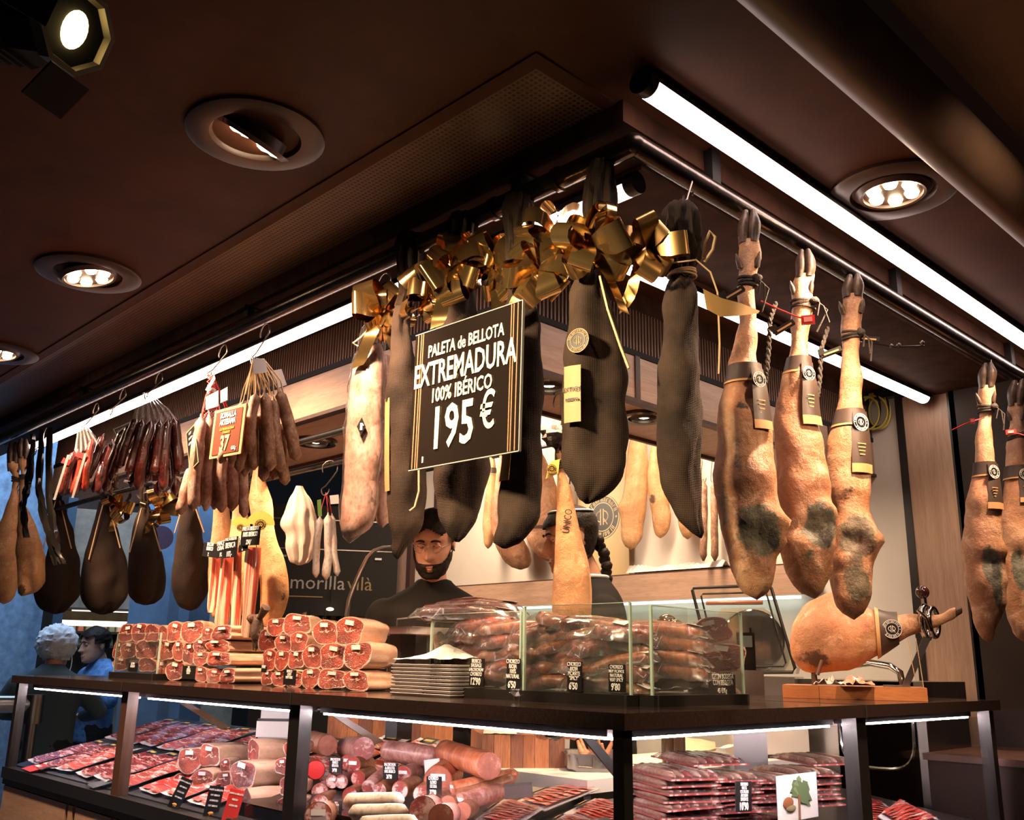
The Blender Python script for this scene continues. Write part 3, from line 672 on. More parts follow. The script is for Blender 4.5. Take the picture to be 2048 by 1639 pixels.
# ------------------------------------------------------------------ hanging meat: profiles and shared pieces
class Prof:
    """silhouette rows (pixel row, left edge, right edge) turned into real half widths in the upright frame at p"""
    def __init__(s, rows, p, rz):
        s.p, s.rz = p, rz; s.k = []
        for py, xl, xr in rows:
            a = loc2(p, PV(xl, py, p), rz); b = loc2(p, PV(xr, py, p), rz)
            s.k.append(((a.z+b.z)/2, (a.x+b.x)/2, abs(b.x-a.x)/2))
        s.k.sort(key=lambda q: -q[0]); s.top = s.k[0][0]; s.bot = s.k[-1][0]
    def at(s, z):
        k = s.k
        if z >= k[0][0]: return k[0][1], k[0][2]
        if z <= k[-1][0]: return k[-1][1], k[-1][2]
        for i in range(len(k)-1):
            if k[i][0] >= z >= k[i+1][0]:
                t = (k[i][0]-z)/(k[i][0]-k[i+1][0]); r = []
                for c in (1, 2):
                    p1, p2 = k[i][c], k[i+1][c]; h = k[i][0]-k[i+1][0]
                    m1 = (p2-k[i-1][c])/(k[i-1][0]-k[i+1][0])*h if i else p2-p1
                    m2 = (k[i+2][c]-p1)/(k[i][0]-k[i+2][0])*h if i+2 < len(k) else p2-p1
                    r.append((2*t**3-3*t*t+1)*p1+(t**3-2*t*t+t)*m1+(3*t*t-2*t**3)*p2+(t**3-t*t)*m2)
                return r[0], max(.002, r[1])
    def surf(s, xf, z, dep, off=0.0):
        cx, hw = s.at(z); return Vector((cx+xf*(hw+off), -sqrt(max(0, 1-xf*xf))*(hw*dep+off), z))
def body_mb(pr, dep, n=44, seg=28, seed=1, amp=.004, freq=14, fn=None, colf=None, z0=None, z1=None, power=1.0):
    mb = MB(); z0 = pr.top if z0 is None else z0; z1 = pr.bot if z1 is None else z1
    for i in range(n+1):
        t = i/n; t = t if power == 1 else 1-(1-t)**power
        z = z0+(z1-z0)*t; cx, hw = pr.at(z); ring = []
        if i == n: hw *= .25
        for j in range(seg):
            a = 2*pi*j/seg; d = Vector((cos(a), sin(a), 0)); v = Vector((cx+d.x*hw, d.y*hw*dep, z))
            k = nz(v, freq, seed)*amp + nz(v, freq*2.7, seed+5)*amp*.4
            if i == n or i == 0: k *= .3
            if fn: k += fn(v, a, t, hw)
            v += d*k; ring.append(v)
        n0 = len(mb.v); mb.v += [tuple(v) for v in ring]
        if colf:
            for j in range(seg): mb.c[n0+j] = colf(ring[j], 2*pi*j/seg, t)
        if i:
            for j in range(seg):
                mb.f.append((n0-seg+j, n0+j, n0+(j+1) % seg, n0-seg+(j+1) % seg)); mb.mi.append(0)
    mb.f.append(tuple(range(seg))); mb.mi.append(0)
    mb.f.append(tuple(reversed(range(n*seg, (n+1)*seg)))); mb.mi.append(0)
    return mb
def patch(pr, dep, x0, x1, z0, z1, off, nu=6, nv=8, th=.0012):
    """thin sheet lying on the front of a hanging body"""
    mb = MB(); g = []
    for o_ in (off+th, off):
        for j in range(nv+1):
            for i in range(nu+1): g.append(pr.surf(x0+(x1-x0)*i/nu, z0+(z1-z0)*j/nv, dep, o_))
    N = (nu+1)*(nv+1); w_ = nu+1; fs = []
    for j in range(nv):
        for i in range(nu):
            q = (j*w_+i, j*w_+i+1, (j+1)*w_+i+1, (j+1)*w_+i); fs += [q, tuple(k+N for k in reversed(q))]
    edge = [i for i in range(w_)]+[j*w_+nu for j in range(1, nv+1)]+[nv*w_+i for i in range(nu-1, -1, -1)]+[j*w_ for j in range(nv-1, 0, -1)]
    for a, b in zip(edge, edge[1:]+edge[:1]): fs.append((b, a, a+N, b+N))
    mb.add(g, fs); return mb
def coil(pr, dep, z, n, r, off=.002, seed=0, pitch=None):
    mb = MB(); rr = random.Random(seed)
    for k in range(n):
        zz = z-(pitch or r*1.8)*k; tl = rr.uniform(-.006, .006); cx, hw = pr.at(zz)
        mb.tube([(cx+cos(2*pi*j/20)*(hw+off), sin(2*pi*j/20)*(hw*dep+off), zz+tl*cos(2*pi*j/20)) for j in range(20)], r, 6, loop=True)
    return mb
def ring_band(pr, dep, z0, z1, off, n=4, seg=28):
    mb = MB(); rings = []
    for o_, zs in ((off, [z0+(z1-z0)*i/n for i in range(n+1)]), (off-.0012, [z1+(z0-z1)*i/n for i in range(n+1)])):
        for z in zs:
            cx, hw = pr.at(z); rings.append([Vector((cx+cos(2*pi*j/seg)*(hw+o_), sin(2*pi*j/seg)*(hw*dep+o_), z)) for j in range(seg)])
    mb.loft(rings, loop=True); return mb
def hook(name, label, top, bot, r=.0022, dx=.0, group=None, rz=0):
    """steel S hook from the rail (top) to the load (bot)"""
    t = Vector(top); b = Vector(bot); u = Vector((cos(rz), sin(rz), 0)); pts = []
    R1 = .030
    for k in range(9): a = -.3+pi*1.25*k/8; pts.append(t+Vector((0, 0, R1*.9*sin(a)-.002))+u*(-R1*cos(a))*.9)
    pts = pts[::-1]; h = (t.z-b.z); last = pts[-1]
    pts += [last.lerp(b+u*.012, .35), last.lerp(b+u*.016, .7)]
    for k in range(9): a = pi*k/8; pts.append(b+Vector((0, 0, .012-.022*sin(a)))+u*(.014*cos(a)))
    mb = MB(); c = Vector((t+b)/2); mb.tube([q-c for q in pts], r, 8)
    o = mb.build(name, M['iron'], smooth=1.2, loc=c); return tag(o, label, 'hook', group)
def hoof_parts(t, pr, zt, zb, dep=.9, m=None, dewz=None, dewc=None):
    """two toes of a trotter"""
    for sgn in (-1, 1):
        mb = MB(); rings = []
        for i in range(9):
            u = i/8; z = zt+(zb-zt)*u; cx, hw = pr.at(z); w_ = hw*(.52+.12*sin(pi*min(1, u*1.1)))*(.70+.30*min(1, u*3)); c = cx+sgn*hw*.52*(1-.15*u)
            rings.append([Vector((c+cos(2*pi*j/14)*w_, sin(2*pi*j/14)*hw*dep*(.75+.35*min(1, u*2.5))-.004*(1-u), z)) for j in range(14)])
        mb.loft(rings).build('hoof', m or M['hoof'], t, smooth=1)
    if dewz is not None:
        for sgn in (-1, 1):
            cx, hw = pr.at(dewz); mb = MB()
            mb.tube([(cx+sgn*hw*.75, -hw*dep*.5, dewz-.012), (cx+sgn*hw*.95, -hw*dep*.75, dewz+.004), (cx+sgn*hw*1.12, -hw*dep*.75, dewz+.022)], [hw*.3, hw*.26, hw*.05], 8).build('dewclaw', m or M['hoof'], t, smooth=1)
def ham(name, label, rows, hoof_row, p, dep=.85, m=None, seed=1, hip=None, mold=None, band=None, strap=None, rope=None, group=None, dew=None, hoofm=None, amp=.0075, lean_=None, seg=30, n=54, dark=None, crest_=True):
    rz = face_rot(p); pr = Prof(rows, p, rz); t = thing(name, label, 'ham', p, rz, group)
    zy = lambda py: loc2(p, PV(rows[0][1], py, p), rz).z
    xz = lambda px, py: loc2(p, PV(px, py, p), rz)
    feats = []
    for f in (hip or []):      # (px, py, radius px, depth m) hollows and lumps on the front
        c = xz(f[0], f[1]); e = xz(f[0]+f[2], f[1]); feats.append((c.x, c.z, abs(e.x-c.x), f[3]))
    def fn(v, a, tt, hw):
        if v.y > .004: return 0
        k = 0
        for x, z, r, d in feats:
            q = ((v.x-x)/r)**2+((v.z-z)/r)**2
            if q < 6: k += d*exp(-q)
        return k
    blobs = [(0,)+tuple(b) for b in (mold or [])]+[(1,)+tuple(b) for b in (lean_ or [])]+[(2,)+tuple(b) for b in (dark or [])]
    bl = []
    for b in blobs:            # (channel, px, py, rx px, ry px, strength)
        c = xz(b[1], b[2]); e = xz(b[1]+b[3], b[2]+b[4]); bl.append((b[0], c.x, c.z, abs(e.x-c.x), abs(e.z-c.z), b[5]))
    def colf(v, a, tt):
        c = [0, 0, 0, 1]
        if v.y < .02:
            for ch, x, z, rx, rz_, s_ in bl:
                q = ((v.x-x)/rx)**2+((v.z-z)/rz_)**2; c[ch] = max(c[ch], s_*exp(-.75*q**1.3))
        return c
    zh = zy(hoof_row) if hoof_row else pr.top
    body_mb(pr, dep, n, seg, seed, amp, 15, fn, colf, z0=zh+.004).build('cured_body', m or M['ham'], t, smooth=1.4, col=(0, 0, 0, 1))
    if hoof_row: hoof_parts(t, pr, pr.top, zh-.004, m=hoofm, dewz=zy(dew) if dew else None)
    if rope:
        coil(pr, dep, zy(rope), 3, .0042, seed=seed).build('rope', M['rope'], t, smooth=1)
        rr = random.Random(seed); k = MB()
        cx, hw = pr.at(zy(rope)); z = zy(rope)
        k.ball((cx+hw, -hw*.6, z-.004), (.013, .012, .011), 8, 6, lambda d: 1+.3*nz(d, 3, seed))
        for q in range(3):
            k.tube([(cx+hw, -hw*.6, z), (cx+hw*1.5+.008*q, -hw*.8, z-.012-.01*q), (cx+hw*1.3+rr.uniform(-.01, .025), -hw*.9, z-.045-.02*q)], .0022, 5)
        k.build('rope_knot', M['rope'], t, smooth=1)
    if band:
        z0, z1 = zy(band[0]), zy(band[1]); ring_band(pr, dep, z0, z1, .0035).build('paper_collar', mat('collar_brown', (.055, .035, .026), .45, var=.2) if 'collar_brown' not in MATS else MATS['collar_brown'], t, smooth=1)
        ring_band(pr, dep, z1, z1-.005, .004).build('collar_edge', M['kraft'], t, smooth=1)
    if strap:                  # (x0, x1 fraction, row0, row1): strap tag hanging from the collar over the front, kraft end
        x0, x1, r0, r1 = strap; z0, z1 = zy(r0), zy(r1); zm = z0+(z1-z0)*.86
        st = patch(pr, dep, x0, x1, z0, zm, .006, 5, 8).build('strap_tag', MATS['collar_brown'], t, smooth=1)
        patch(pr, dep, x0, x1, zm, z1, .006, 5, 3).build('kraft_end', M['kraft'], st, smooth=1)
        if crest_:
            zc_ = z0+(z1-z0)*.2; a = pr.surf((x0+x1)/2, zc_, dep, .0085); b0 = pr.surf(x0, zc_, dep, .0085); b1 = pr.surf(x1, zc_, dep, .0085)
            e = crest(st, (b1-b0).length*.46, 0, M['card'], M['chalk'], a, rz=atan2(b1.y-b0.y, b1.x-b0.x))
            z2 = z0+(z1-z0)*.55; q = pr.surf((x0+x1)/2, z2, dep, .0085); m2 = MB()
            for kk in range(4): m2.box((q.x, q.y, q.z-.009*kk), ((b1-b0).length*(.5-.06*kk), .0008, .0028), Matrix.Rotation(atan2(b1.y-b0.y, b1.x-b0.x), 3, 'Z'))
            m2.build('tag_print', M['kraft'], st, smooth=0)
    return t, pr, zy, xz

# ---- five whole hams on the right rail
yr = -.055
HG = None
rowsA = [(424,1484,1514),(450,1478,1519),(490,1476,1518),(515,1474,1521),(545,1478,1514),(591,1478,1511),(640,1476,1514),(694,1468,1515),(728,1459,1519),(762,1452,1526),(796,1442,1534),(830,1437,1539),(882,1435,1546),(933,1431,1551),(984,1432,1553),(1018,1434,1564),(1052,1438,1573),(1087,1446,1566),(1113,1456,1552),(1147,1466,1549),(1181,1485,1540),(1194,1500,1528),(1200,1510,1518)]
ham('whole_ham', 'whole cured ham nearest the corner with grey mouldy hip and brown collar', rowsA, 488, P(1497, 470, y=yr), seed=3, hoofm=M['hoof'], dew=530, rope=560, band=(732, 766), strap=(.35, .93, 745, 868),
    hip=[(1525, 1080, 26, -.022), (1572, 1045, 14, .012), (1548, 1032, 12, .010), (1566, 1090, 12, .012), (1500, 1045, 14, .008), (1512, 1130, 10, .008), (1500, 960, 40, .010), (1470, 820, 22, .006), (1488, 1110, 22, .008), (1505, 805, 18, -.010)],
    mold=[(1520, 1065, 46, 52, 1.0), (1478, 930, 13, 80, .55), (1452, 1010, 16, 60, .5), (1497, 1120, 30, 36, .45)], lean_=[(1500, 770, 34, 40, .7), (1530, 1000, 30, 40, .6)], dark=[(1487, 822, 16, 9, .8), (1548, 1080, 16, 20, .7)])
rowsB = [(502,1597,1622),(520,1593,1628),(545,1592,1630),(574,1585,1624),(608,1584,1628),(633,1585,1624),(653,1584,1620),(694,1580,1618),(718,1575,1620),(745,1568,1623),(779,1560,1632),(813,1553,1635),(848,1549,1640),(882,1550,1647),(933,1551,1655),(984,1553,1662),(1036,1560,1672),(1070,1560,1674),(1096,1560,1664),(1130,1565,1664),(1164,1584,1657),(1186,1606,1645),(1197,1624,1634)]
ham('whole_ham', 'brightly lit orange whole ham with a red plastic seal, second on the right rail', rowsB, 556, P(1610, 545, y=yr), seed=8, dew=582, rope=606, band=(716, 745), strap=(.25, .95, 730, 858),
    hip=[(1632, 1062, 24, -.020), (1672, 1025, 14, .012), (1655, 1016, 12, .010), (1662, 1090, 12, .010), (1600, 1040, 14, .008), (1600, 900, 40, .008), (1585, 1090, 24, .010), (1640, 960, 22, .006)],
    mold=[(1640, 1056, 36, 44, 1.0), (1625, 1125, 34, 40, .5)], lean_=[(1600, 940, 50, 90, .45), (1640, 985, 40, 40, .7)], dark=[(1652, 1075, 18, 20, .7)])
rowsC = [(552,1692,1722),(574,1686,1726),(596,1684,1726),(615,1682,1727),(656,1685,1720),(677,1687,1721),(701,1686,1720),(745,1683,1724),(779,1677,1724),(813,1674,1726),(848,1666,1731),(882,1656,1736),(916,1652,1739),(967,1652,1741),(1018,1658,1743),(1053,1662,1750),(1087,1664,1760),(1113,1662,1754),(1130,1662,1746),(1164,1664,1743),(1199,1668,1738),(1226,1682,1728),(1239,1700,1716)]
ham('whole_ham', 'darker whole ham with long black tag, third on the right rail above the clamped ham', rowsC, 596, P(1706, 590, y=yr), seed=13, hoofm=M['hoof'], dew=622, rope=668, band=(822, 852), strap=(.20, .98, 828, 952), m=M['hambrown'],
    hip=[(1716, 1085, 22, -.020), (1755, 1078, 14, .014), (1738, 1062, 12, .010), (1700, 1060, 12, .008), (1686, 1120, 14, .010), (1690, 900, 36, .008), (1690, 1160, 30, .006), (1700, 1010, 22, -.008)],
    mold=[(1715, 1075, 40, 40, 1.0), (1716, 1165, 30, 50, .8)], dark=[(1730, 1095, 20, 22, .8), (1700, 990, 18, 26, .5)])
rowsD = [(727,1966,1986),(745,1958,1992),(772,1957,1990),(793,1955,1990),(815,1957,1988),(848,1955,1984),(882,1951,1985),(916,1948,1989),(950,1946,1994),(984,1937,1999),(1018,1931,2003),(1053,1927,2004),(1087,1925,2007),(1113,1925,2012),(1147,1929,2014),(1181,1933,2014),(1216,1941,2008),(1250,1949,1997),(1276,1963,1988),(1286,1973,1983)]
ham('whole_ham', 'whole ham on a small hook with red wire seal, fourth on the right rail', rowsD, 776, P(1975, 760, y=yr), seed=21, dew=800, rope=815, band=(926, 952), strap=(.25, 1.0, 930, 1022),
    hip=[(1985, 1120, 22, -.014), (2006, 1100, 14, .010), (1965, 1010, 26, .008)], mold=[(1985, 1135, 24, 36, 1.0), (1995, 1180, 14, 40, .9)], lean_=[(1965, 975, 26, 30, .8), (1965, 1075, 24, 40, .7)], dark=[(1992, 1140, 12, 22, .9)])
rowsE = [(762,2022,2052),(782,2016,2050),(815,2016,2048),(850,2018,2046),(882,2014,2050),(930,2010,2058),(984,2006,2068),(1040,2000,2080),(1087,2000,2088),(1150,2004,2086),(1210,2010,2080),(1260,2025,2070),(1283,2040,2056)]
ham('whole_ham', 'whole ham cut by the right edge of the photo, last on the right rail', rowsE, 812, P(2034, 800, y=yr), seed=25, dew=835, rope=870, band=(934, 958), strap=(.1, .85, 940, 1010), mold=[(2040, 1140, 20, 40, 1.0)], hip=[(2040, 1120, 22, -.02)])
for (tx, ty, bx, by), lab in (((1384, 362, 1368, 408), 'thin steel hook over the right rail holding the black net ham'), ((1978, 722, 1976, 742), 'small steel hook through the trotter of the fourth ham'), ((2040, 752, 2038, 772), 'small steel hook at the trotter by the right edge of the photo')):
    hook('meat_hook', lab, P(tx, ty+6, y=-.03), P(bx, by, y=-.06), rz=.6)
def seal(px, py, w_, h_, y, label, tail, att=None):
    q = P(px, py, y=y); t = thing('wire_seal', label, 'seal', q, face_rot(q))
    MB().box((0, 0, 0), (w_, .006, h_)).build('seal_block', M['redtag'], t); MB().box((0, -.004, 0), (w_*.6, .002, h_*.55)).build('seal_print', mat('seal_pink', (.75, .30, .28), .5) if 'seal_pink' not in MATS else MATS['seal_pink'], t)
    pts = ([loc2(q, att, face_rot(q))] if att else [])+[Vector((0, 0, 0))]+[loc2(q, PV(a, b, q), face_rot(q)) for a, b in tail]; MB().tube(pts, .0018, 6).build('wire', M['redtag'], t)
seal(1616, 640, .030, .021, -.11, 'square red plastic seal wired to the second ham', [(1590, 632), (1556, 618), (1522, 602)])
seal(1945, 842, .013, .016, -.075, 'tiny red plastic seal wired to the fourth ham', [(1930, 848), (1904, 860)], P(1968, 836, y=-.056))
seal(2022, 864, .03, .016, -.085, 'red plastic seal on the ham at the right edge of the photo', [(2040, 868), (2052, 872)])
# dark cords and clips that dangle between the hams
for pts, lab in (([(1552, 605), (1540, 640), (1538, 690), (1534, 742), (1530, 770)], 'dark twisted cord dangling between the first and second hams'), ([(1656, 655), (1642, 700), (1640, 760), (1634, 800)], 'dark twisted cord dangling between the second and third hams')):
    q = [P(a, b, y=-.02) for a, b in pts]; c = q[0]; mb = MB()
    for s_ in (0, pi): mb.tube([v-c+Vector((cos(i*1.6+s_), sin(i*1.6+s_), 0))*.003 for i, v in enumerate([q[0].lerp(q[-1], 0)]+[q[int(k/8)].lerp(q[min(int(k/8)+1, len(q)-1)], (k % 8)/8) for k in range(1, 8*(len(q)-1))])], .0036, 6)
    tag(mb.build('cord', M['rope'], smooth=1, loc=c), lab, 'cord')
for (px, py, rr, lab, y_) in ((1467, 588, .5, 'black plastic clip sticking out beside the first ham trotter', -.07), (1568, 655, .5, 'black plastic clip sticking out beside the second ham shank', -.07), (1662, 705, .3, 'black plastic clip on the left of the third ham shank', -.08), (1738, 678, -.2, 'black plastic clip on the right of the third ham shank', -.08)):
    q = P(px, py, y=y_); t = thing('rail_clip', lab, 'clip', q, face_rot(q)); rot = Matrix.Rotation(-rr, 3, 'Y')
    MB().box((0, 0, 0), (.05, .012, .012), rot).build('clip_arm', M['blackmatte'], t); MB().box(rot @ Vector((-.02, 0, .008)), (.014, .014, .016), rot).build('clip_head', M['blackmatte'], t); MB().box(rot @ Vector((0, -.0065, -.002)), (.036, .001, .004), rot).build('clip_rim', M['kraft'], t)
q = P(1790, 694, y=-.04); t = thing('hook_bar', 'thin black bar with knobs sticking out right of the third ham', 'bar', q, face_rot(q))
MB().tube([loc2(q, P(1714, 676, y=-.057), face_rot(q)), (-.085, -.02, .02), (0, 0, .0), (.075, 0, -.006)], .003, 6).build('bar', M['black'], t)
for x_ in (-.01, .01, .07): MB().ball((x_, -.002, .004), .006, 8, 6).build('knob', M['iron'], t)

# ------------------------------------------------------------------ bows
def bow(t, c, size, seed, n=9, tails=2, m=None, spread=1.0, wid=.62):
    rr = random.Random(seed); size *= 1.22; m = m or M['gold']; c = Vector(c)
    b = link('bow', MB().ball((0, 0, 0), size*.13, 10, 6).mesh('bow', m), t); b.location = c
    for k in range(n):
        a = 2*pi*k/n+rr.uniform(-.3, .3); el = rr.uniform(-.2, .75)
        d = Vector((cos(a)*cos(el)*spread, -sin(el)-.12, sin(a)*cos(el))).normalized(); L = size*rr.uniform(.75, 1.15); W = size*wid*rr.uniform(.8, 1.2)
        s_ = d.cross(Vector((rr.uniform(-1, 1), rr.uniform(-1, 1), rr.uniform(-1, 1)))).normalized(); wd = d.cross(s_); op = size*rr.uniform(.16, .30)
        mb = MB(); N = 14
        for i in range(N+1):
            u = 2*pi*i/N; q = d*L*(1-cos(u))/2*1.0 + s_*op*sin(u)*(1-.2*cos(u)); ww = W*(.30+.70*min(1, (1-cos(u))/1.1))
            mb.v += [tuple(q-wd*ww/2), tuple(q+wd*ww/2)]
            if i: n0 = 2*i; mb.f.append((n0-2, n0-1, n0+1, n0)); mb.mi.append(0)
        link('ribbon_loop', mb.mesh('ribbon_loop', m, 1.5), b)
    for k in range(tails):
        dx = rr.uniform(-.6, .6); L = size*rr.uniform(1.3, 2.0); mb = MB()
        for i in range(9):
            u = i/8; q = Vector((dx*L*u, -size*.35*sin(pi*min(1, u*1.2)), -L*u*.9)); tw = rr.uniform(-.2, .2)+dx*2*u; wv = Vector((cos(tw), sin(tw), .2))*size*.21
            mb.v += [tuple(q-wv), tuple(q+wv)]
            if i: n0 = 2*i; mb.f.append((n0-2, n0-1, n0+1, n0)); mb.mi.append(0)
        link('ribbon_tail', mb.mesh('ribbon_tail', m, 1.5), b)
    return b
def strand(t, pts, r=.0016, m=None, name='string'):
    mb = MB(); mb.tube(pts, r, 5); return mb.build(name, m or M['string'], t, smooth=1)

# ------------------------------------------------------------------ hams in dark net bags
def bag(name, label, neck, rows, p, dep=.75, m=None, seed=1, group=None, amp=.009, sharp=None, n=52):
    rz = face_rot(p); t = thing(name, label, 'ham', p, rz, group); xz = lambda px, py: loc2(p, PV(px, py, p), rz); m = m or M['mesh']
    pr = Prof(rows, p, rz)
    def fold(v, a, tt, hw):     # the net pulled tight over the meat: a long flat plane and a ridge
        return -.17*hw*max(0, cos(a*2+seed+1.5*tt))**2 + .10*hw*max(0, cos(a+pi/2+.5*sin(seed)))**8*sin(pi*tt) + .004*sin(tt*26+3*a+seed)*max(0, sin(a*1.5+seed)) + .004*max(0, .25-tt)*4*cos(7*a+seed) - .10*hw*max(0, cos(a+pi/2-.6))**6
    body_mb(pr, dep, n, 30, seed, amp, 10, fold).build('net_bag', m, t, smooth=1.2)
    if neck:
        pn = Prof(neck, p, rz)
        body_mb(pn, .7, 22, 36, seed, .001, 20, lambda v, a, tt, hw: hw*(.16*cos(9*a+3*sin(tt*4))+.08*cos(17*a))).build('gathered_neck', m, t, smooth=1.2)
    return t, pr, xz
p4_ = P(1200, 340, x=.0)
t, pr, xz = bag('net_bagged_ham', 'black net bagged ham with round crest label and kraft strip at the corner', [(322,1184,1222),(345,1180,1226),(367,1174,1229),(419,1167,1231),(453,1174,1222),(487,1180,1224),(520,1180,1216),(560,1176,1206)],
    [(545,1165,1205),(574,1152,1206),(608,1142,1220),(642,1136,1232),(677,1130,1242),(728,1125,1249),(813,1124,1251),(882,1125,1251),(933,1130,1249),(967,1145,1236),(994,1157,1206),(1008,1168,1182)], P(1195, 480, x=.0), seed=2)
dz = .75
c = xz(1158, 700); s0 = pr.surf(-.52, c.z, dz, .004); s1 = pr.surf(-.30, c.z, dz, .004)
crest(t, abs(xz(1183, 700).x-xz(1133, 700).x)*.5, 0, M['card'], M['kraft'], s0.lerp(s1, .3)+Vector((0, -.014, 0)), rz=-.52)
z0 = xz(1158, 748).z; z1 = xz(1158, 858).z
st = patch(pr, dz, -.70, -.30, z0, z1, .017, 5, 8).build('kraft_label', M['kraft'], t, smooth=1)
q = pr.surf(-.5, xz(1158, 795).z, dz, .020); o = letter(st, 'EXTREM', .0115, M['card'], q.x, q.z, q.y-.001, sx=.95); o.rotation_euler = (0, 0, -.5)
q = pr.surf(-.5, xz(1158, 815).z, dz, .020); o = letter(st, 'RESERVA', .008, M['card'], q.x, q.z, q.y-.001, bold=.0002, sx=.9); o.rotation_euler = (0, 0, -.5)
bow(t, xz(1178, 512)+Vector((0, -.05, 0)), .068, 5, 8, 0)
mb = MB()                     # the broad gold ribbon end over the bag's right shoulder
for i in range(9):
    u = i/8; a = xz(1190+48*u, 548+95*u)+Vector((0, -.062-.02*sin(pi*u), 0)); b = xz(1208+50*u, 530+120*u)+Vector((0, -.05-.006*u, 0)); mb.v += [tuple(a), tuple(b)]
    if i: mb.f.append((2*i-2, 2*i-1, 2*i+1, 2*i)); mb.mi.append(0)
mb.build('ribbon_tail', M['gold'], t, smooth=1.5)
strand(t, [xz(1196, 560)+Vector((0, -.06, 0)), xz(1215, 640)+Vector((0, -.06, 0)), xz(1240, 710)+Vector((0, -.05, 0)), xz(1256, 752)+Vector((0, -.05, 0))], .0032)
t, pr, xz = bag('net_bagged_ham', 'long black net bagged ham on a hook, right of the corner', [(405,1340,1380),(425,1330,1395),(455,1328,1398),(490,1332,1400),(520,1334,1396),(545,1342,1386)],
    [(535,1345,1385),(560,1336,1391),(608,1322,1399),(677,1317,1404),(745,1314,1409),(813,1312,1410),(882,1312,1412),(950,1316,1412),(984,1325,1411),(1018,1343,1409),(1045,1358,1407),(1066,1384,1406),(1076,1398,1404)], P(1358, 520, y=-.06), seed=6, dep=.8)
strand(t, [xz(1300, 560)+Vector((0, -.05, 0)), xz(1345, 548)+Vector((0, -.055, 0)), xz(1392, 540)+Vector((0, -.05, 0)), xz(1420, 560)+Vector((0, -.04, 0)), xz(1434, 600)+Vector((0, -.04, 0)), xz(1438, 700)+Vector((0, -.04, 0)), xz(1436, 760)+Vector((0, -.04, 0))], .0018)
strand(t, [xz(1408, 540)+Vector((0, -.04, 0)), xz(1424, 520)+Vector((0, -.05, 0)), xz(1429, 495)+Vector((0, -.05, 0)), xz(1419, 484)+Vector((0, -.05, 0)), xz(1410, 505)+Vector((0, -.045, 0)), xz(1406, 532)+Vector((0, -.04, 0))], .0032)
coil(pr, .8, xz(1360, 545).z, 3, .0025, .003).build('tie', M['string'], t, smooth=1)
bow(t, xz(1300, 520)+Vector((0, -.045, 0)), .062, 11, 9, 1, m=M['golddull'])
mb = MB(); pts = [((1405, 596), (1412, 640)), ((1440, 622), (1438, 662)), ((1478, 640), (1470, 668)), ((1512, 662), (1508, 670))]
for i, (a, b) in enumerate(pts):
    mb.v += [tuple(xz(*a)+Vector((0, -.05-.02*i, 0))), tuple(xz(*b)+Vector((0, -.06-.02*i, 0)))]
    if i: mb.f.append((2*i-2, 2*i-1, 2*i+1, 2*i)); mb.mi.append(0)
mb.build('ribbon_tail', M['golddull'], t, smooth=1.5)
t, pr, xz = bag('net_bagged_ham', 'black net bagged ham hanging just right of the big price sign', [(392,1014,1062),(419,1009,1065),(487,1013,1063),(530,1016,1056),(590,1020,1056)],
    [(575,1018,1056),(620,1014,1075),(680,1010,1083),(760,1008,1086),(840,1008,1087),(916,1009,1087),(967,1003,1089),(1001,1000,1086),(1036,997,1078),(1070,993,1053),(1087,993,1034),(1097,1003,1018)], P(1040, 480, x=.0), seed=9)
patch(pr, dz, -.98, -.60, xz(1012, 905).z, xz(1012, 965).z, .005, 4, 4).build('kraft_label', M['kraft'], t, smooth=1)
bow(t, xz(1075, 560)+Vector((0, -.055, 0)), .066, 21, 10, 1); bow(t, xz(1110, 500)+Vector((0, -.03, 0)), .07, 22, 8, 0)
t, pr, xz = bag('net_bagged_ham', 'black net bagged ham hanging behind the big price sign', [(428,905,950),(452,899,954),(487,899,954),(530,905,950),(590,910,946)],
    [(580,905,945),(640,885,955),(720,874,966),(820,868,973),(926,867,976),(967,867,973),(1001,872,968),(1036,879,956),(1070,897,930),(1084,908,920)], P(925, 490, x=.0), seed=14, dep=.7)
bow(t, xz(905, 560)+Vector((0, -.06, 0)), .070, 31, 10, 1); bow(t, xz(985, 560)+Vector((0, -.065, 0)), .070, 33, 10, 1)
t, pr, xz = bag('net_bagged_ham', 'black net bagged ham with a narrow side label left of the big price sign', [(468,800,842),(495,794,846),(538,796,844),(580,800,838),(620,790,826)],
    [(610,795,825),(640,788,818),(666,783,822),(694,780,832),(745,776,846),(813,774,854),(882,773,857),(950,773,857),(984,774,855),(1018,776,850),(1053,780,843),(1087,784,818),(1108,786,802),(1118,791,797)], P(810, 540, x=.0), seed=19)
patch(pr, dz, -.995, -.80, xz(780, 800).z, xz(780, 985).z, .004, 4, 8).build('kraft_label', M['kraft'], t, smooth=1)
strand(t, [xz(836, 940)+Vector((0, -.05, 0)), xz(836, 990)+Vector((0, -.055, 0)), xz(828, 1020)+Vector((0, -.05, 0)), xz(818, 1028)+Vector((0, -.05, 0))], .0026)
bow(t, xz(852, 610)+Vector((0, -.05, 0)), .066, 41, 9, 1)

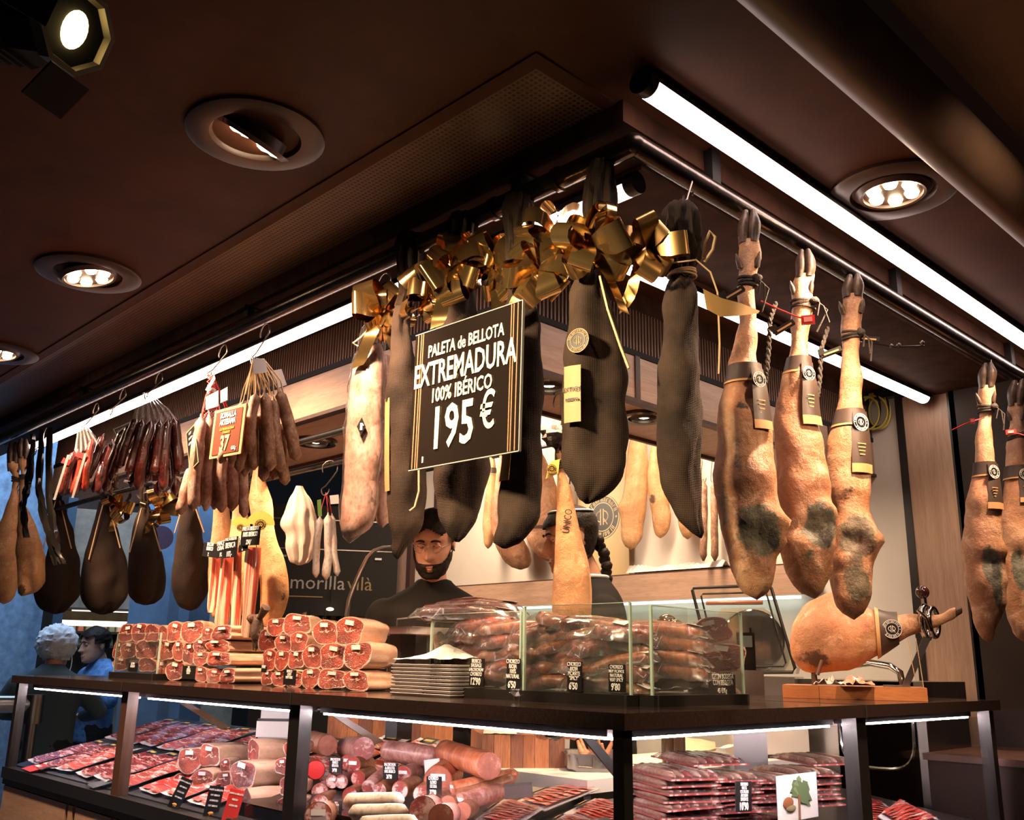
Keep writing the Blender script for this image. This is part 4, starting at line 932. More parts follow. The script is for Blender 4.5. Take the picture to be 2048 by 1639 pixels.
# ---- four dark brown bagged hams on the inner bar, left
def barneck(rows): y0, a, b = rows[0]; m_ = (a+b)/2; return [(y0-40, m_-5, m_+5), (y0-20, m_-12, m_+12), (y0, (m_+a)/2-2, (m_+b)/2+2), (y0+14, a, b)]
DK = [('first from the left, partly behind black plastic', [(1000,104,126),(1045,106,142),(1070,102,149),(1118,90,160),(1143,78,162),(1167,69,162),(1192,67,159),(1216,78,137),(1228,98,122)], (115, 1000), 51),
      ('second from the left, in front of the lit shop', [(1005,198,226),(1045,187,234),(1082,176,243),(1118,167,254),(1155,161,258),(1192,160,254),(1216,172,237),(1229,190,216)], (212, 1000), 57),
      ('third from the left, beside the blue pillar', [(1012,282,299),(1045,267,312),(1082,260,320),(1118,255,328),(1155,254,333),(1192,257,326),(1210,275,304)], (290, 1005), 63),
      ('fourth from the left, next to the bacon strips', [(985,366,390),(1020,360,398),(1053,354,407),(1087,349,411),(1113,346,418),(1147,342,420),(1181,343,418),(1209,354,402),(1221,368,390)], (378, 980), 69)]
for lab, rows, top, seed in DK:
    t, pr, xz = bag('dark_bagged_ham', 'dark brown bagged ham, '+lab, barneck(rows), rows, P(top[0], top[1]+20, x=.33), seed=seed, m=M['meshdark'], dep=.8, amp=.003)
    m_ = top[0]; rr = random.Random(seed)
    for k in range(2):
        x0 = m_+(-14 if k == 0 else 12); strand(t, [xz(m_+(x0-m_)*.3, top[1]+4)+Vector((0, -.05, 0)), xz(x0, top[1]+40)+Vector((0, -.07, 0)), xz(x0+(x0-m_)*1.2+rr.uniform(-4, 4), top[1]+rr.randint(85, 125))+Vector((0, -.075, 0))], .003, name='raffia')
    if seed in (57, 63): bow(t, xz(m_+28, top[1]+14)+Vector((0, -.05, 0)), .07, seed, 6, 1)
# ---- two small hams and black plastic at the far left end of the rail
pl_ = P(30, 900, x=.02)
ham('hung_ham', 'small ham cut by the left edge of the photo at the end of the rail', [(885,18,36),(905,15,38),(935,14,38),(950,24,40),(980,22,38),(1000,18,38),(1020,8,38),(1060,-6,38),(1110,-22,38),(1160,-28,38),(1190,-15,30),(1208,0,15)], 925, P(26, 900, x=.05), seed=31, m=M['hampale'], rope=955, dew=938)
ham('hung_ham', 'small pale ham beside black plastic strips at the left end of the rail', [(878,38,56),(895,34,58),(925,36,56),(945,40,54),(980,38,52),(1005,36,50),(1030,34,62),(1060,33,76),(1095,33,86),(1130,33,91),(1160,34,90),(1180,36,76),(1192,36,52)], 915, P(46, 890, x=.0), seed=37, m=M['hampale'], rope=950, dew=932, dark=[(42, 1178, 8, 14, .8)])
for k, (pts, lab) in enumerate((([(66, 868), (58, 960), (46, 1010), (52, 1075)], 'shiny black plastic strip hanging over the small pale ham'), ([(84, 860), (78, 980), (96, 1060), (112, 1130)], 'long shiny black plastic sleeve hanging right of the small pale ham'), ([(100, 856), (97, 1000), (110, 1080), (124, 1128)], 'crumpled black plastic sleeve in front of the first dark bagged ham'))):
    q = [P(a, b, x=-.02) for a, b in pts]; mb = MB(); rings = []; N = 22
    for i in range(N+1):
        u = i/N*(len(q)-1); j = min(int(u), len(q)-2); c_ = q[j].lerp(q[j+1], u-j)-q[0]; r_ = .030*(.7+.3*sin(pi*i/N))
        rings.append([c_+Vector((cos(2*pi*s/10)*r_*.35+nz((i*.3, s*.7, k), 1.3)*.012, sin(2*pi*s/10)*r_*1.0+nz((s*.6, i*.35, k+4), 1.3)*.012, 0)) for s in range(10)])
    mb.loft(rings); tag(mb.build('plastic_sleeve', M['foil'], smooth=.5, loc=q[0]), lab, 'plastic')

# ------------------------------------------------------------------ sausages
def sausage_mb(a, b, r, seed=0, bend=0.0, wob=.12, seg=12, n=14, nip=True, bdir=None):
    a, b = Vector(a), Vector(b); mb = MB(); d = (b-a); s_ = d.normalized(); o = Vector(bdir) if bdir else s_.orthogonal().normalized(); path = []; rad = []
    for i in range(n+1):
        u = i/n; e = min(u, 1-u)*d.length/r; k = sqrt(max(.05, 1-(1-min(1, e/1.1))**2))
        path.append(a.lerp(b, u)+o*bend*sin(pi*u)+Vector((nz((u*4, seed, 0), 1)*r*.25, nz((u*4, seed+3, 1), 1)*r*.25, 0))); rad.append(r*k*(1+wob*nz((u*5, seed*1.7, 2), 1.2)))
    if nip: path = [path[0]-s_*r*.5]+path; rad = [r*.16]+rad
    mb.tube(path, rad, seg); 
    for i, v in enumerate(mb.v):
        k = 1+.06*nz((v[0]*60, v[1]*60, v[2]*40), 1, seed); mb.v[i] = v
    return mb
def tie_bunch(name, label, p, items, m, hook_px, group=None, rmul=1.0, tie=None, cat='sausage', film_=None, seed=0):
    """items: (x0, y0, x1, y1, radius px, depth m) sausages hanging together; one thing"""
    rz = face_rot(p); t = thing(name, label, cat, p, rz, group); xz = lambda px, py, dy=0: loc2(p, PV(px, py, p), rz)+Vector((0, dy, 0))
    px1 = (xz(hook_px[0]+1, hook_px[1])-xz(*hook_px)).length
    for i, (x0, y0, x1, y1, r, dy) in enumerate(items):
        mm = m[i % len(m)] if isinstance(m, list) else m
        o = sausage_mb(xz(x0, y0, dy), xz(x1, y1, dy), r*px1*rmul, seed+i, bend=((-1)**i)*.006).build('sausage', mm, t, smooth=1.2)
    if tie is not None:
        for i, (x0, y0, x1, y1, r, dy) in enumerate(items):
            strand(t, [xz(x0, y0, dy), xz((x0*2+hook_px[0])/3, y0+(hook_px[1]-y0)*.45, dy*.6), xz(*hook_px)], .0016, tie)
    return t, xz
def panel(name, label, cat, TL, TR, BL, th, m, group=None, hk=True):
    X = (TR-TL); w_ = X.length; X.normalize(); Z = (TL-BL); Z = (Z-X*Z.dot(X)); h = max(Z.length, (TL-BL).length*.98) if hk else Z.length; Z.normalize(); Y = Z.cross(X)
    c = TL+X*w_/2-Z*h/2; t = thing(name, label, cat, c); t.matrix_world = Matrix(((X.x, Y.x, Z.x, c.x), (X.y, Y.y, Z.y, c.y), (X.z, Y.z, Z.z, c.z), (0, 0, 0, 1)))
    MB().box((0, th/2, 0), (w_, th, h)).build('board', m, t, smooth=0); return t, w_, h
def hookpx(px0, py0, px1, py1, x, label): return hook('meat_hook', label, P(px0, py0+8, x=.02), P(px1, py1, x=x), rz=pi/2)

# bunch with the big orange sign
pS = P(505, 735, x=.0)
IT = [(511,794,499,913,10,-.035),(528,792,540,945,12,-.030),(546,800,562,945,12,-.012),(558,785,592,924,13,-.015),(486,806,462,930,10,-.010),(494,812,478,945,10,-.004),(508,830,508,940,10,.004),(524,820,527,962,11,.008),(562,850,571,968,11,.02),(476,822,440,925,11,.010),(500,800,490,950,10,.03),(535,810,548,955,11,.03)]
t, xz = tie_bunch('sausage_bunch', 'bunch of plump brown cured sausages behind the orange framed sign', pS, IT, M['somalla'], (508, 722), tie=M['string'], seed=3)
mb = MB(); mb.plate([xz(505,716,-.012), xz(531,722,-.012), xz(534,748,-.02), xz(506,752,-.02)], .001); mb.plate([xz(540,742,.0), xz(563,738,.0), xz(574,770,.0), xz(556,776,.0)], .001); mb.build('paper_tag', M['paper'], t, smooth=0)
mb = MB()
for k in range(9): mb.tube([xz(506+k*2.6, 718, 0), xz(497+k*8, 765, -.02), xz(490+k*9.5, 792, -.02)], .0026, 5)
mb.build('net_cord', M['string'], t)
hookpx(530, 655, 506, 722, .0, 'steel hook holding the plump brown sausage bunch')
sg, w_, h_ = panel('price_sign', 'orange framed brown price sign reading somalla artesana 37', 'price sign', P(430,822,x=-.055), P(493,806,x=-.055), P(410,920,x=-.055), .003, mat('sign_orange', (.80, .36, .19), .35, coat=.4))
MB().box((0, -.001, 0), (w_*.84, .0012, h_*.88)).build('sign_face', mat('sign_brown', (.20, .065, .04), .3, coat=.5), sg, smooth=0)
for s_, sz, z_, m_, sx, b_ in (('SOMALLA', .024, .34, M['chalk'], .92, .0008), ('ARTESANA', .024, .20, M['chalk'], .80, .0008), ('CATALAN ARTISAN', .0105, .06, M['orange'], .95, .0003), ('SAUSAGE', .0105, -.01, M['orange'], 1, .0003), ('37', .062, -.24, mat('sign_gold', (.95, .6, .28), .4), .9, .0018)):
    letter(sg, s_, sz, m_, -.006 if s_ == '37' else 0, h_*z_, sx=sx, bold=b_)
letter(sg, '€/Kg', .014, M['chalk'], w_*.28, -h_*.36, bold=.0003)

# long fuets on a red and white cord
IT = [(402,838,386,1024,12.5,-.03),(418,832,410,1024,10.5,-.02),(384,935,362,1030,10.5,-.005),(436,850,428,1018,10,.01),(444,860,443,1026,12,-.012),(460,860,464,1022,11,.0),(474,880,470,1015,10,.02),(480,890,488,1034,10,.01),(400,860,400,1010,10,.03)]
t, xz = tie_bunch('sausage_bunch', 'bunch of long mottled fuet sausages on a red and white cord', P(425, 770, x=.0), IT, M['fuet'], (426, 752), tie=M['redstring'], seed=13)
mb = MB()
for k in range(5):
    pts = []
    for i in range(13): u = i/12; pts.append(xz(420+(k*7-10)*u+ (4 if i % 2 else -4), 752+88*u, -.02+.004*k))
    mb.tube(pts, .0024, 5)
mb.build('twisted_cord', M['redstring'], t); mb = MB()
for k in range(5):
    pts = [xz(422+(k*7-10)*i/12+(-4 if i % 2 else 4), 752+88*i/12, -.02+.004*k) for i in range(13)]; mb.tube(pts, .0018, 5)
mb.build('twisted_cord', M['paper'], t)
for a, b, c_, d_ in (((411,800),(436,787),(436,818),(411,826)), ((440,788),(454,780),(454,806),(440,812)), ((410,786),(428,756),(430,764),(416,790))):
    MB().plate([xz(*a, -.04), xz(*b, -.04), xz(*c_, -.04), xz(*d_, -.04)], .001).build('paper_tag', M['paper'], t, smooth=0)
hookpx(446, 696, 418, 752, .0, 'steel hook holding the long fuet bunch')
sg, w_, h_ = panel('price_sign', 'narrow black price sign seen edge on beside the long fuets', 'price sign', P(372,866,x=-.05), P(390,846,x=-.05), P(362,958,x=-.05), .003, M['card'])
MB().box((0, -.0008, 0), (w_*.96, .0004, h_*.97)).build('sign_rim', M['kraft'], sg, smooth=0); MB().box((0, -.0012, 0), (w_*.86, .0008, h_*.92)).build('sign_face', M['card'], sg, smooth=0)
for k, s_ in enumerate(('FUET', 'EXTRA', 'CATALAN')): letter(sg, s_, .010, M['chalk'], 0, h_*(.36-.12*k), sx=.7)
letter(sg, "7'90", .026, M['orange'], 0, -h_*.2, sx=.55, bold=.0006)

# two clusters of sausages in clear bags
IT = [(273,841,238,940,9,-.03),(284,846,255,955,10,-.045),(301,848,274,985,10,-.05),(318,848,308,955,10,-.05),(335,846,326,985,10,-.045),(347,841,358,948,10,-.03),(262,850,222,960,9,-.005),(290,850,262,975,9,.0),(312,850,292,965,9,.01),(326,850,342,975,9,.0),(246,858,210,985,9,.01),(340,846,352,990,9,.01),(306,850,318,990,9,.03)]
t, xz = tie_bunch('bagged_sausages', 'big cluster of dark red sausages in clear bags on the left rail', P(296, 800, x=.0), IT, M['chordark'], (292, 792), seed=23)
def topfilm(t, xz, apex, fans, dy=-.03, n=14):
    mb = MB(); rr = random.Random(int(apex[0])); rows = []
    for j in range(4):
        u = j/3; row = []
        for i in range(n+1):
            w2 = i/n; x = apex[0]+(fans[0][0]+(fans[1][0]-fans[0][0])*w2-apex[0])*u; y = apex[1]+(fans[0][1]+(fans[1][1]-fans[0][1])*w2-apex[1])*u+(rr.uniform(0, 14) if j == 3 else 0)
            row.append(xz(x+(w2-.5)*14*(1-u), y, dy*(.5+u*.5)-.012*(i % 2)))
        rows.append(row)
    for r_ in rows: mb.v += [tuple(v) for v in r_]
    for j in range(3):
        for i in range(n): a = j*(n+1)+i; mb.f.append((a, a+1, a+n+2, a+n+1)); mb.mi.append(0)
    return mb.build('bag_top', M['bagtop'], t, smooth=.3)
topfilm(t, xz, (292, 788), ((262, 838), (356, 838)))
for i, (x, y) in enumerate(((236,950),(256,966),(274,994),(308,966),(326,996),(358,962),(222,968),(342,984),(290,985))):
    rr = random.Random(i); mb = MB(); q = xz(x, y, -.05); mb.add([q+Vector((rr.uniform(-.016, .016), rr.uniform(-.012, .012), rr.uniform(-.014, .010))) for _ in range(5)], [(0, 1, 2), (0, 2, 3), (0, 3, 4), (0, 4, 1)]); mb.build('bag_end', M['bagtop'], t, smooth=0)
hookpx(318, 750, 292, 792, .0, 'steel hook holding the big dark red cluster')
IT = [(149,906,124,994,9,-.03),(166,913,144,994,9,-.035),(185,880,168,986,8,-.03),(207,872,172,960,9,-.01),(205,930,198,990,9,-.03),(216,890,186,985,8,.0),(156,900,150,985,8,.01),(196,900,222,985,8,.02),(226,880,232,975,8,.02)]
t, xz = tie_bunch('bagged_sausages', 'small cluster of shiny bright red sausages in clear bags, leftmost', P(170, 865, x=.0), IT, [M['chordark'], M['chor'], M['chor'], M['chordark']], (166, 855), seed=43)
topfilm(t, xz, (164, 850), ((148, 905), (200, 886)), n=10)
for x0, y0, x1, y1 in ((168, 912, 142, 1000), (134, 915, 106, 1004)): MB().plate([xz(x0, y0, -.06), xz(x0+5, y0, -.06), xz(x1+5, y1, -.06), xz(x1, y1, -.06)], .0008).build('bag_seam', M['bagtop'], t, smooth=0)
for a in ((132, 928), (160, 915)): MB().box(xz(*a, -.052), (.03, .004, .022), Matrix.Rotation(.3, 3, 'Y')).build('red_label', M['redtag'], t)
hookpx(192, 810, 166, 858, .0, 'steel hook holding the small bright red cluster')
hookpx(246, 782, 222, 824, .0, 'steel hook between the two bagged clusters')
hookpx(92, 858, 70, 905, .0, 'steel hook at the left end of the rail beside the black plastic')
sg, w_, h_ = panel('price_sign', 'slanted dark price sign with yellow 9 80 among the bagged sausages', 'price sign', PV(226,858,P(225,890,x=-.06)), PV(261,843,P(225,890,x=-.06)), PV(198,928,P(225,890,x=-.06)), .003, mat('sign_rim_grey', (.45, .42, .32), .4))
MB().box((0, -.0008, 0), (w_*.88, .0012, h_*.94)).build('sign_face', mat('sign_slate', (.045, .045, .04), .4), sg, smooth=0)
for k, s_ in enumerate(('SALCHICHON', 'EXTRA', 'CATALAN', 'SAUSAGE')): letter(sg, s_, .013, M['chalk'], 0, h_*(.38-.12*k), sx=.62)
letter(sg, "9'80", .034, M['yellow'], 0, -h_*.30, sx=.8, bold=.001)

# pale bagged sausages with gold bow
p_ = P(735, 640, x=-.01); rz = face_rot(p_)
t = thing('bagged_sausages', 'pair of long pale mould dusted sausages in clear wrap under a gold bow', 'sausage', p_, rz); xz = lambda px, py, dy=0: loc2(p_, PV(px, py, p_), rz)+Vector((0, dy, 0))
pr = Prof([(690,722,762),(704,716,766),(745,704,767),(779,699,766),(848,693,764),(916,689,762),(984,686,755),(1020,683,750),(1047,681,744),(1063,685,732),(1076,690,708)], p_, rz)
body_mb(pr, .8, 44, 26, 5, .004, 16, lambda v, a, tt, hw: .004*sin(a*2+3)).build('sausage', M['longan'], t, smooth=1.2)
pr2 = Prof([(700,752,782),(760,752,788),(850,752,787),(950,750,786),(1010,750,783),(1040,754,778),(1050,760,772)], p_, rz)
b2_ = body_mb(pr2, .8, 34, 20, 8, .003, 16); b2_.xform(0, Matrix.Translation((0, .05, 0))); b2_.build('sausage', M['longan'], t, smooth=1.2)
w2 = body_mb(Prof([(650,730,758),(670,718,768),(704,712,770),(745,700,772),(848,689,768),(984,682,759),(1047,677,748),(1070,684,722),(1086,694,704)], p_, rz), .84, 40, 20, 15, .006, 34); w2.build('clear_wrap', M['wrap'], t, smooth=.5)
mb = MB(); mb.tube([xz(716,700,-.03), xz(706,694,-.03), xz(722,682,-.03), xz(738,665,-.03), xz(745,640,-.03)], .003, 6); mb.build('string', M['string'], t)
lb_ = MB(); c_ = xz(722, 862, -.045); lb_.plate([c_+Vector((0, 0, .024)), c_+Vector((-.011, 0, 0)), c_+Vector((0, 0, -.022)), c_+Vector((.011, 0, 0))], .002); lb_.build('diamond_label', M['card'], t, smooth=0); MB().box(c_+Vector((0, -.003, 0)), (.006, .002, .018)).box(c_+Vector((.002, -.003, .004)), (.008, .002, .004)).build('label_print', M['chalk'], t)
bow(t, xz(762, 640, -.04), .072, 51, 8, 2)
hookpx(768, 556, 745, 635, -.01, 'thin wire hook holding the pale wrapped sausages')

# ---- the big price sign
sg, w_, h_ = panel('price_sign', 'big black framed sign reading paleta de bellota extremadura 195', 'price sign', P(832,672,x=-.13), P(1046,600,x=-.13), P(826,940,x=-.13), .004, mat('sign_gloss_black', (.016, .011, .009), .12, coat=.8, coat_rough=.05))
for x_ in (-.465, -.435, -.415, .465, .43, .41): MB().box((w_*x_, -.0008, 0), (w_*.007, .001, h_*.985)).build('gold_line', mat('sign_copper', (.62, .26, .14), .4) if 'sign_copper' not in MATS else MATS['sign_copper'], sg, smooth=0)
CR = mat('sign_cream', (.86, .72, .56), .5)
for s_, sz, x_, z_, sx, b_ in (('PALETA de BELLOTA', .038, .0, .335, .68, .0008), ('EXTREMADURA', .072, -.012, .165, .62, .0014), ('100% IBÉRICO', .043, -.02, .0, .72, .0008)):
    letter(sg, s_, sz, CR, w_*x_, h_*z_, sx=sx, bold=b_, y=-.002)
letter(sg, '195', .125, CR, -w_*.09, -h_*.25, sx=.74, bold=.0024, y=-.002, space=1.02); letter(sg, '€', .105, CR, w_*.235, -h_*.205, sx=.66, bold=.0012, y=-.002)
MB().box((-w_*.36, -.001, -h_*.44), (.004, .001, .013)).build('scratch', M['chalk'], sg)
MB().box((w_*.5, .002, 0), (.002, .006, h_)).box((0, .002, -h_*.5), (w_, .006, .002)).box((0, .002, h_*.5), (w_, .006, .002)).build('clear_sleeve', mat('sleeve_edge', (.45, .45, .40), .15, coat=.5), sg, smooth=0)

# ---- hams, bacon and price cards over the middle of the left counter
pb = P(505, 1010, x=.36)
hm = [(930,508,524),(955,504,530),(985,499,540),(1000,497,545),(1050,505,548),(1085,512,556),(1110,515,566),(1145,518,575),(1180,520,578),(1215,521,572),(1240,522,560),(1255,526,545)]
t, pr, zy, xz = ham('hung_ham', 'smooth pale orange ham hanging behind the bacon strips', hm, None, P(530, 1000, x=.38), seed=61, m=M['hampale'], amp=.002, dark=[(566, 1195, 5, 10, .6), (556, 1130, 2, 2, .9)])
for rows, lab, sd, x_ in (([(932,438,446),(960,436,447),(1000,428,455),(1040,426,462),(1090,420,470),(1140,416,474),(1200,418,470),(1240,425,460)], 'pale ham mostly hidden behind the bacon and small price cards', 63, .405), ([(932,476,484),(960,472,486),(1005,466,492),(1050,462,500),(1090,456,512),(1160,456,512),(1230,464,505)], 'ham hidden behind the middle bacon strip', 65, .42)):
    ham('hung_ham', lab, rows, None, P(rows[0][1]+10, 1005, x=x_), seed=sd, m=M['hampale'], amp=.002)
for k, (x0, x1, xb0, xb1, yb, lab) in enumerate(((424, 446, 413, 430, 1225, 'leftmost bacon flank strip under the small price cards'), (444, 468, 428, 458, 1256, 'second bacon flank strip with broad white fat'), (468, 484, 461, 482, 1262, 'third narrow bacon strip with dark edge'), (490, 524, 482, 506, 1275, 'longest red bacon strip hanging to the ham piles'))):
    p_ = P((x0+x1)/2, 1100, x=.33-.01*k); rz = face_rot(p_); xzb = lambda px, py, dy=0: loc2(p_, PV(px, py, p_), rz)+Vector((0, dy, 0)); mb = MB(); rings = []
    for i in range(15):
        u = i/14; a = xzb(x0+(xb0-x0)*u, 1095+(yb-1095)*u); b = xzb(x1+(xb1-x1)*u, 1095+(yb-1095)*u); c_ = (a+b)/2; hw = (b-a).length/2*(1 if i < 14 else .7); bul = 1+.12*nz((u*3, k, 0), 1.5)
        rings.append([c_+Vector((cos(2*pi*j/14)*hw*bul, sin(2*pi*j/14)*.014+.010*sin(u*3+k), 0)) for j in range(14)])
    o = mb.loft(rings).build('bacon_strip', M['bacon'], smooth=1.2, loc=p_, rz=rz); tag(o, lab, 'bacon')
p_ = P(520, 1235, x=.30); mb = MB(); mb.tube([P(500, 1236, x=.30)-p_, p_-p_, P(532, 1214, x=.30)-p_], [.014, .010, .016], 10); mb.ball(P(514, 1262, x=.30)-p_, (.022, .02, .055), 12, 10, lambda d: 1+.35*nz(d, 2.2, 3)); o = mb.build('ham_bone', M['hambrown'], smooth=1.2, loc=p_, col=(0, 0, .6, 1)); tag(o, 'dark dried bone end sticking out at the foot of the bacon', 'bone')
def price_card(name, label, TL, TR, BL, lines, price, m=None, fm=None, th=.0025, unit=None, pm=None, sx=.72):
    t, w_, h_ = panel(name, label, 'price card', TL, TR, BL, th, m or M['card']); n = len(lines); fm = fm or M['chalk']; y = h_*.40; st = h_*.62/max(1, n)
    for s_ in lines:
        sz = min(st*1.25, w_*1.15/max(3, len(s_))*1.9); letter(t, s_, sz, fm, 0, y, y=-.0012, sx=sx, bold=sz*.006); y -= st
    if price: letter(t, price, min(h_*.36, w_*.5), pm or fm, -w_*.04, -h_*.33, y=-.0012, sx=sx, bold=h_*.006)
    if unit: letter(t, unit, w_*.2, fm, w_*.34, -h_*.40, y=-.0012, sx=.8)
    return t
for i, (a, b, c_, ls, pc, lab) in enumerate((((408,1085),(436,1088),(404,1112), ['BACON', 'IBERICO'], '7.', 'leftmost small black card pinned on the bacon'), ((434,1086),(456,1080),(438,1114), ['PANCETA', 'CURADA'], '11.', 'second small black card pinned on the bacon, half turned'), ((450,1076),(476,1072),(460,1106), ['PALETA BELLOTA', 'IBERICA'], '117,-', 'third small black card pinned on the bacon'), ((478,1076),(496,1070),(480,1104), ['JAMON', 'EXTRA'], '2', 'small black card with a 2 partly behind the next card'), ((484,1055),(521,1052),(492,1084), ['PALETA BELLOTA', '100% IBERICO'], '234,/', 'largest black card pinned on the smooth pale ham'))):
    price_card('price_card', lab, P(*a, x=.27-.008*i), P(*b, x=.27-.008*i), P(*c_, x=.27-.008*i), ls, pc)
for (cx, cy, rr_, lab) in ((522, 1038, 14, 'green and gold round crest tag on the smooth pale ham'), (482, 1044, 9, 'small gold crest tag left of the green and gold one')):
    q = P(cx, cy, x=.31); t = thing('crest_tag', lab, 'tag', q, face_rot(q)); k_ = (P(cx+rr_, cy, x=.31)-q).length
    MB().loft([[Vector((cos(pi*j/12)*k_*r_, y, sin(pi*j/12)*k_*r_*.95-.4*k_)) for j in range(13)] for r_, y in ((.02, 0), (1, 0), (1, -.002), (.02, -.002))], closed=False, cap=False).build('tag_body', mat('tag_gold', (.62, .42, .09), .4) if 'tag_gold' not in MATS else MATS['tag_gold'], t); crest(t, k_*.42, 0, M['card'], MATS['tag_gold'], (0, -.004, -.02))
# white bag, green labelled small sausages
p_ = P(600, 985, x=.40); rz = face_rot(p_)
pr = Prof([(972,592,606),(985,586,612),(1000,578,622),(1025,570,630),(1050,562,633),(1070,572,632),(1090,572,630),(1115,578,624),(1130,584,612)], p_, rz)
o = body_mb(pr, .5, 30, 40, 3, .004, 20, lambda v, a, tt, hw: hw*.10*sin(a*9+tt*2)*(.3+tt)).build('plastic_bag', mat('bag_white', (.72, .58, .46), .4, sss=.1), smooth=1.0, loc=p_, rz=rz); tag(o, 'creased white plastic bag hanging behind the brown sausage bunch', 'bag')
t, xz = tie_bunch('sausage_bunch', 'three small pale mouldy sausages hanging on a hook in front of the black board', P(650, 985, x=.40), [(640,1034,632,1155,7,0),(656,1030,652,1160,8.5,-.01),(664,1030,675,1152,7,.0)], M['whitefuet'], (652, 985), tie=M['redstring'], seed=71)
MB().plate([xz(634,1002,-.02), xz(642,1000,-.02), xz(644,1034,-.02), xz(636,1034,-.02)], .001).build('green_label', mat('label_green', (.16, .30, .06), .5), t); MB().plate([xz(659,992,-.01), xz(677,990,-.01), xz(678,1008,-.01), xz(661,1009,-.01)], .001).build('paper_tag', M['paper'], t)
hook('meat_hook', 'thin hook holding the three small pale sausages', P(660, 936, x=.38), P(650, 985, x=.40), rz=2.2)

# ------------------------------------------------------------------ ham halves and packs on the counter
def chunk_proto(v, lm, name='ham_half'):
    """half ham in clear film: fat-rimmed cut face in front, rind behind; 1 x 1 front, unit deep"""
    rr = random.Random(100+v); t = thing(name, 'proto', 'ham', (0, 0, 0)); N = 32
    sh = []
    for j in range(N):
        a = 2*pi*j/N; x, z = cos(a), sin(a); ex = 3.0+.8*(v % 2) if z < 0 else 2.2+.7*((v+1) % 3); r = (abs(x)**ex+abs(z)**ex)**(-1/ex); r *= 1+.06*sin(2*a+v*1.7)+.06*sin(3*a+v*2.3)-.04*sin(5*a+v)
        sh.append((x*r*.5, z*r*.5+.5))
    cx, cz = 0, .48
    def sec(k, y, dx=0): return [Vector((cx+dx+(x-cx)*k, y, cz+(z-cz)*k-.0)) for x, z in sh]
    mb = MB(); rings = [sec(.99, 0), sec(1.0, .06), sec(1.02, .25), sec(.98, .55, .03), sec(.86, .85, .06), sec(.5, 1.0, .08)]
    for i, r_ in enumerate(rings):
        for q in r_: q.z = max(q.z, 0.0)
    mb.loft(rings)
    for i, q in enumerate(mb.v):
        q = Vector(q); k = nz(q, 4, v)*.03; mb.v[i] = (q.x+k*(q.y > .03), q.y, max(0, q.z+k*(q.y > .03)))
    mb.build('rind', M['rind'], t, smooth=1)
    mb = MB(); K = 11; f = []
    a0, a1, a2 = rr.uniform(0, 6), rr.uniform(0, 6), rr.uniform(0, 6)
    ax = rr.uniform(-.12, .12); az = rr.uniform(-.05, .12); branches = [(rr.uniform(2.6, 3.6), .035), (rr.uniform(-.5, .5), .03), (rr.uniform(1.2, 1.9), .026)]
    for i in range(K+1):
        k = i/K
        for j in range(N):
            x, z = sh[j]; q = Vector((cx+(x-cx)*k*.985, -.012*(1-k**4)+.01*nz((x*k, z*k, v), 5), cz+(z-cz)*k*.985))
            fat = max(0, (k-.93)/.06) if z > .55 else max(0, (k-.86-.05*sin(j*.6+v))/.09)
            for b, w_ in branches:
                dx, dz = q.x-ax, q.z-.48-az; pr_ = dx*cos(b)+dz*sin(b); pe = abs(-dx*sin(b)+dz*cos(b)+.05*sin(pr_*14+v)); L = .36
                if 0 < pr_ < L: fat = max(fat, exp(-(pe/(w_*(1-.6*pr_/L)))**2)*.95)
            fat = max(fat, exp(-((q.x-ax)**2+(q.z-.48-az)**2)/.0012))
            dk = max(0, min(1, .5+1.4*sin(q.x*5+a0)*cos(q.z*4+a1)))
            mb.c[len(mb.v)] = (min(1, fat), dk*.8, 0, 1); mb.v.append(tuple(q))
    for i in range(K):
        for j in range(N): a, b = i*N+j, i*N+(j+1) % N; mb.f.append((a, b, b+N, a+N)); mb.mi.append(0)
    mb.build('cut_face', lm, t, smooth=1.5, col=(0, 0, 0, 1))
    if v != 9:
        mb = MB(); mb.box((rr.uniform(-.05, .15), -.03, .80), (.30, .012, .17), Matrix.Rotation(rr.uniform(-.25, .25), 3, 'Y')); s_ = mb.build('sticker', M['paper'], t, smooth=0)
    mb = MB()
    for q in range(3):
        a = rr.uniform(.2, 2.9); c_ = Vector((cos(a)*.5, .02, .5+sin(a)*.48)); mb.add([c_, c_+Vector((rr.uniform(-.12, .12), -.05, .08)), c_+Vector((cos(a)*.22, .05+rr.uniform(0, .1), sin(a)*.18)), c_+Vector((cos(a)*.1, .15, sin(a)*.02))], [(0, 1, 2), (0, 2, 3)])
    mb.build('film', M['wrap'], t, smooth=0)
    return t
PROTO = {}
def chunk(lab, x0, x1, y0, y1, pl, d=.14, off=-.45, v=0, dark=False, group=None, z=None, side='x', roll=0):
    key = (v, dark); first = key not in PROTO
    if first: PROTO[key] = chunk_proto(v+(7 if dark else 0), M['leandark'] if dark else M['lean'])
    kw = {side: pl}; a = P(x0, y1, **kw); b = P(x1, y1, **kw); c_ = P((x0+x1)/2, y0, **kw); m_ = P((x0+x1)/2, y1, **kw)
    rz = face_rot(m_)+off; dirv = Vector((cos(face_rot(m_)), sin(face_rot(m_)), 0)); w_ = abs((b-a).dot(dirv))/max(.5, cos(off)); h_ = c_.z-m_.z
    loc = (m_.x, m_.y, m_.z if z is None else z); sc = (w_*1.13, d, h_*1.07)
    if first: o = PROTO[key]; o.location = loc; o.rotation_euler = (0, roll, rz); o.scale = sc; o['label'] = lab; o['group'] = group
    else: o = dup(PROTO[key], loc, (0, roll, rz), lab, group, sc)
    return o
def row_words(i, n): return ['first', 'second', 'third', 'fourth', 'fifth', 'sixth', 'seventh', 'eighth'][i]
G1 = 'wrapped ham halves in the right hand pile'
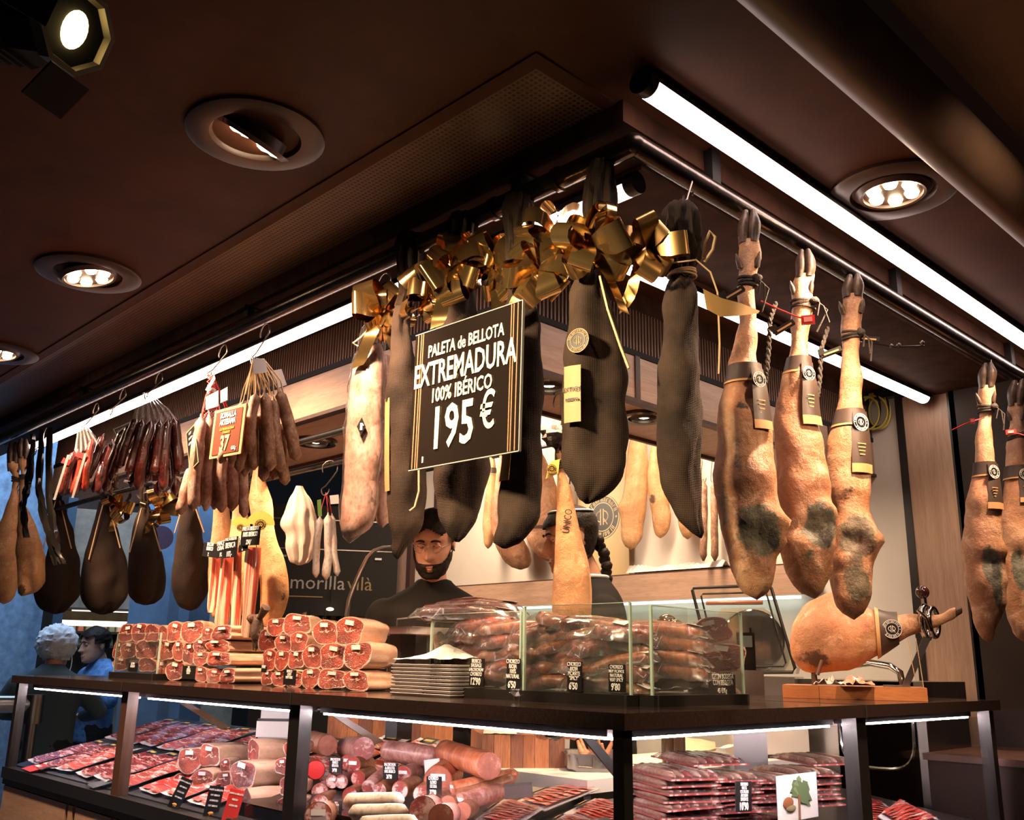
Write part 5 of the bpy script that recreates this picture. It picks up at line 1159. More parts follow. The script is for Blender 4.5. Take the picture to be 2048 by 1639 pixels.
pile = [('bottom row', [(523,542,1341,1371), (543,570,1341,1371), (573,603,1343,1372), (603,637,1338,1376), (638,687,1338,1376), (688,734,1338,1377)]),
        ('second row up', [(525,549,1301,1341), (549,575,1302,1340), (577,604,1303,1338), (605,640,1292,1337), (640,688,1290,1338), (688,738,1287,1338)]),
        ('third row up', [(517,549,1262,1302), (550,580,1270,1304), (580,612,1266,1303)]), ('top row', [(534,568,1238,1271), (568,616,1230,1270), (626,671,1243,1290), (672,722,1238,1289)])]
n = 0
for rn, lst in pile:
    for i, (a, b, c_, d_) in enumerate(lst):
        big = b > 700; n += 1
        chunk('wrapped half ham with white sticker in the right pile, %s, %s from left' % (rn, row_words(i, 0)), a, b, c_, d_, .235, d=.17 if big else .13, off=-.55 if big else -.40, v=n % 4, group=G1, z=ZT+.0005 if rn[0] == 'b' else None)
G2 = 'wrapped ham halves in the left hand pile'
pile = [('bottom row', [(313,331,1320,1358), (332,364,1322,1359), (388,412,1331,1360), (413,441,1335,1361), (441,468,1333,1361)]),
        ('second row up', [(319,344,1283,1321), (344,364,1283,1322), (364,386,1287,1328), (386,414,1305,1331), (415,456,1304,1332)]),
        ('third row up', [(316,333,1253,1282), (333,361,1246,1283), (361,402,1244,1285), (387,412,1280,1306), (413,456,1280,1304)]), ('top row', [(403,424,1256,1280), (424,460,1253,1280)])]
for rn, lst in pile:
    for i, (a, b, c_, d_) in enumerate(lst):
        n += 1; lg = b >= 456
        chunk('wrapped half ham with white sticker in the left pile, %s, %s from left' % (rn, row_words(i, 0)), a, b, c_, d_, .25, d=.34 if lg else .13, off=-.95 if lg else -.5, v=n % 4, dark=n % 3 == 0, group=G2, z=ZT+.0005 if rn[0] == 'b' else None)
G3 = 'dark ham pieces in the far left glass box'
for rn, lst in (('bottom row', [(226,254,1317,1343), (277,309,1318,1344)]), ('middle row', [(225,241,1285,1317), (241,270,1285,1317), (271,309,1283,1318)]), ('top row', [(237,263,1251,1284), (263,289,1247,1284), (289,314,1251,1284)])):
    for i, (a, b, c_, d_) in enumerate(lst):
        n += 1; chunk('dark ham piece in the far left glass box, %s, %s from left' % (rn, row_words(i, 0)), a, b, c_, d_, .27, d=.12, off=-.4, v=n % 3, dark=True, group=G3, z=ZT+.026 if rn[0] == 'b' else None)

# ---- clear boxes with black bases
def clear_box(name, label, a, b, depth, h, side):
    """a, b = front corners on the counter"""
    d = b-a; L = d.length; t = thing(name, label, 'display box', a, atan2(d.y, d.x))
    MB().bbox((-.012, -.012, 0), (L-.001, depth, .022)).build('base', M['black'], t, smooth=.2)
    MB().bbox((0, 0, .022), (L, .004, h)).build('front_pane', M['acry'], t, smooth=0)
    MB().bbox((0, .004, .022), (.004, depth, h)).build('side_pane', M['acry'], t, smooth=0); MB().bbox((L-.004, .004, .022), (L, depth, h)).build('side_pane', M['acry'], t, smooth=0)
    e = MB(); e.bbox((0, -.0005, h), (L, .0045, h+.0012)); e.build('pane_edge', M['edge'], t, smooth=0)
    for x_ in (-.0015, L-.003): MB().bbox((x_, -.001, .022), (x_+.0045, .005, h)).build('pane_edge', M['edge'], t, smooth=0)
    for x_ in (0, L-.006): MB().bbox((x_, -.0135, .0), (x_+.003, -.012, .022)).build('base_joint', M['steel'], t, smooth=0)
    return t
c1 = P(862, 1379, z=ZT); xb = .215
clear_box('clear_box', 'clear box of dark and red sausage packs, left of the tall pane joint', Vector((xb, P(858, 1376, x=xb).y, ZT)), Vector((xb, P(1040, 1386, x=xb).y, ZT)), .20, .195, 'x')
clear_box('clear_box', 'clear box of orange chorizo packs, right of the tall pane joint', Vector((xb, P(1046, 1386, x=xb).y, ZT)), Vector((xb, P(1262, 1398, x=xb).y, ZT)), .20, .205, 'x')
yb = .13
clear_box('clear_box', 'clear box with two red ham packs, at the corner of the counter', Vector((P(1306, 1400, y=yb).x, yb, ZT)), Vector((P(1490, 1400, y=yb).x, yb, ZT)), .20, .20, 'y')
clear_box('clear_box', 'far left clear box holding dark ham pieces', Vector((.215, P(226, 1350, x=.215).y, ZT)), Vector((.215, P(312, 1356, x=.215).y, ZT)), .22, .165, 'x')

# ---- vacuum packed sausages
def pack_proto(k, m, n=2, L=.17, r=.017, bend=.012):
    t = thing('sausage_pack', 'proto', 'sausage pack', (0, 0, 0)); rr = random.Random(k)
    for i in range(n):
        y = (i-(n-1)/2)*r*1.8; a = Vector((-L/2, y, r)); b = Vector((L/2, y+rr.uniform(-.006, .006), r*rr.uniform(.9, 1.1)))
        sausage_mb(a, b, r*rr.uniform(.92, 1.08), k*5+i, bend*rr.uniform(.4, 1.2), .22, 12, 14, False, bdir=(0, .3, 1)).build('sausage', m, t, smooth=1.2)
    mb = MB(); nu, nv = 14, 7; W = r*1.8*n+.012
    def fn(u, v):
        x = (u-.5)*(L+.045); y = (v-.5)*(W+.028); e = max(0, 1-((u-.5)*2)**6)*max(0, 1-((v-.5)*2)**4)
        return (x, y, r*.55+e*r*1.65+.006*nz((u*9, v*6, k), 1)+.003*nz((u*25, v*16, k), 1))
    mb.grid(fn, nu, nv); mb.build('film', M['wrap'], t, smooth=.5)
    mb = MB(); mb.box((L*.40, 0, r*2.15), (.032, W*.7, .0008), Matrix.Rotation(.12, 3, 'Y')); mb.build('label', M['paper'], t, smooth=0)
    return t
PK = {k: pack_proto(*a) for k, a in {'red': (1, M['chor'], 2, .15, .020), 'brown': (2, M['chorbrown'], 2, .18, .0185), 'brown2': (3, M['chorbrown'], 3, .16, .015), 'dark': (4, M['chordark'], 2, .19, .018)}.items()}
USED = set()
def pack(kind, lab, px, py, pl, side='x', off=0.0, tilt=0.0, roll=0.0, sc=1.0, group=None, z=None):
    p_ = P(px, py, **{side: pl}); rot = (roll, tilt, face_rot(p_)+off)
    if z is not None: p_.z = z
    if kind not in USED: USED.add(kind); o = PK[kind]; o.location = p_; o.rotation_euler = rot; o.scale = (sc,)*3; o['label'] = lab; o['group'] = group
    else: o = dup(PK[kind], p_, rot, lab, group, (sc,)*3)
    return o
rr = random.Random(5)
GB1, GB2 = 'sausage packs in the left clear box', 'chorizo packs in the middle clear box'
LV = ['bottom layer', 'second layer up', 'third layer up', 'fourth layer up', 'top layer']
for i, y in enumerate((1376, 1352, 1326, 1300, 1274)):
    pack('red', 'red sausage pack in the left clear box, %s, front column' % LV[i], 968+rr.uniform(-8, 8), y, .31, off=rr.uniform(.25, .6), tilt=rr.uniform(-.12, .12), sc=1.0, group=GB1)
    pack('red' if i % 2 else 'brown', 'red sausage pack in the left clear box, %s, by the pane joint' % LV[i], 1022+rr.uniform(-6, 6), y+1, .33, off=rr.uniform(.1, .5), tilt=rr.uniform(-.15, .15), sc=.95, group=GB1)
pack('dark', 'dark speckled sausage pack lying on top of the left clear box', 930, 1252, .30, off=.05, tilt=.03, sc=1.25, group=GB1); pack('dark', 'upper of two dark sausage packs lying over the left clear box', 950, 1240, .34, off=-.05, tilt=-.02, sc=1.2, group=GB1)
for px_, nm in ((884, 'grey speckled'), (912, 'dark red')):
    q = P(px_, 1373, x=.27); t = thing('sausage_pack', 'upright %s sausage pack at the left end of the clear box' % nm, 'sausage pack', q, face_rot(q), GB1)
    for k, dx in enumerate((-.012, .016)): sausage_mb((dx, 0, .002), (dx+.002, 0, .135), .017, px_+k, .004, .1, 12, 14, False).build('sausage', M['somalla'] if px_ < 900 and k == 0 else M['chordark'] if px_ > 900 else M['fuet'], t, smooth=1.2)
    MB().grid(lambda u, v: ((u-.5)*.085, -.020-.004*nz((u*8, v*9, px_), 1)+.016*((u-.5)*2)**4, v*.15), 8, 10).build('film', M['wrap'], t, smooth=.6)
for c_, (cx, dy) in enumerate(((1085, 0), (1140, 2), (1195, 4), (1240, 6))):
    for i, y in enumerate((1382, 1358, 1333, 1308, 1284, 1266)):
        if i == 5 and c_ != 1 and c_ != 2: continue
        pack(('brown', 'brown2', 'red')[(i*2+c_) % 3] if i != 5 else 'brown', 'chorizo pack in the middle clear box, %s, %s column from left' % ((LV+['topmost spill'])[i], row_words(c_, 0)), cx+rr.uniform(-8, 8), y+dy, .30+.02*(c_ % 2), off=rr.uniform(-.5, .6), tilt=rr.uniform(-.25, .25), roll=rr.uniform(-.2, .2), sc=.88, group=GB2)
for i, (y, x) in enumerate(((1386, 1345), (1366, 1322), (1338, 1318), (1310, 1322), (1284, 1318))):
    pack('dark' if i == 0 else 'brown', 'long chorizo pack between the middle and corner clear boxes, %s' % LV[i], x, y, .24, side='y', off=.12, tilt=.05 if i else -.08, sc=1.05+.08*(i in (1, 3)), group='long chorizo packs by the corner box')
chunk('red wrapped ham piece lying on another in the corner clear box, upper', 1395, 1468, 1237, 1288, .235, d=.14, off=.1, v=2, side='y', roll=-.25); chunk('red wrapped ham piece in the corner clear box, lower, with white sticker', 1402, 1487, 1288, 1346, .225, d=.14, off=.1, v=1, dark=True, side='y')
pack('red', 'red sausage pack standing under the ham pieces in the corner clear box', 1412, 1384, .24, side='y', off=.8, tilt=.3, sc=.9)
q = P(1425, 1388, y=.26); MBx = MB(); MBx.box((0, 0, .04), (.10, .06, .05)); o = MBx.build('pack_rest', M['foil'], smooth=0, loc=(q.x+.02, q.y+.02, ZT+.001)); tag(o, 'dark block under the ham pieces in the corner clear box', 'box')

# ---- handwritten price cards
def vcard(label, x0, x1, y0, y1, pl, lines, price, side='x', unit=None, slant=0, **kw):
    q = {side: pl}; return price_card('price_card', label, P(x0, y0, **q), P(x1, y0+(1 if side == 'x' else 0), **q), P(x0+slant, y1, **q), lines, price, unit=unit, **kw)
vcard('black card reading catalan artisan sausage at the left end of the clear box', 862, 890, 1316, 1372, .208, ['FUETS', 'CATALAN', 'ARTISAN', 'SAUSAGE'], "10'90")
vcard('black card reading iberico sausages 12 90 on the left clear box', 940, 968, 1316, 1372, .208, ['IBERICO', 'SAUSAGE', 'SALCHICHON', 'CHORIZO'], "12'90")
vcard('black card reading chorizo rioja 100 percent natural at the pane joint', 1014, 1040, 1316, 1380, .208, ['CHORIZO', 'RIOJA', '100%', 'NATURAL'], "6'50")
vcard('black card reading chorizo rioja picante spicy', 1135, 1163, 1322, 1382, .208, ['CHORIZO', 'RIOJA', 'PICANTE', '"SPICY"'], "6'50")
vcard('black card reading chorizo muy picante very spicy 9 80', 1217, 1250, 1328, 1383, .208, ['CHORIZO', 'MUY PICANTE', 'NATURAL', 'VERY SPICY'], "9'80")
vcard('tilted black card with 45 in the corner clear box', 1418, 1470, 1349, 1386, .136, ['CECIN BODEGA', 'CON BELLOTA'], '45 €/Kg', side='y', slant=10)
vcard('small black card in front of the right pile of ham halves', 568, 592, 1339, 1369, .20, ['IBERICO', 'CEBO', 'HAM 100%'], None)
vcard('small black card in front of the left pile of ham halves', 366, 391, 1331, 1357, .21, ['100%', 'BELLOTA', '1/2 JAMON', 'IBERICO'], None)
vcard('dim black card inside the far left clear box', 258, 275, 1325, 1342, .212, ['CECINA', 'DE LEON'], None)
vcard('tiny black card at the left edge of the right ham pile', 523, 533, 1332, 1344, .205, ['HAM'], None)

# ---- stack of white trays with a napkin heap on it
q = P(828, 1392, z=ZT); dirx = atan2(-1, 0)
for k in range(9):
    mb = MB(); h0 = k*.0085
    mb.loft([[Vector((x*.075*s_, y*.115*s_, z)) for x, y in ((-1, -1), (1, -1), (1, 1), (-1, 1))] for s_, z in ((.96, 0), (1.0, .0045), (1.0, .006), (.97, .006), (.95, .002))], cap=True)
    o = mb.build('tray', M['white'], smooth=.3, loc=(q.x+.09, q.y, ZT+.0005+h0)); tag(o, 'thin white tray left of the clear boxes, %s from the bottom of its stack' % ORD[k], 'tray', 'stacked white trays')
mb = MB(); mb.grid(lambda u, v: ((u-.5)*.15, (v-.5)*.22, .010+.040*max(0, 1-abs(u-.5)*2)*max(0, 1-abs(v-.45)*1.9)+.004*nz((u*5, v*5, 0), 1)), 12, 12)
o = mb.build('napkin_heap', M['paper'], smooth=.5, loc=(q.x+.09, q.y, ZT+.0765)); tag(o, 'white folded napkin heap on the stacked trays', 'napkin')
# steel weighing pan behind the ham pile, and a curved steel guard arm
q = P(806, 1262, x=.62); t = thing('weighing_scale', 'steel pan scale with thin wire rail behind the right ham pile', 'scale', (q.x, q.y, ZW))
mb = MB(); z = q.z-ZW; mb.loft([[Vector((x*.10*s_, y*.16*s_, z+dz_)) for x, y in ((-1, -.9), (-.9, -1), (.9, -1), (1, -.9), (1, .9), (.9, 1), (-.9, 1), (-1, .9))] for s_, dz_ in ((.8, -.012), (1, .006), (1.02, .010), (.96, .010), (.78, -.006))]); mb.build('pan', M['steel'], t, smooth=.5)
MB().bbox((-.03, -.03, 0), (.03, .03, z-.012)).build('column', M['black'], t); MB().bbox((-.11, -.14, 0), (.11, .14, .04)).build('scale_base', M['black'], t)
MB().tube([(.09, -.05, z), (.09, -.05, z+.055), (.09, .15, z+.045), (.09, .15, z)], .003, 6).build('wire_rail', M['steel'], t)
pts = [P(a, b, x=.75) for a, b in ((786,1093),(768,1094),(750,1100),(735,1115),(722,1140),(709,1170),(698,1200),(694,1230),(694,1262))]; c_ = pts[-1]
t = thing('guard_arm', 'curved flat steel arm rising left of the bearded server', 'arm', (c_.x, c_.y, ZW)); MB().tube([v-t.location for v in pts]+[Vector((0, 0, 0))], .011, 8, flat=.5).build('arm', M['steel'], t, smooth=1)

# ---- ham clamped on its stand
yj = .20
def colprof(cols, p, rz):
    k = []
    for px, y0, y1 in cols:
        a = loc2(p, PV(px, y0, p), rz); b = loc2(p, PV(px, y1, p), rz); k.append(((a.x+b.x)/2, (a.z+b.z)/2, (a.z-b.z)/2))
    return k
pj = P(1720, 1280, y=yj); rz = face_rot(pj); xz = lambda px, py, dy=0: loc2(pj, PV(px, py, pj), rz)+Vector((0, dy, 0))
cols = [(1580,1284,1298),(1583,1268,1314),(1588,1250,1326),(1596,1234,1336),(1608,1217,1344),(1624,1203,1347),(1645,1192,1346),(1668,1186,1342),(1692,1192,1340),(1718,1204,1332),(1741,1215,1318),(1768,1226,1302),(1792,1229,1286),(1820,1227,1268),(1850,1229,1259),(1881,1226,1250),(1904,1214,1240),(1924,1211,1226)]
k = colprof(cols, pj, rz); mb = MB(); SEG = 28
def interp(k, u):
    u *= len(k)-1; i = min(int(u), len(k)-2); f = u-i; g = lambda j, c: k[max(0, min(len(k)-1, j))][c]
    return [(.5*((2*g(i, c))+(-g(i-1, c)+g(i+1, c))*f+(2*g(i-1, c)-5*g(i, c)+4*g(i+1, c)-g(i+2, c))*f*f+(-g(i-1, c)+3*g(i, c)-3*g(i+1, c)+g(i+2, c))*f**3)) for c in (0, 1, 2)]
NN = 60
for i in range(NN+1):
    x, z, h = interp(k, i/NN); ring = []
    for j in range(SEG):
        a = 2*pi*j/SEG; v = Vector((x, -cos(a)*h*.72, z+sin(a)*h)); kk = nz(v, 16, 77)*.006+nz(v, 45, 78)*.002; v += Vector((0, -cos(a), sin(a)))*kk*(1 if 1 < i < NN-1 else .2); n0 = len(mb.v); mb.v.append(tuple(v))
        q1 = ((v.x-xz(1636, 1318).x)/.05)**2+((v.z-xz(1636, 1318).z)/.03)**2; q2 = ((v.x-xz(1690, 1240).x)/.06)**2+((v.z-xz(1690, 1240).z)/.05)**2
        mb.c[n0] = (0, .8*exp(-q2) if v.y < 0 else 0, (.75*exp(-q1) if v.y < 0 else 0)+(.9 if i > NN*.965 else 0), 1)
    if i:
        n0 = len(mb.v)-2*SEG
        for j in range(SEG): mb.f.append((n0+j, n0+(j+1) % SEG, n0+SEG+(j+1) % SEG, n0+SEG+j)); mb.mi.append(0)
mb.f.append(tuple(reversed(range(SEG)))); mb.f.append(tuple(range(NN*SEG, NN*SEG+SEG))); mb.mi += [0, 0]
hj = thing('clamped_ham', 'whole ham lying sideways clamped in the wooden stand on the counter', 'ham', pj, rz); mb.build('cured_body', M['hambrown'], hj, smooth=1.5, col=(0, 0, 0, 1))
def xband(u0, u1, off, name, m, arc=(0, 2*pi), n=4):
    mb = MB(); rings = []
    for o_, us in ((off, [u0+(u1-u0)*i/n for i in range(n+1)]), (off-.0012, [u1+(u0-u1)*i/n for i in range(n+1)])):
        for u in us: x, z, h = interp(k, u); rings.append([Vector((x, -cos(a)*(h*.72+o_), z+sin(a)*(h+o_))) for a in [2*pi*j/28 for j in range(28)]])
    mb.loft(rings, loop=True); return mb.build(name, m, hj, smooth=1)
xband(.625, .715, .0075, 'paper_collar', MATS['collar_brown']); xband(.612, .628, .009, 'collar_edge', M['kraft'])
x, z, h = interp(k, .685); crest(hj, .026, 0, M['card'], M['chalk'], (x, -h*.72-.011, z+.002))
for dx in (0, .02): strand(hj, [Vector((x+.04+dx, -h*.6, z-h*.5)), Vector((x+.045+dx, -h*.65, z-h-.05)), Vector((x+.05+dx, -h*.6, z-h-.09-dx*2))], .0012)
st = thing('ham_stand', 'wooden ham stand with steel clamp and dark ball knob', 'ham stand', (pj.x, pj.y, ZT), rz); sz = lambda px, py, dy=0: xz(px, py, dy)+Vector((0, 0, pj.z-ZT))
a, b = sz(1571, 1392), sz(1851, 1391); zt = sz(1700, 1371).z
MB().bbox((a.x, -.10, .0005), (a.x+(b.x-a.x)*.26, .10, zt)).build('board_end', M['board'], st, smooth=.2); MB().bbox((a.x+(b.x-a.x)*.26+.001, -.10, .0005), (b.x, .10, zt)).build('board', M['board'], st, smooth=.2)
c_ = sz(1628, 1345); MB().tube([(c_.x, 0, zt-.002), (c_.x, 0, c_.z+.012)], .008, 10).build('spike', M['iron'], st); MB().tube([(c_.x+.012, -.085, c_.z-.005), (c_.x+.028, -.088, c_.z+.035)], .010, 8, flat=.6).build('prong', M['iron'], st)
a, b = sz(1812, 1366), sz(1852, 1276); mb = MB(); mb.plate([(a.x-.014, -.02, zt), (a.x+.006, -.02, zt), (b.x+.012, -.02, b.z), (b.x-.010, -.02, b.z)], .006).build('upright_strap', M['steel'], st); MB().bbox((a.x-.06, -.03, zt), (a.x+.01, .03, zt+.004)).build('strap_foot', M['steel'], st)
g = sz(1852, 1244); rx = .030; rg = abs(sz(1852, 1212).z-g.z)
mb = MB(); mb.tube([(g.x+.012*cos(2*pi*j/24), .028*cos(2*pi*j/24)*1.1, g.z+rg*sin(2*pi*j/24)) for j in range(24)], .009, 10, loop=True, up=(1, 0, 0)); mb.build('clamp_ring', M['chrome'], st, smooth=1); mb = MB(); mb.tube([(g.x+.020+.014*cos(2*pi*j/24), .034*cos(2*pi*j/24), g.z+rg*.9*sin(2*pi*j/24)) for j in range(24)], .007, 10, loop=True).build('clamp_ring', M['chrome'], st, smooth=1)
kb = sz(1845, 1184); MB().tube([(g.x+.004, 0, g.z+rg*.95), (kb.x+.004, 0, kb.z)], .004, 8).build('knob_stem', M['chrome'], st); MB().ball((kb.x, 0, kb.z), .0185, 20, 14).build('ball_knob', mat('knob_brown', (.05, .016, .012), .12, coat=.8), st, smooth=1)
mb = MB(); mb.tube([(g.x-.02, -.03, g.z+rg*.7), (g.x, -.036, g.z+rg*.2), (g.x+.01, -.036, g.z-rg*.6)], .010, 8, flat=.5).build('clamp_jaw', M['chrome'], st, smooth=1)
for k_, (px, w__) in enumerate(((1660, .05), (1712, .06))):
    q = P(px, 1368, y=.16); mb = MB(); mb.grid(lambda u, v: ((u-.5)*w__*1.6, (v-.5)*.05, .004+.012*abs(nz((u*5, v*5, k_), 1))*4*(1-abs(u-.5)*1.6)), 12, 8); o = mb.build('crumpled_film', mat('crumpled_%d' % k_, (.7, .55, .5) if k_ == 0 else (.5, .2, .13), .25, coat=.7), smooth=.3, loc=(q.x, q.y, ZT+zt+.0005), rz=rz); tag(o, 'crumpled shiny film scrap on the ham stand board, %s' % ('paler left one' if k_ == 0 else 'redder right one'), 'wrapper')

# ---- slicer and bits behind the right counter
ps = P(1480, 1352, x=1.75); rz = face_rot(ps)-.15; t = thing('meat_slicer', 'pale steel meat slicer with clear tilted guard behind the corner box', 'slicer', (ps.x, ps.y, ps.z), rz); xzs = lambda px, py, dy=0: loc2(ps, PV(px, py, ps), face_rot(ps))+Vector((0, dy, 0))
mb = MB(); a, b = xzs(1400, 1350), xzs(1592, 1352); mb.bbox((a.x, -.05, -.08), (b.x, .30, .0)).build('base', M['steel'], t, smooth=.2)
mb = MB(); q = [xzs(*v) for v in ((1425,1348),(1425,1222),(1432,1212),(1520,1212),(1535,1222),(1588,1335),(1585,1348))]; mb.plate([v+Vector((0, .12, 0)) for v in q], .12).build('housing', mat('slicer_white', (.62, .60, .50), .3, coat=.3), t, smooth=.3)
def frame(ptsl, r, y, nm, m_):
    MB().tube([xzs(*v)+Vector((0, y, 0)) for v in ptsl], r, 8, loop=True).build(nm, m_, t, smooth=1)
frame(((1386,1180),(1388,1176),(1540,1172),(1545,1178),(1592,1336),(1588,1344),(1432,1346),(1427,1340)), .006, -.03, 'guard_frame', M['black']); frame(((1404,1192),(1408,1188),(1532,1186),(1536,1190),(1574,1326),(1570,1332),(1442,1334),(1438,1330)), .0035, -.03, 'guard_frame', M['black'])
MB().plate([xzs(*v)+Vector((0, -.03, 0)) for v in ((1386,1178),(1542,1174),(1590,1342),(1430,1346))], .003).build('guard_pane', M['acry'], t, smooth=0)
a, b = xzs(1418, 1207, -.06), xzs(1530, 1207, -.06); MB().tube([a, b], .012, 12, flat=.7).build('wooden_handle', mat('handle_red', (.26, .075, .03), .35, coat=.4), t, smooth=1)
MB().lathe([(.001, -.01), (.11, -.006), (.115, 0), (.11, .006), (.001, .01)], 32, xzs(1500, 1280, .08), 'y').build('blade', M['chrome'], t, smooth=.5)
for (px, py, r_, lab) in ((1334, 1248, 21, 'glossy dark round jar lid behind the corner chorizo packs'), (1352, 1254, 16, 'second dark round jar lid half hidden behind the first')):
    q = P(px, py, x=1.1); rr_ = (P(px+r_, py, x=1.1)-q).length*.8; o = MB().lathe([(rr_*.8, 1.03-q.z), (rr_*.8, -.06), (rr_, -.05), (rr_, 0)]+[(rr_*cos(a_*pi/16), rr_*sin(a_*pi/16)) for a_ in range(1, 8)], 24).build('jar', mat('jar_dark' + str(px), (.06, .035, .02), .1, coat=1), smooth=.8, loc=q); tag(o, lab, 'jar')
q = P(1494, 1340, x=1.35); t = thing('card_terminal', 'small black card terminal behind the corner clear box', 'terminal', (q.x, q.y, q.z), face_rot(q)); MB().bbox((-.028, -.02, 0), (.028, .02, .115)).build('body', M['foil'], t, smooth=.2); MB().bbox((.012, -.01, .115), (.02, .01, .13)).build('antenna', M['foil'], t); MB().bbox((-.02, -.022, .07), (.02, -.02, .105)).build('screen', mat('screen_dim', (.05, .06, .06), .1), t)
MB_ = MB().bbox((-.05, -.05, ZW-q.z+.0), (.05, .05, -.001)); MB_.build('stand', M['steel'], t)
# bent steel handrail of the rear sink
pts = [P(a, b, x=1.9) for a, b in ((1700,1330),(1740,1325),(1780,1332),(1800,1345),(1805,1370))]; c_ = pts[0]; t = thing('steel_sink', 'bent steel tub rim behind the ham stand', 'sink', (c_.x, c_.y, 0)); MB().tube([v-t.location for v in pts], .012, 10).build('rim', M['chrome'], t, smooth=1)
MB().bbox((.0, -.25, .0), (.35, .22, c_.z-.05)).build('tub', M['steel'], t, smooth=.2)

# ------------------------------------------------------------------ inside the display cases
def slice_pack_proto(k, m, L=.27, W=.15, n=7):
    t = thing('sliced_pack', 'proto', 'sliced ham pack', (0, 0, 0)); rr = random.Random(k)
    MB().grid(lambda u, v: ((u-.5)*W, v*L, .003+.004*((u-.5)*2)**6), 8, 4).build('tray_film', mat('pack_backing', (.62, .56, .56), .25, coat=.6) if 'pack_backing' not in MATS else MATS['pack_backing'], t, smooth=1)
    for i in range(n):
        mb = MB(); y0 = .012; y1 = L-.03; x0 = -W/2+.014+(W-.028)*i/n; w_ = (W-.028)/n*1.5; ph = rr.uniform(0, 6)
        mb.grid(lambda u, v: (x0+u*w_+.004*sin(v*7+ph), y0+(y1-y0)*v+.006*sin(ph), .006+.0035*(1-u)*1.6+.002*sin(v*9+ph)+.0018*u), 4, 8); mb.build('slice', m, t, smooth=1)
    mb = MB(); mb.box((0, L-.02, .012), (W*.45, .035, .001)); mb.build('label', M['card'], t, smooth=0); MB().box((0, L-.02, .0128), (W*.3, .012, .0006)).build('label_print', MATS.get('tag_gold', M['kraft']), t, smooth=0)
    return t
SP = {'slice': slice_pack_proto(1, M['slice']), 'slicered': slice_pack_proto(2, M['slicered']), 'slicedim': slice_pack_proto(3, M['slicedim'])}; SU = set()
SLOPE = math.atan(.25)
def spack(kind, lab, x, y, h=.004, yaw=0.0, side='l', sc=1.0, tilt=0, group=None):
    dd = x if side == 'l' else y; loc = (x, y, deckz(dd, .25 if side == 'l' else .12)+h)
    rot = (Matrix.Rotation(-SLOPE, 4, 'Y') if side == 'l' else Matrix.Rotation(SLOPE, 4, 'X')) @ Matrix.Rotation((-pi/2 if side == 'l' else 0)+yaw, 4, 'Z') @ Matrix.Rotation(tilt, 4, 'X'); rot = tuple(rot.to_euler())
    if kind not in SU: SU.add(kind); o = SP[kind]; o.location = loc; o.rotation_euler = rot; o.scale = (sc,)*3; o['label'] = lab
    else: o = dup(SP[kind], loc, rot, lab, None, (sc,)*3)
    if group: o['group'] = group
    return o
rr = random.Random(9); GP = 'sliced packs in the left display cases'
for i in range(6):
    y = 2.14+i*.165
    for r_, x in enumerate((.05, .345)):
        spack('slicedim' if (i+r_) % 3 != 0 or i > 3 else 'slice', 'sliced pack in the far left case, %s row, %s from the post between cases' % (('front', 'back')[r_], row_words(i, 0)), x, y, .005+.004*(i % 2), rr.uniform(-.10, .10), group=GP)
for i, y in enumerate((1.60, 1.77, 1.94)):
    for r_, x in enumerate((.05, .345)):
        spack('slice' if (i+r_) % 2 else 'slicered', 'sliced pack in the middle left case, %s row, %s from the ham pieces' % (('front', 'back')[r_], row_words(i, 0)), x, y, .005+.004*(i % 2), rr.uniform(-.12, .05), group=GP)
for i, (y, x) in enumerate(((1.44, .36), (1.27, .37))): spack('slice', 'sliced pack at the back of the middle left case, %s one' % ('left', 'right')[i], x, y, .006, -.08, tilt=.10, group=GP)
# red and black cards lying on the deck
def deck_quad(name, label, pts, m, th=.002, lines=None, cat='price card', h=.012):
    q = [PD(*p_, h, 'l', .25) for p_ in pts]; t, w_, hh = panel(name, label, cat, q[0], q[1], q[3], th, m, hk=False)
    y = hh*.33
    for s_ in lines or []: letter(t, s_, min(hh*.17, w_*.22), M['chalk'], 0, y, y=-.0012, sx=.75, bold=.0003); y -= hh*.24
    return t
deck_quad('flat_card', 'red card lying at the left end of the far left case', [(113,1516),(132,1522),(90,1557),(66,1545)], M['redcard'], lines=['JAMON', 'DUROC', 'ACORN'])
deck_quad('flat_card', 'black card with gold print lying beside the red one', [(134,1514),(150,1519),(118,1552),(100,1546)], M['card'], lines=['PALETA', 'IBERICA'])
deck_quad('flat_card', 'black card lying at the front of the far left case near the post', [(226,1553),(240,1560),(208,1590),(190,1578)], M['card'], lines=['LOMO', '12'])
def pig(parent, m, s, x, z):
    mb = MB(); mb.ball((x, -.002, z), (s, .0014, s*.62), 14, 8); mb.ball((x-s*.85, -.002, z-s*.1), (s*.42, .0014, s*.38), 10, 6)
    for dx in (-.55, -.25, .3, .6): mb.box((x+s*dx, -.002, z-s*.65), (s*.2, .0024, s*.6))
    mb.box((x-s*.75, -.002, z+s*.35), (s*.2, .002, s*.3), Matrix.Rotation(.4, 3, 'Y')); mb.build('pig_print', m, parent, smooth=1)
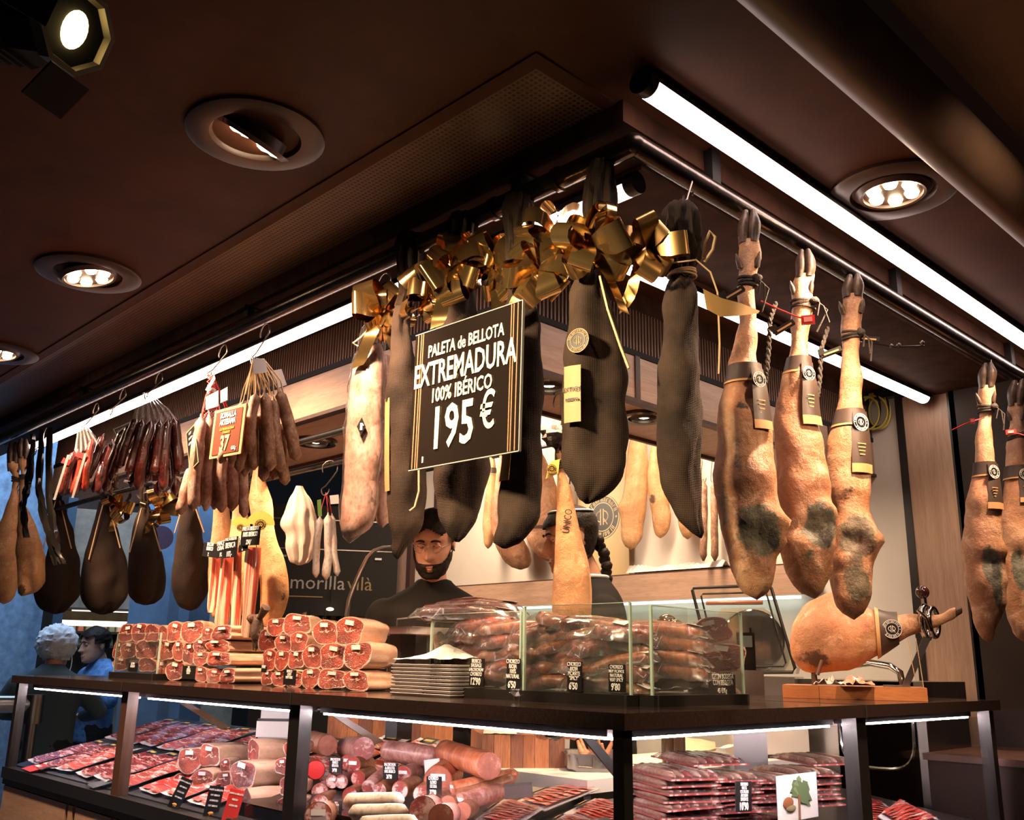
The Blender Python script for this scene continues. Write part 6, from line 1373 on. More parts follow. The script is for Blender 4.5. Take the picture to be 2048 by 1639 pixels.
for pts, m_, pm, ls, lab in ((((364,1552),(386,1561),(344,1616)), M['card'], M['orange'], ['JAMON de BELLOTA', '100% IBERICO', 'ACORN-FED', '100% IBERICO'], 'leaning black card with orange pig, left one of two'), (((420,1570),(449,1574),(401,1632)), M['card'], M['orange'], ['PALETA de BELLOTA', '100% IBERICO', 'ACORN-FED', '100% IBERICO'], 'leaning black card with orange pig, right one beside the red card'), (((461,1576),(490,1582),(440,1645)), M['redcard'], M['card'], ['JAMON de BELLOTA', 'IBERICO', 'ACORN-FED'], 'leaning red card with black pig in front of the ham halves')):
    t, w_, h_ = panel('price_card', lab, 'price card', *[PV(*p_, P(pts[0][0], 1600, x=.03)) for p_ in pts], .002, m_)
    for k, s_ in enumerate(ls): letter(t, s_, w_*.145, M['chalk'], 0, h_*(.38-.17*k), y=-.0012, sx=.72, bold=.0003)
    pig(t, pm, w_*.17, 0, -h_*.36)
# ham halves in the middle left case
GH = 'ham halves in the middle left display case'
for i, (x0, x1, y0, y1, pl, v, dk, off, d, ds) in enumerate(((355,400,1497,1546,.17,0,0,-.5,.13,'round pale one at the top left'), (398,434,1490,1534,.20,1,0,-.8,.17,'one at the top with body running back'), (383,424,1540,1580,.14,2,0,-.4,.12,'one behind the orange pig cards'), (345,372,1548,1590,.16,3,0,-.3,.12,'leftmost one half hidden by the first black card'), (461,505,1521,1578,.16,1,1,-1.05,.19,'large dark red one in the centre with long side'), (494,516,1481,1522,.22,2,1,-1.1,.13,'dark wedge on top of the large one'), (440,458,1519,1546,.20,3,1,-.4,.1,'small dark one above the red card, upper'), (432,460,1545,1574,.17,0,1,-.4,.1,'small dark one above the red card, lower'), (482,500,1580,1636,.13,2,1,-1.15,.21,'pale fat covered one right of the red card'), (568,596,1482,1513,.22,1,1,-.5,.1,'red one by the post, top'), (550,574,1518,1548,.19,3,1,-.6,.1,'bony one by the post, upper left'), (572,598,1520,1556,.20,0,1,-.4,.1,'one by the post, upper right'), (560,592,1556,1592,.17,2,1,-.5,.1,'one by the post, third down'), (556,596,1592,1632,.15,1,1,-.4,.1,'one by the post, lowest'))):
    chunk('ham half in middle left case, '+ds, x0, x1, y0, y1, pl, d=d, off=off, v=v, dark=bool(dk), group=GH)
MB_ = MB(); MB_.bbox((.06, 1.10, .90), (.30, 1.42, .955)); o = MB_.build('riser', M['foil'], smooth=0); tag(o, 'low black riser under the ham halves in the middle left case', 'riser')
# salami logs and cut sausages in the case by the corner
def log(label, a, b, r, m, cm=None, pl=(.40, .36), group=None, seed=0, sticker=False, bend=.0, name='salami', ell=1.0):
    """a -> b in pixels; b end is the cut face if cm is given"""
    A = PD(*a, pl[0]) if pl[0] < .2 else P(*a, x=pl[0]); B = PD(*b, pl[1]) if pl[1] < .2 else P(*b, x=pl[1]); c_ = A.copy(); t = thing(name, label, 'sausage', c_, 0, group); d = B-A; s_ = d.normalized()
    rm = r/1907*(A-CAM).length; mb = MB(); n = 14; path = []; rad = []
    for i in range(n+1):
        u = i/n; k = sqrt(max(.06, 1-(1-min(1, u*d.length/rm/1.0))**2)); 
        if not cm: k = min(k, sqrt(max(.06, 1-(1-min(1, (1-u)*d.length/rm/1.0))**2)))
        path.append(d*u+Vector((0, 0, 1))*bend*sin(pi*u)); rad.append(rm*k*(1+.05*nz((u*4, seed, 0), 1.3)))
    mb.tube(path, rad, 18); o = mb.build('casing', m, t, smooth=1.1)
    if cm:
        u_ = s_.orthogonal().normalized(); w_ = s_.cross(u_); R_ = rad[-1]*.93; mb = MB(); rings = [[d+s_*.0012+u_*cos(2*pi*j/22)*R_*k+w_*sin(2*pi*j/22)*R_*k for j in range(22)] for k in (1, .66, .33, .02)]; mb.loft(rings, cap=False); mb.build('cut_face', cm, t, smooth=1.2)
        if sticker:
            v = (CAM-B); v = (v-s_*v.dot(s_)).normalized(); ux = s_.cross(v); q = d+s_*.003+Vector((0, 0, 1))*R_*.25; ux = Vector((s_.y, -s_.x, 0)).normalized(); uz = s_.cross(ux); uz = uz if uz.z > 0 else -uz
            MB().plate([q+ux*R_*.55+uz*R_*.25, q-ux*R_*.55+uz*R_*.25, q-ux*R_*.55-uz*R_*.2, q+ux*R_*.55-uz*R_*.2], .001).build('sticker', M['paper'], t, smooth=0)
    return t
log('cut salami log at the left behind the post, oval striped face', (622,1480), (655,1490), 18, M['sopa'], M['cutlomo'], (.44, .36), seed=1)
log('thick salami with round pink cut face, below the chopping block', (690,1494), (727,1497), 19, M['salami'], M['cutsal'], (.50, .36), seed=2)
log('long mottled salami lying behind the small price cards', (768,1500), (872,1514), 19, M['salami'], None, (.40, .40), seed=3)
log('fat orange cured loin with flat pale end', (886,1502), (978,1532), 22, M['lomo'], M['cutlomo'], (.44, .30), seed=4)
log('long orange loin pack with tapered end pointing right, upper', (1036,1546), (905,1576), 12, M['lomo'], M['cutlomo'], (.44, .27), seed=5, sticker=True)
log('long loin pack just under the upper one, tapered right end', (1030,1556), (915,1592), 11, M['sopa'], M['cutlomo'], (.42, .26), seed=6)
log('wrapped loin with red label strip, lowest right of the pile', (1006,1580), (922,1604), 16, M['salami'], M['cutlomo'], (.38, .25), seed=7, sticker=True)
log('large cut loin with white sticker behind the 32 price card', (905,1540), (876,1562), 27, M['lomo'], M['cutlomo'], (.42, .30), seed=8, sticker=True)
GS = 'cut salami halves in the case nearest the corner'
for i, (a, b, r, m_, cm, pl, st_, ds) in enumerate((((742,1528),(706,1530),15,M['sopa'],M['cutsal'],(.42,.32),True,'brown one below the round faced salami'), ((722,1524),(694,1524),13,M['sopa'],M['cutsal'],(.44,.36),True,'partly behind the 34 card'), ((746,1545),(716,1556),13,M['sopa'],M['cutsal'],(.40,.29),False,'second brown one lower down'), ((836,1540),(806,1549),15,M['salami'],M['cutsal'],(.40,.30),True,'right of the 36 card'), ((672,1542),(650,1551),12,M['salami'],M['cutwhite'],(.38,.30),True,'far left with sticker'), ((686,1552),(665,1562),12,M['salami'],M['cutwhite'],(.36,.28),True,'second from left with sticker'), ((706,1552),(683,1563),12,M['salami'],M['cutwhite'],(.36,.28),True,'third from left with sticker'), ((770,1546),(737,1574),13,M['salami'],M['cutwhite'],(.36,.25),False,'white marbled, slanting left of centre'), ((796,1560),(760,1580),13,M['sopa'],M['cutwhite'],(.34,.25),False,'white marbled, under the 36 card'), ((835,1566),(800,1580),16,M['sopa'],M['cutwhite'],(.34,.24),False,'broad marbled one above the white sausages'), ((868,1570),(844,1588),16,M['sopa'],M['cutwhite'],(.36,.24),False,'left of the 32 card'), ((898,1590),(868,1606),17,M['salami'],M['cutlomo'],(.32,.22),True,'with sticker below the 32 card'), ((918,1602),(896,1608),15,M['sopa'],M['cutlomo'],(.32,.22),False,'dark red one at lower right'), ((868,1612),(846,1620),19,M['salami'],M['cutwhite'],(.26,.18),False,'round pink face beside the white sausages'), ((945,1612),(925,1622),16,M['sopa'],M['cutlomo'],(.30,.2),False,'dark one behind the lowest bacon pack'), ((905,1625),(882,1634),18,M['salami'],M['cutlomo'],(.25,.17),False,'red one at the bottom edge'), ((665,1570),(640,1585),16,M['salami'],M['cutwhite'],(.34,.26),False,'wrapped one low by the post'), ((668,1596),(640,1608),17,M['sopa'],M['cutwhite'],(.30,.2),False,'wrapped one near the tall black card'), ((660,1622),(636,1632),18,M['sopa'],M['cutwhite'],(.26,.16),True,'lowest by the post with sticker'), ((720,1580),(700,1590),14,M['sopa'],M['cutsal'],(.32,.24),False,'small red one over the white sausages'))):
    log('cut salami half in the corner case, '+ds, a, b, r, m_, cm, pl, GS, 20+i, st_)
for i, (a, b, r) in enumerate((((688,1601),(808,1599),13.5), ((698,1625),(816,1623),14.5), ((716,1648),(836,1644),14.5))):
    log('white mouldy sausage lying flat in the corner case, %s of three' % ('top', 'middle', 'lowest')[i], a, b, r, M['whitefuet'], None, (.17, .17), 'white sausages in the corner case', 50+i, name='white_sausage')
MB_ = MB(); MB_.bbox((.10, .58, .90), (.32, 1.02, .965)); o = MB_.build('riser', M['foil'], smooth=0); tag(o, 'low black riser under the salami pile in the corner case', 'riser')
q = P(632, 1540, x=.26); o = MB().lathe([(.001, .0), (.024, .002), (.026, .008), (.02, .016), (.001, .018)], 20, axis='y').build('red_cap', M['redtag'], smooth=.6, loc=q, rz=face_rot(q)); tag(o, 'round red sealed end cap beside the post', 'cap')
vcard('black card with 34 90 on the salami', 659, 684, 1515, 1545, .27, ['SALCHICHON', 'IBERICO', 'BELLOTA'], "34'90")
vcard('tilted black card with 36 90 on the salami', 766, 795, 1525, 1556, .25, ['SALCHICHON', 'de BELLOTA', '100% IBERICO'], "36'90", slant=-8)
vcard('tilted black card with 32 90 on the loin', 853, 882, 1552, 1588, .22, ['CHORIZO', 'LOMO', 'EXTRA'], "32'90", slant=10)
vcard('tall narrow black card at the bottom by the white sausages', 664, 683, 1600, 1645, .14, ['FUETS', 'CATALAN', 'ARTISAN', 'SAUSAGE', 'WHITE', 'PEPPER'], None)
t, w_, h_ = panel('divider_plate', 'plain white divider plate standing among the salami', 'divider', P(848,1520,x=.36), P(878,1516,x=.36), P(848,1552,x=.36), .003, M['white'])
t, w_, h_ = panel('price_card', 'plain dark back of a price card beside the upper bacon pack', 'price card', P(1008,1568,x=.30), P(1062,1564,x=.30), P(1008,1597,x=.30), .003, mat('card_back_grey', (.045, .035, .035), .5))
# bacon and ham packs laid on the deck by the corner
def laid(label, pts, kind, h=.01, n=8, lab_=True, side='l'):
    q = [PD(*p_, h, side) for p_ in pts]; c_ = sum(q, Vector())/4; t = thing('sliced_pack', label, 'sliced ham pack', c_); q = [v-c_ for v in q]
    nn = (q[1]-q[0]).cross(q[3]-q[0]).normalized(); nn = nn if nn.z > 0 else -nn
    def bl(u, v): return (q[0]*(1-u)+q[1]*u)*(1-v)+(q[3]*(1-u)+q[2]*u)*v
    MB().plate([bl(0, 0), bl(1, 0), bl(1, 1), bl(0, 1)][::1], .002).build('tray_film', MATS['pack_backing'], t, smooth=0)
    for i in range(n):
        v0 = .07+.86*i/n; mb = MB(); mb.grid(lambda u, v: bl(.06+.80*u, v0+v*.86/n*1.35)+nn*(.004+.003*(1-v)+.0015*sin(u*9+i)), 8, 3); mb.build('slice', M[kind], t, smooth=1)
    if lab_:
        MB().plate([bl(.89, .3)+nn*.009, bl(.99, .3)+nn*.007, bl(.99, .72)+nn*.007, bl(.89, .72)+nn*.009], .001).build('label', M['card'], t, smooth=0); MB().plate([bl(.92, .38)+nn*.0105, bl(.96, .38)+nn*.009, bl(.96, .64)+nn*.009, bl(.92, .64)+nn*.0105], .0006).build('label_print', M['kraft'], t, smooth=0)
    return t
laid('streaky bacon pack lying at the back, by the dark card', ((1089,1621),(1028,1603),(1114,1570),(1200,1577)), 'slice', .02)
laid('bacon pack with curled gold label at the bottom of the photo', ((1030,1652),(945,1642),(1008,1597),(1086,1617)), 'slice', .03)
laid('red sliced ham pack left of the corner post', ((1235,1660),(1127,1626),(1190,1596),(1262,1612)), 'slicered', .015)
laid('red ham pack at the bottom edge, left of the corner post', ((1180,1668),(1090,1652),(1130,1628),(1210,1645)), 'slicered', .03)
laid('red sliced ham pack right of the corner post with gold label', ((1405,1648),(1256,1668),(1262,1600),(1352,1606)), 'slicered', .02, side='r')
laid('red sliced ham pack in the last right case, left one', ((1800,1632),(1720,1640),(1716,1588),(1768,1606)), 'slicered', .01, side='r', lab_=False)
laid('red sliced ham pack with white rim in the last right case', ((1885,1642),(1800,1660),(1755,1632),(1800,1598)), 'slicered', .03, side='r', lab_=False)
laid('red sliced ham pack at the bottom edge of the last right case', ((1790,1655),(1725,1665),(1718,1622),(1770,1632)), 'slicered', .015, side='r', lab_=False)
# stacks of flat sausage packs
def slab_proto(k, m, top=False):
    t = thing('flat_sausage_pack', 'proto', 'sausage pack', (0, 0, 0)); n = 6; W, D = .145, .17
    for i in range(n):
        x = (i-(n-1)/2)*W/n*.98; sausage_mb((x, -D/2+.006, .012), (x+.002, D/2-.006, .012), .0118, k*9+i, .002, .1, 8, 8, False, bdir=(0, 0, 1)).build('sausage', M['fuet'] if (i+k) % 3 else m, t, smooth=1.1)
    MB().grid(lambda u, v: ((u-.5)*(W+.02), (v-.5)*(D+.02), .006+.018*(1-abs((u-.5)*2)**8)*(1-abs((v-.5)*2)**8)+.0018*nz((u*14, v*9, k), 1)+.0018*cos(u*n*2*pi+pi)), 24, 8).build('film', mat('slab_film', (.42, .13, .12), .16, coat=1.0) if False else M['wrap'], t, smooth=.6)
    MB().bbox((-W/2-.008, -D/2-.006, .002), (W/2+.008, D/2+.006, .007)).build('lower_film', M['packside'], t, smooth=.2)
    return t
SL = {0: slab_proto(1, M['packside']), 1: slab_proto(2, M['sopa'])}; SLU = set()
rr = random.Random(4); GF = 'flat sausage packs stacked in the right display case'
nl = ['bottom', 'second up', 'third up', 'fourth up', 'fifth up', 'sixth up', 'seventh up', 'eighth up']
for c_, (px, top, cnt) in enumerate(((1358, 1528, 7), (1442, 1536, 7), (1524, 1540, 6), (1606, 1528, 7))):
    yb_ = .30; base = P(px, 1640, y=yb_); zt_ = P(px, top, y=yb_).z; zb = max(.987, deckz(yb_)+.02); step = (zt_-.024-zb)/(cnt-1)
    for i in range(cnt):
        k = (i+c_) % 2; loc = (base.x+rr.uniform(-.006, .006), yb_+.02+rr.uniform(-.012, .012), zb+step*i); rot = (rr.uniform(-.02, .05), rr.uniform(-.03, .03), rr.uniform(-.12, .05)-.25)
        lab = 'flat sausage pack in the right case, %s stack from the corner, %s' % (row_words(c_, 0), 'topmost' if i == cnt-1 else nl[i])
        if k not in SLU: SLU.add(k); o = SL[k]; o.location = loc; o.rotation_euler = rot; o['label'] = lab; o['group'] = GF; o.scale = (1, 1, .74)
        else: dup(SL[k], loc, rot, lab, GF, (1, 1, .74))
for i, (px, py) in enumerate(((1412, 1524), (1640, 1524))):
    q = P(px, py, y=.32); dup(SL[i % 2], (q.x, q.y+.02, q.z), (.03, .0, -.35), 'flat sausage pack lying askew over the stacks, %s one' % ('one nearer the corner', 'one by the post')[i], GF)
MB_ = MB(); MB_.bbox((.32, .19, .90), (.84, .46, .985)); o = MB_.build('riser', M['foil'], smooth=0); tag(o, 'low black riser under the flat sausage stacks', 'riser')
vcard('black card reading surtido fuets 10 90 on the flat sausage stacks', 1472, 1503, 1562, 1624, .17, ['SURTIDO', 'FUETS', 'CATALAN', 'ARTISAN', 'SAUSAGE'], "10'90", side='y')
# acorn card
t, w_, h_ = panel('acorn_card', 'white printed card with acorn and oak leaves before the flat packs', 'card', P(1553,1552,y=.14), P(1632,1543,y=.14), P(1566,1645,y=.14), .002, M['paper'])
GL = [mat('print_leaf', (.10, .15, .06), .6), mat('print_leaf_light', (.20, .24, .11), .6)]
LY = [0]
def leafp(x, z, L, W, a, m_):
    LY[0] += 1
    mb = MB(); n = 16; up_ = []; dn = []
    for i in range(n+1):
        u = i/n; w2 = W*sin(pi*u**.8)*(1+.28*cos(u*22)); up_.append(Vector((u*L, -.0010-.0004*LY[0], w2))); dn.append(Vector((u*L, -.0010-.0004*LY[0], -w2)))
    rot = Matrix.Rotation(-a, 3, 'Y'); pts = [rot @ v + Vector((x, 0, z)) for v in up_+dn[::-1]]; mb.add(pts, [(i, i+1, 2*n-i, 2*n+1-i) for i in range(n)]); mb.build('leaf_print', m_, t, smooth=0)
leafp(-.02*w_, .0*h_, h_*.42, w_*.13, R(112), GL[0]); leafp(.0, .02*h_, h_*.46, w_*.12, R(82), GL[1]); leafp(.05*w_, -.12*h_, h_*.55, w_*.20, R(52), GL[0])
MB().tube([(0, -.0016, -h_*.5), (.01*w_, -.0016, -.1*h_), (0, -.0016, .05*h_)], w_*.018, 4).build('stem_print', mat('print_stem', (.22, .10, .05), .6), t)
MB().ball((-.26*w_, -.0018, -.10*h_), (w_*.13, .0016, h_*.13), 16, 10).build('acorn_print', mat('print_acorn', (.30, .11, .04), .5), t); MB().ball((-.20*w_, -.0022, -.22*h_), (w_*.12, .0016, h_*.075), 16, 10).build('acorn_cup_print', mat('print_cup', (.25, .2, .1), .6), t)

# ---- things on the work table
def boxthing(name, label, cat, px, py, d, m, z=ZW, off=0.0, sm=.2):
    q = P(px, py, z=z); t = thing(name, label, cat, (q.x, q.y, z), face_rot(q)+off); MB().bbox((-d[0]/2, 0, 0), (d[0]/2, d[1], d[2])).build('body', m, t, smooth=sm); return t
t = boxthing('weighing_machine', 'pale squared weighing machine on the work table, seen through the right case', 'machine', 1565, 1516, (.21, .22, .10), M['cream'], off=.5); MB().bbox((-.105, -.004, .0), (.105, 0, .012)).build('dark_foot', M['black'], t)
t = boxthing('label_machine', 'white labelling machine with a printed plate, above the middle left case', 'machine', 546, 1474, (.115, .12, .05), M['white'], z=1.08, off=-.2)
MB().bbox((-.05, .02, .058), (.045, .10, .135)).build('head', M['white'], t, smooth=.2); MB().bbox((-.004, .018, .10), (.04, .02, .125)).build('name_plate', M['cream'], t); letter(t, 'EUROSCOP', .009, M['card'], .018, .113, y=.017); MB().bbox((-.055, .0, .05), (.055, .1, .058)).build('roller_gap', M['black'], t); MB().bbox((-.05, 0, -.05), (.05, .1, 0)).build('stand', M['steel'], t)
q = P(1192, 1544, z=ZW); t = thing('steel_tray', 'steel tray of meat bones on the work table behind the corner post', 'tray', (q.x, q.y, ZW+.001), face_rot(q)+.1)
def rr_ring(w_, d_, z, r=.02, n=5): return [Vector((sx*(w_-r)+r*cos(a), sy*(d_-r)+r*sin(a)+d_, z)) for (sx, sy, a0) in ((1, 1, 0), (-1, 1, pi/2), (-1, -1, pi), (1, -1, 1.5*pi)) for a in [a0+pi/2*i/n for i in range(n+1)]]
MB().loft([rr_ring(.070, .07, 0), rr_ring(.082, .08, .006), rr_ring(.085, .085, .046), rr_ring(.090, .09, .048), rr_ring(.083, .083, .044), rr_ring(.078, .078, .008)]).build('tray_body', M['steel'], t, smooth=.5)
MB().tube([(-.055, -.002, .036), (-.055, -.012, .034), (-.052, -.012, .014), (-.01, -.012, .012), (-.008, -.012, .034), (-.008, -.002, .038)], .0022, 6).build('handle', M['iron'], t)
rr = random.Random(3)
for i in range(9):
    x, y = rr.uniform(-.05, .06), rr.uniform(.03, .12); a = rr.uniform(0, 6); mb = MB(); mb.tube([(x, y, .03), (x+.02*cos(a), y+.02*sin(a), .05), (x+.035*cos(a), y+.03*sin(a), .06+rr.uniform(0, .03))], [.012, .009, .004], 8); c_ = t.matrix_basis @ Vector((0, 0, 0))
    o = mb.build('meat_bone', M['hambrown'], smooth=1, loc=t.location, rz=t.rotation_euler.z, col=(0, .5, .2, 1)); tag(o, 'scrap of brown meat and bone in the steel tray, %s in the heap' % ORD[i], 'bone', 'bones in the steel tray')
t = boxthing('paper_sheet', 'cream paper sheets crumpled on the work table right of the corner post', 'paper', 1372, 1508, (.001, .001, .001), M['cream']); MB().grid(lambda u, v: ((u-.5)*.17+.02, (v)*.12, .012+.05*v*(1-.5*u)+.015*nz((u*3, v*3, 2), 1)), 10, 8).build('sheet', mat('paper_cream', (.70, .55, .34), .6), t, smooth=.6); MB().grid(lambda u, v: ((u-.5)*.14+.10, v*.05, .006+.028*u+.01*nz((u*3, v*3, 5), 1)), 8, 4).build('sheet', M['paper'], t, smooth=.6)
for (px, py, w_, lab) in ((780, 1436, .20, 'white paper sheet with brown grease on the left chopping block'), (1000, 1466, .10, 'cream paper sheet on the reddish chopping block')):
    z = ZW+(.127 if px < 900 else .097); q = P(px, py, z=z); mb = MB(); mb.grid(lambda u, v: ((u-.5)*w_, v*.16-.02, .003+.006*abs(nz((u*4, v*3, px), 1))-.03*max(0, .12-v)), 12, 8); o = mb.build('paper_sheet', M['cream'], smooth=.7, loc=(q.x, q.y, z), rz=face_rot(q)); tag(o, lab, 'paper')
for k, (px, py) in enumerate(((1120, 1478), (1150, 1476), (1098, 1476))):
    z = ZW+.097; q = P(px, py, z=z); mb = MB(); mb.ball((0, .02, .012), (.035 if k else .03, .025, .016), 12, 8, lambda d: 1+.5*nz(d, 2.4, k)); o = mb.build('meat_scrap', M['hambrown'] if k else M['foil'], smooth=1, loc=(q.x, q.y, z), **({'col': (0, .5, .3, 1)} if k else {})); tag(o, ('black wrapped lump on the reddish chopping block', 'brown meat scrap on the reddish chopping block, right one', 'brown meat scrap on the reddish chopping block, left one')[k], 'meat')
q = P(1758, 1530, x=1.9); t = thing('steel_sheet', 'upright brushed steel panel with rounded corners behind the last right case', 'panel', (1.9, q.y, q.z)); MB().bbox((0, -.14, -.03), (.02, .14, .27)).build('sheet', mat('steel_pink', (.50, .36, .38), .3, .8), t, smooth=.2); MB().tube([(-.004, a*.13, .12+b*.13) for a, b in [(cos(2*pi*j/32)*abs(cos(2*pi*j/32))**-.4 if abs(cos(2*pi*j/32)) > .01 else 0, sin(2*pi*j/32)*abs(sin(2*pi*j/32))**-.4 if abs(sin(2*pi*j/32)) > .01 else 0) for j in range(32)]], .006, 6, loop=True).build('rim', M['chrome'], t); MB().bbox((0, -.14, -q.z), (.03, .14, -.03)).build('cabinet', M['steel'], t)

# ------------------------------------------------------------------ people
HZ = [(-.118, .026, -.080, -.030), (-.108, .042, -.092, -.005), (-.085, .056, -.096, .030), (-.055, .064, -.094, .055), (-.02, .069, -.091, .074), (.01, .073, -.089, .087), (.04, .076, -.090, .094), (.07, .073, -.081, .088), (.095, .058, -.058, .066), (.110, .034, -.030, .036), (.117, .008, -.004, .008)]
def head_pt(u, z):
    """u angle (0 = face front, +-pi = back), z height from head centre"""
    k = HZ; z = max(k[0][0], min(k[-1][0], z)); i = 0
    while i < len(k)-2 and z > k[i+1][0]: i += 1
    t = (z-k[i][0])/(k[i+1][0]-k[i][0])
    def g(c):
        p0, p1, p2, p3 = (k[max(0, min(len(k)-1, j))][c] for j in (i-1, i, i+1, i+2)); return .5*(2*p1+(p2-p0)*t+(2*p0-5*p1+4*p2-p3)*t*t+(3*p1-p0-3*p2+p3)*t**3)
    hw, f, b = g(1), g(2), g(3); cy = (f+b)/2; hd = (b-f)/2
    s_, c_ = sin(u), cos(u); ex = 2.3; r = (abs(s_)**ex+abs(c_)**ex)**(-1/ex); p = Vector((s_*r*hw, cy-c_*r*hd, z))
    if c_ > 0:
        x = p.x; G = lambda x0, z0, sx, sz: exp(-((x-x0)/sx)**2-((z-z0)/sz)**2)
        d = .026*G(0, -.030, .012, .013)+.020*G(0, -.012, .009, .016)+.012*G(0, .008, .009, .014)+.006*G(0, -.033, .020, .009)
        d += .0075*(G(0, -.064, .022, .006)+.9*G(0, -.077, .018, .006))-.004*G(0, -.070, .026, .003)+.006*G(0, -.103, .020, .012)
        d += .006*(G(.028, .033, .022, .009)+G(-.028, .033, .022, .009))-.011*(G(.031, .012, .016, .011)+G(-.031, .012, .016, .011))+.005*(G(.042, -.022, .018, .018)+G(-.042, -.022, .018, .018))
        p.y -= d*c_**.5
    return p
def head_shell(pred, off, seed=0, noise_=0.0, nu=56, nv=44, offf=None):
    mb = MB(); idx = {}
    def vid(i, j):
        i %= nu
        if (i, j) in idx: return idx[(i, j)]
        u = -pi+2*pi*i/nu; z = HZ[0][0]+(HZ[-1][0]-HZ[0][0])*j/nv; p = head_pt(u, z); c = Vector((0, 0, 0)); d = (p-Vector((0, 0, z*.6))).normalized()
        o_ = (offf(u, z) if offf else off)+noise_*nz(p, 55, seed); idx[(i, j)] = len(mb.v); mb.v.append(tuple(p+d*o_)); return idx[(i, j)]
    for i in range(nu):
        for j in range(nv):
            u = -pi+2*pi*(i+.5)/nu; z = HZ[0][0]+(HZ[-1][0]-HZ[0][0])*(j+.5)/nv
            if pred(u, z): mb.f.append((vid(i, j), vid(i+1, j), vid(i+1, j+1), vid(i, j+1))); mb.mi.append(0)
    if pred(pi, .116): mb.f.append(tuple(vid(i, nv) for i in range(nu))); mb.mi.append(0)
    return mb
def head(t, loc, rot, skin, hair_m, hair_pred, hoff=.012, beard=None, lids=True, glasses=False, hnoise=.006, hofff=None):
    h = link('head', head_shell(lambda u, z: True, 0).mesh('head', skin, 1.5), t); h.location = loc; h.rotation_euler = rot; h.scale = (1.06,)*3
    if True:
        for sx in (-1, 1): MB().ball((sx*.031, -.0800, .0115), .0118, 14, 10).build('eye', skin if lids else mat('eye_white', (.7, .68, .65), .2) if 'eye_white' not in MATS else MATS['eye_white'], h, smooth=1.5)
        mb = MB()
        for sx in (-1, 1):
            mb.tube([(sx*.031+.013*cos(a), -.0885-.004*sin(a)*0+.004*abs(cos(a)), .0095-.004*(1-abs(cos(a)))) for a in [pi*i/8 for i in range(9)]], .0016, 6)
            if not lids: mb.ball((sx*.031-.002, -.0905, .0115), (.005, .003, .005), 10, 8)
        mb.build('eyelash', M['hairb'], h, smooth=1.5)
        for sx in (-1, 1):
            mb = MB(); mb.tube([(sx*(.012+.036*i/6), -.099+.010*(i/6)**2, .030+.005*sin(pi*i/6)-.003*i/6) for i in range(7)], [.003, .0042, .0045, .0042, .0036, .0028, .0015], 6)
            mb.build('eyebrow', M['hairb'] if hair_m != M['hairw'] else M['hairw'], h, smooth=1.5)
        mb = MB(); mb.ball((0, -.0975, -.069), (.020, .006, .0075), 14, 8); mb.build('lips', mat('lips', (.45, .17, .12), .45) if 'lips' not in MATS else MATS['lips'], h, smooth=1.5)
        for sx in (-1, 1):
            mb = MB(); mb.ball((sx*.077, .010, -.004), (.009, .018, .030), 14, 10, lambda d: 1-.25*max(0, d.x*sx)*(abs(d.z) < .6)); mb.build('ear', skin, h, smooth=1.5)
    head_shell(hair_pred, hoff, 3, hnoise, offf=hofff).build('hair', hair_m, h, smooth=1.2)
    if beard: head_shell(beard, .009, 8, .005).build('beard', M['hairb'], h, smooth=1.2)
    if glasses:
        mb = MB()
        for sx in (-1, 1):
            mb.tube([(sx*.031+.021*cos(2*pi*j/20), -.108+.012*abs(cos(2*pi*j/20)*.5+.5*sx*0)**2, .006+.016*sin(2*pi*j/20)) for j in range(20)], .0011, 6, loop=True)
            mb.tube([(sx*.052, -.103, .010), (sx*.072, -.07, .012), (sx*.078, .005, .008)], .0012, 6)
        mb.tube([(-.011, -.108, .010), (0, -.111, .012), (.011, -.108, .010)], .0012, 6); g = mb.build('glasses', M['steel'], h, smooth=1.5)
    return h
def remesh(o, vox, smooth_it=2):
    m_ = o.modifiers.new('r', 'REMESH'); m_.mode = 'VOXEL'; m_.voxel_size = vox; m_.use_smooth_shade = True
    s_ = o.modifiers.new('s', 'SMOOTH'); s_.iterations = smooth_it; s_.factor = .5
    dg = bpy.context.evaluated_depsgraph_get(); me = bpy.data.meshes.new_from_object(o.evaluated_get(dg)); me.name = o.name; o.modifiers.clear(); old = o.data; o.data = me; bpy.data.meshes.remove(old)
    me.polygons.foreach_set('use_smooth', [True]*len(me.polygons)); return o
def limb(mb, pts, rad, seg=12):   # rounded, tapering, overlapping at the joints
    fine = []; fr_ = []
    for i in range(len(pts)-1):
        for k in range(4): fine.append(Vector(pts[i]).lerp(Vector(pts[i+1]), k/4)); fr_.append(rad[i]+(rad[i+1]-rad[i])*k/4)
    fine.append(Vector(pts[-1])); fr_.append(rad[-1]); mb.tube(fine, fr_, seg)
    for p_, r_ in zip(pts, rad): mb.ball(p_, r_*.98, 10, 8)
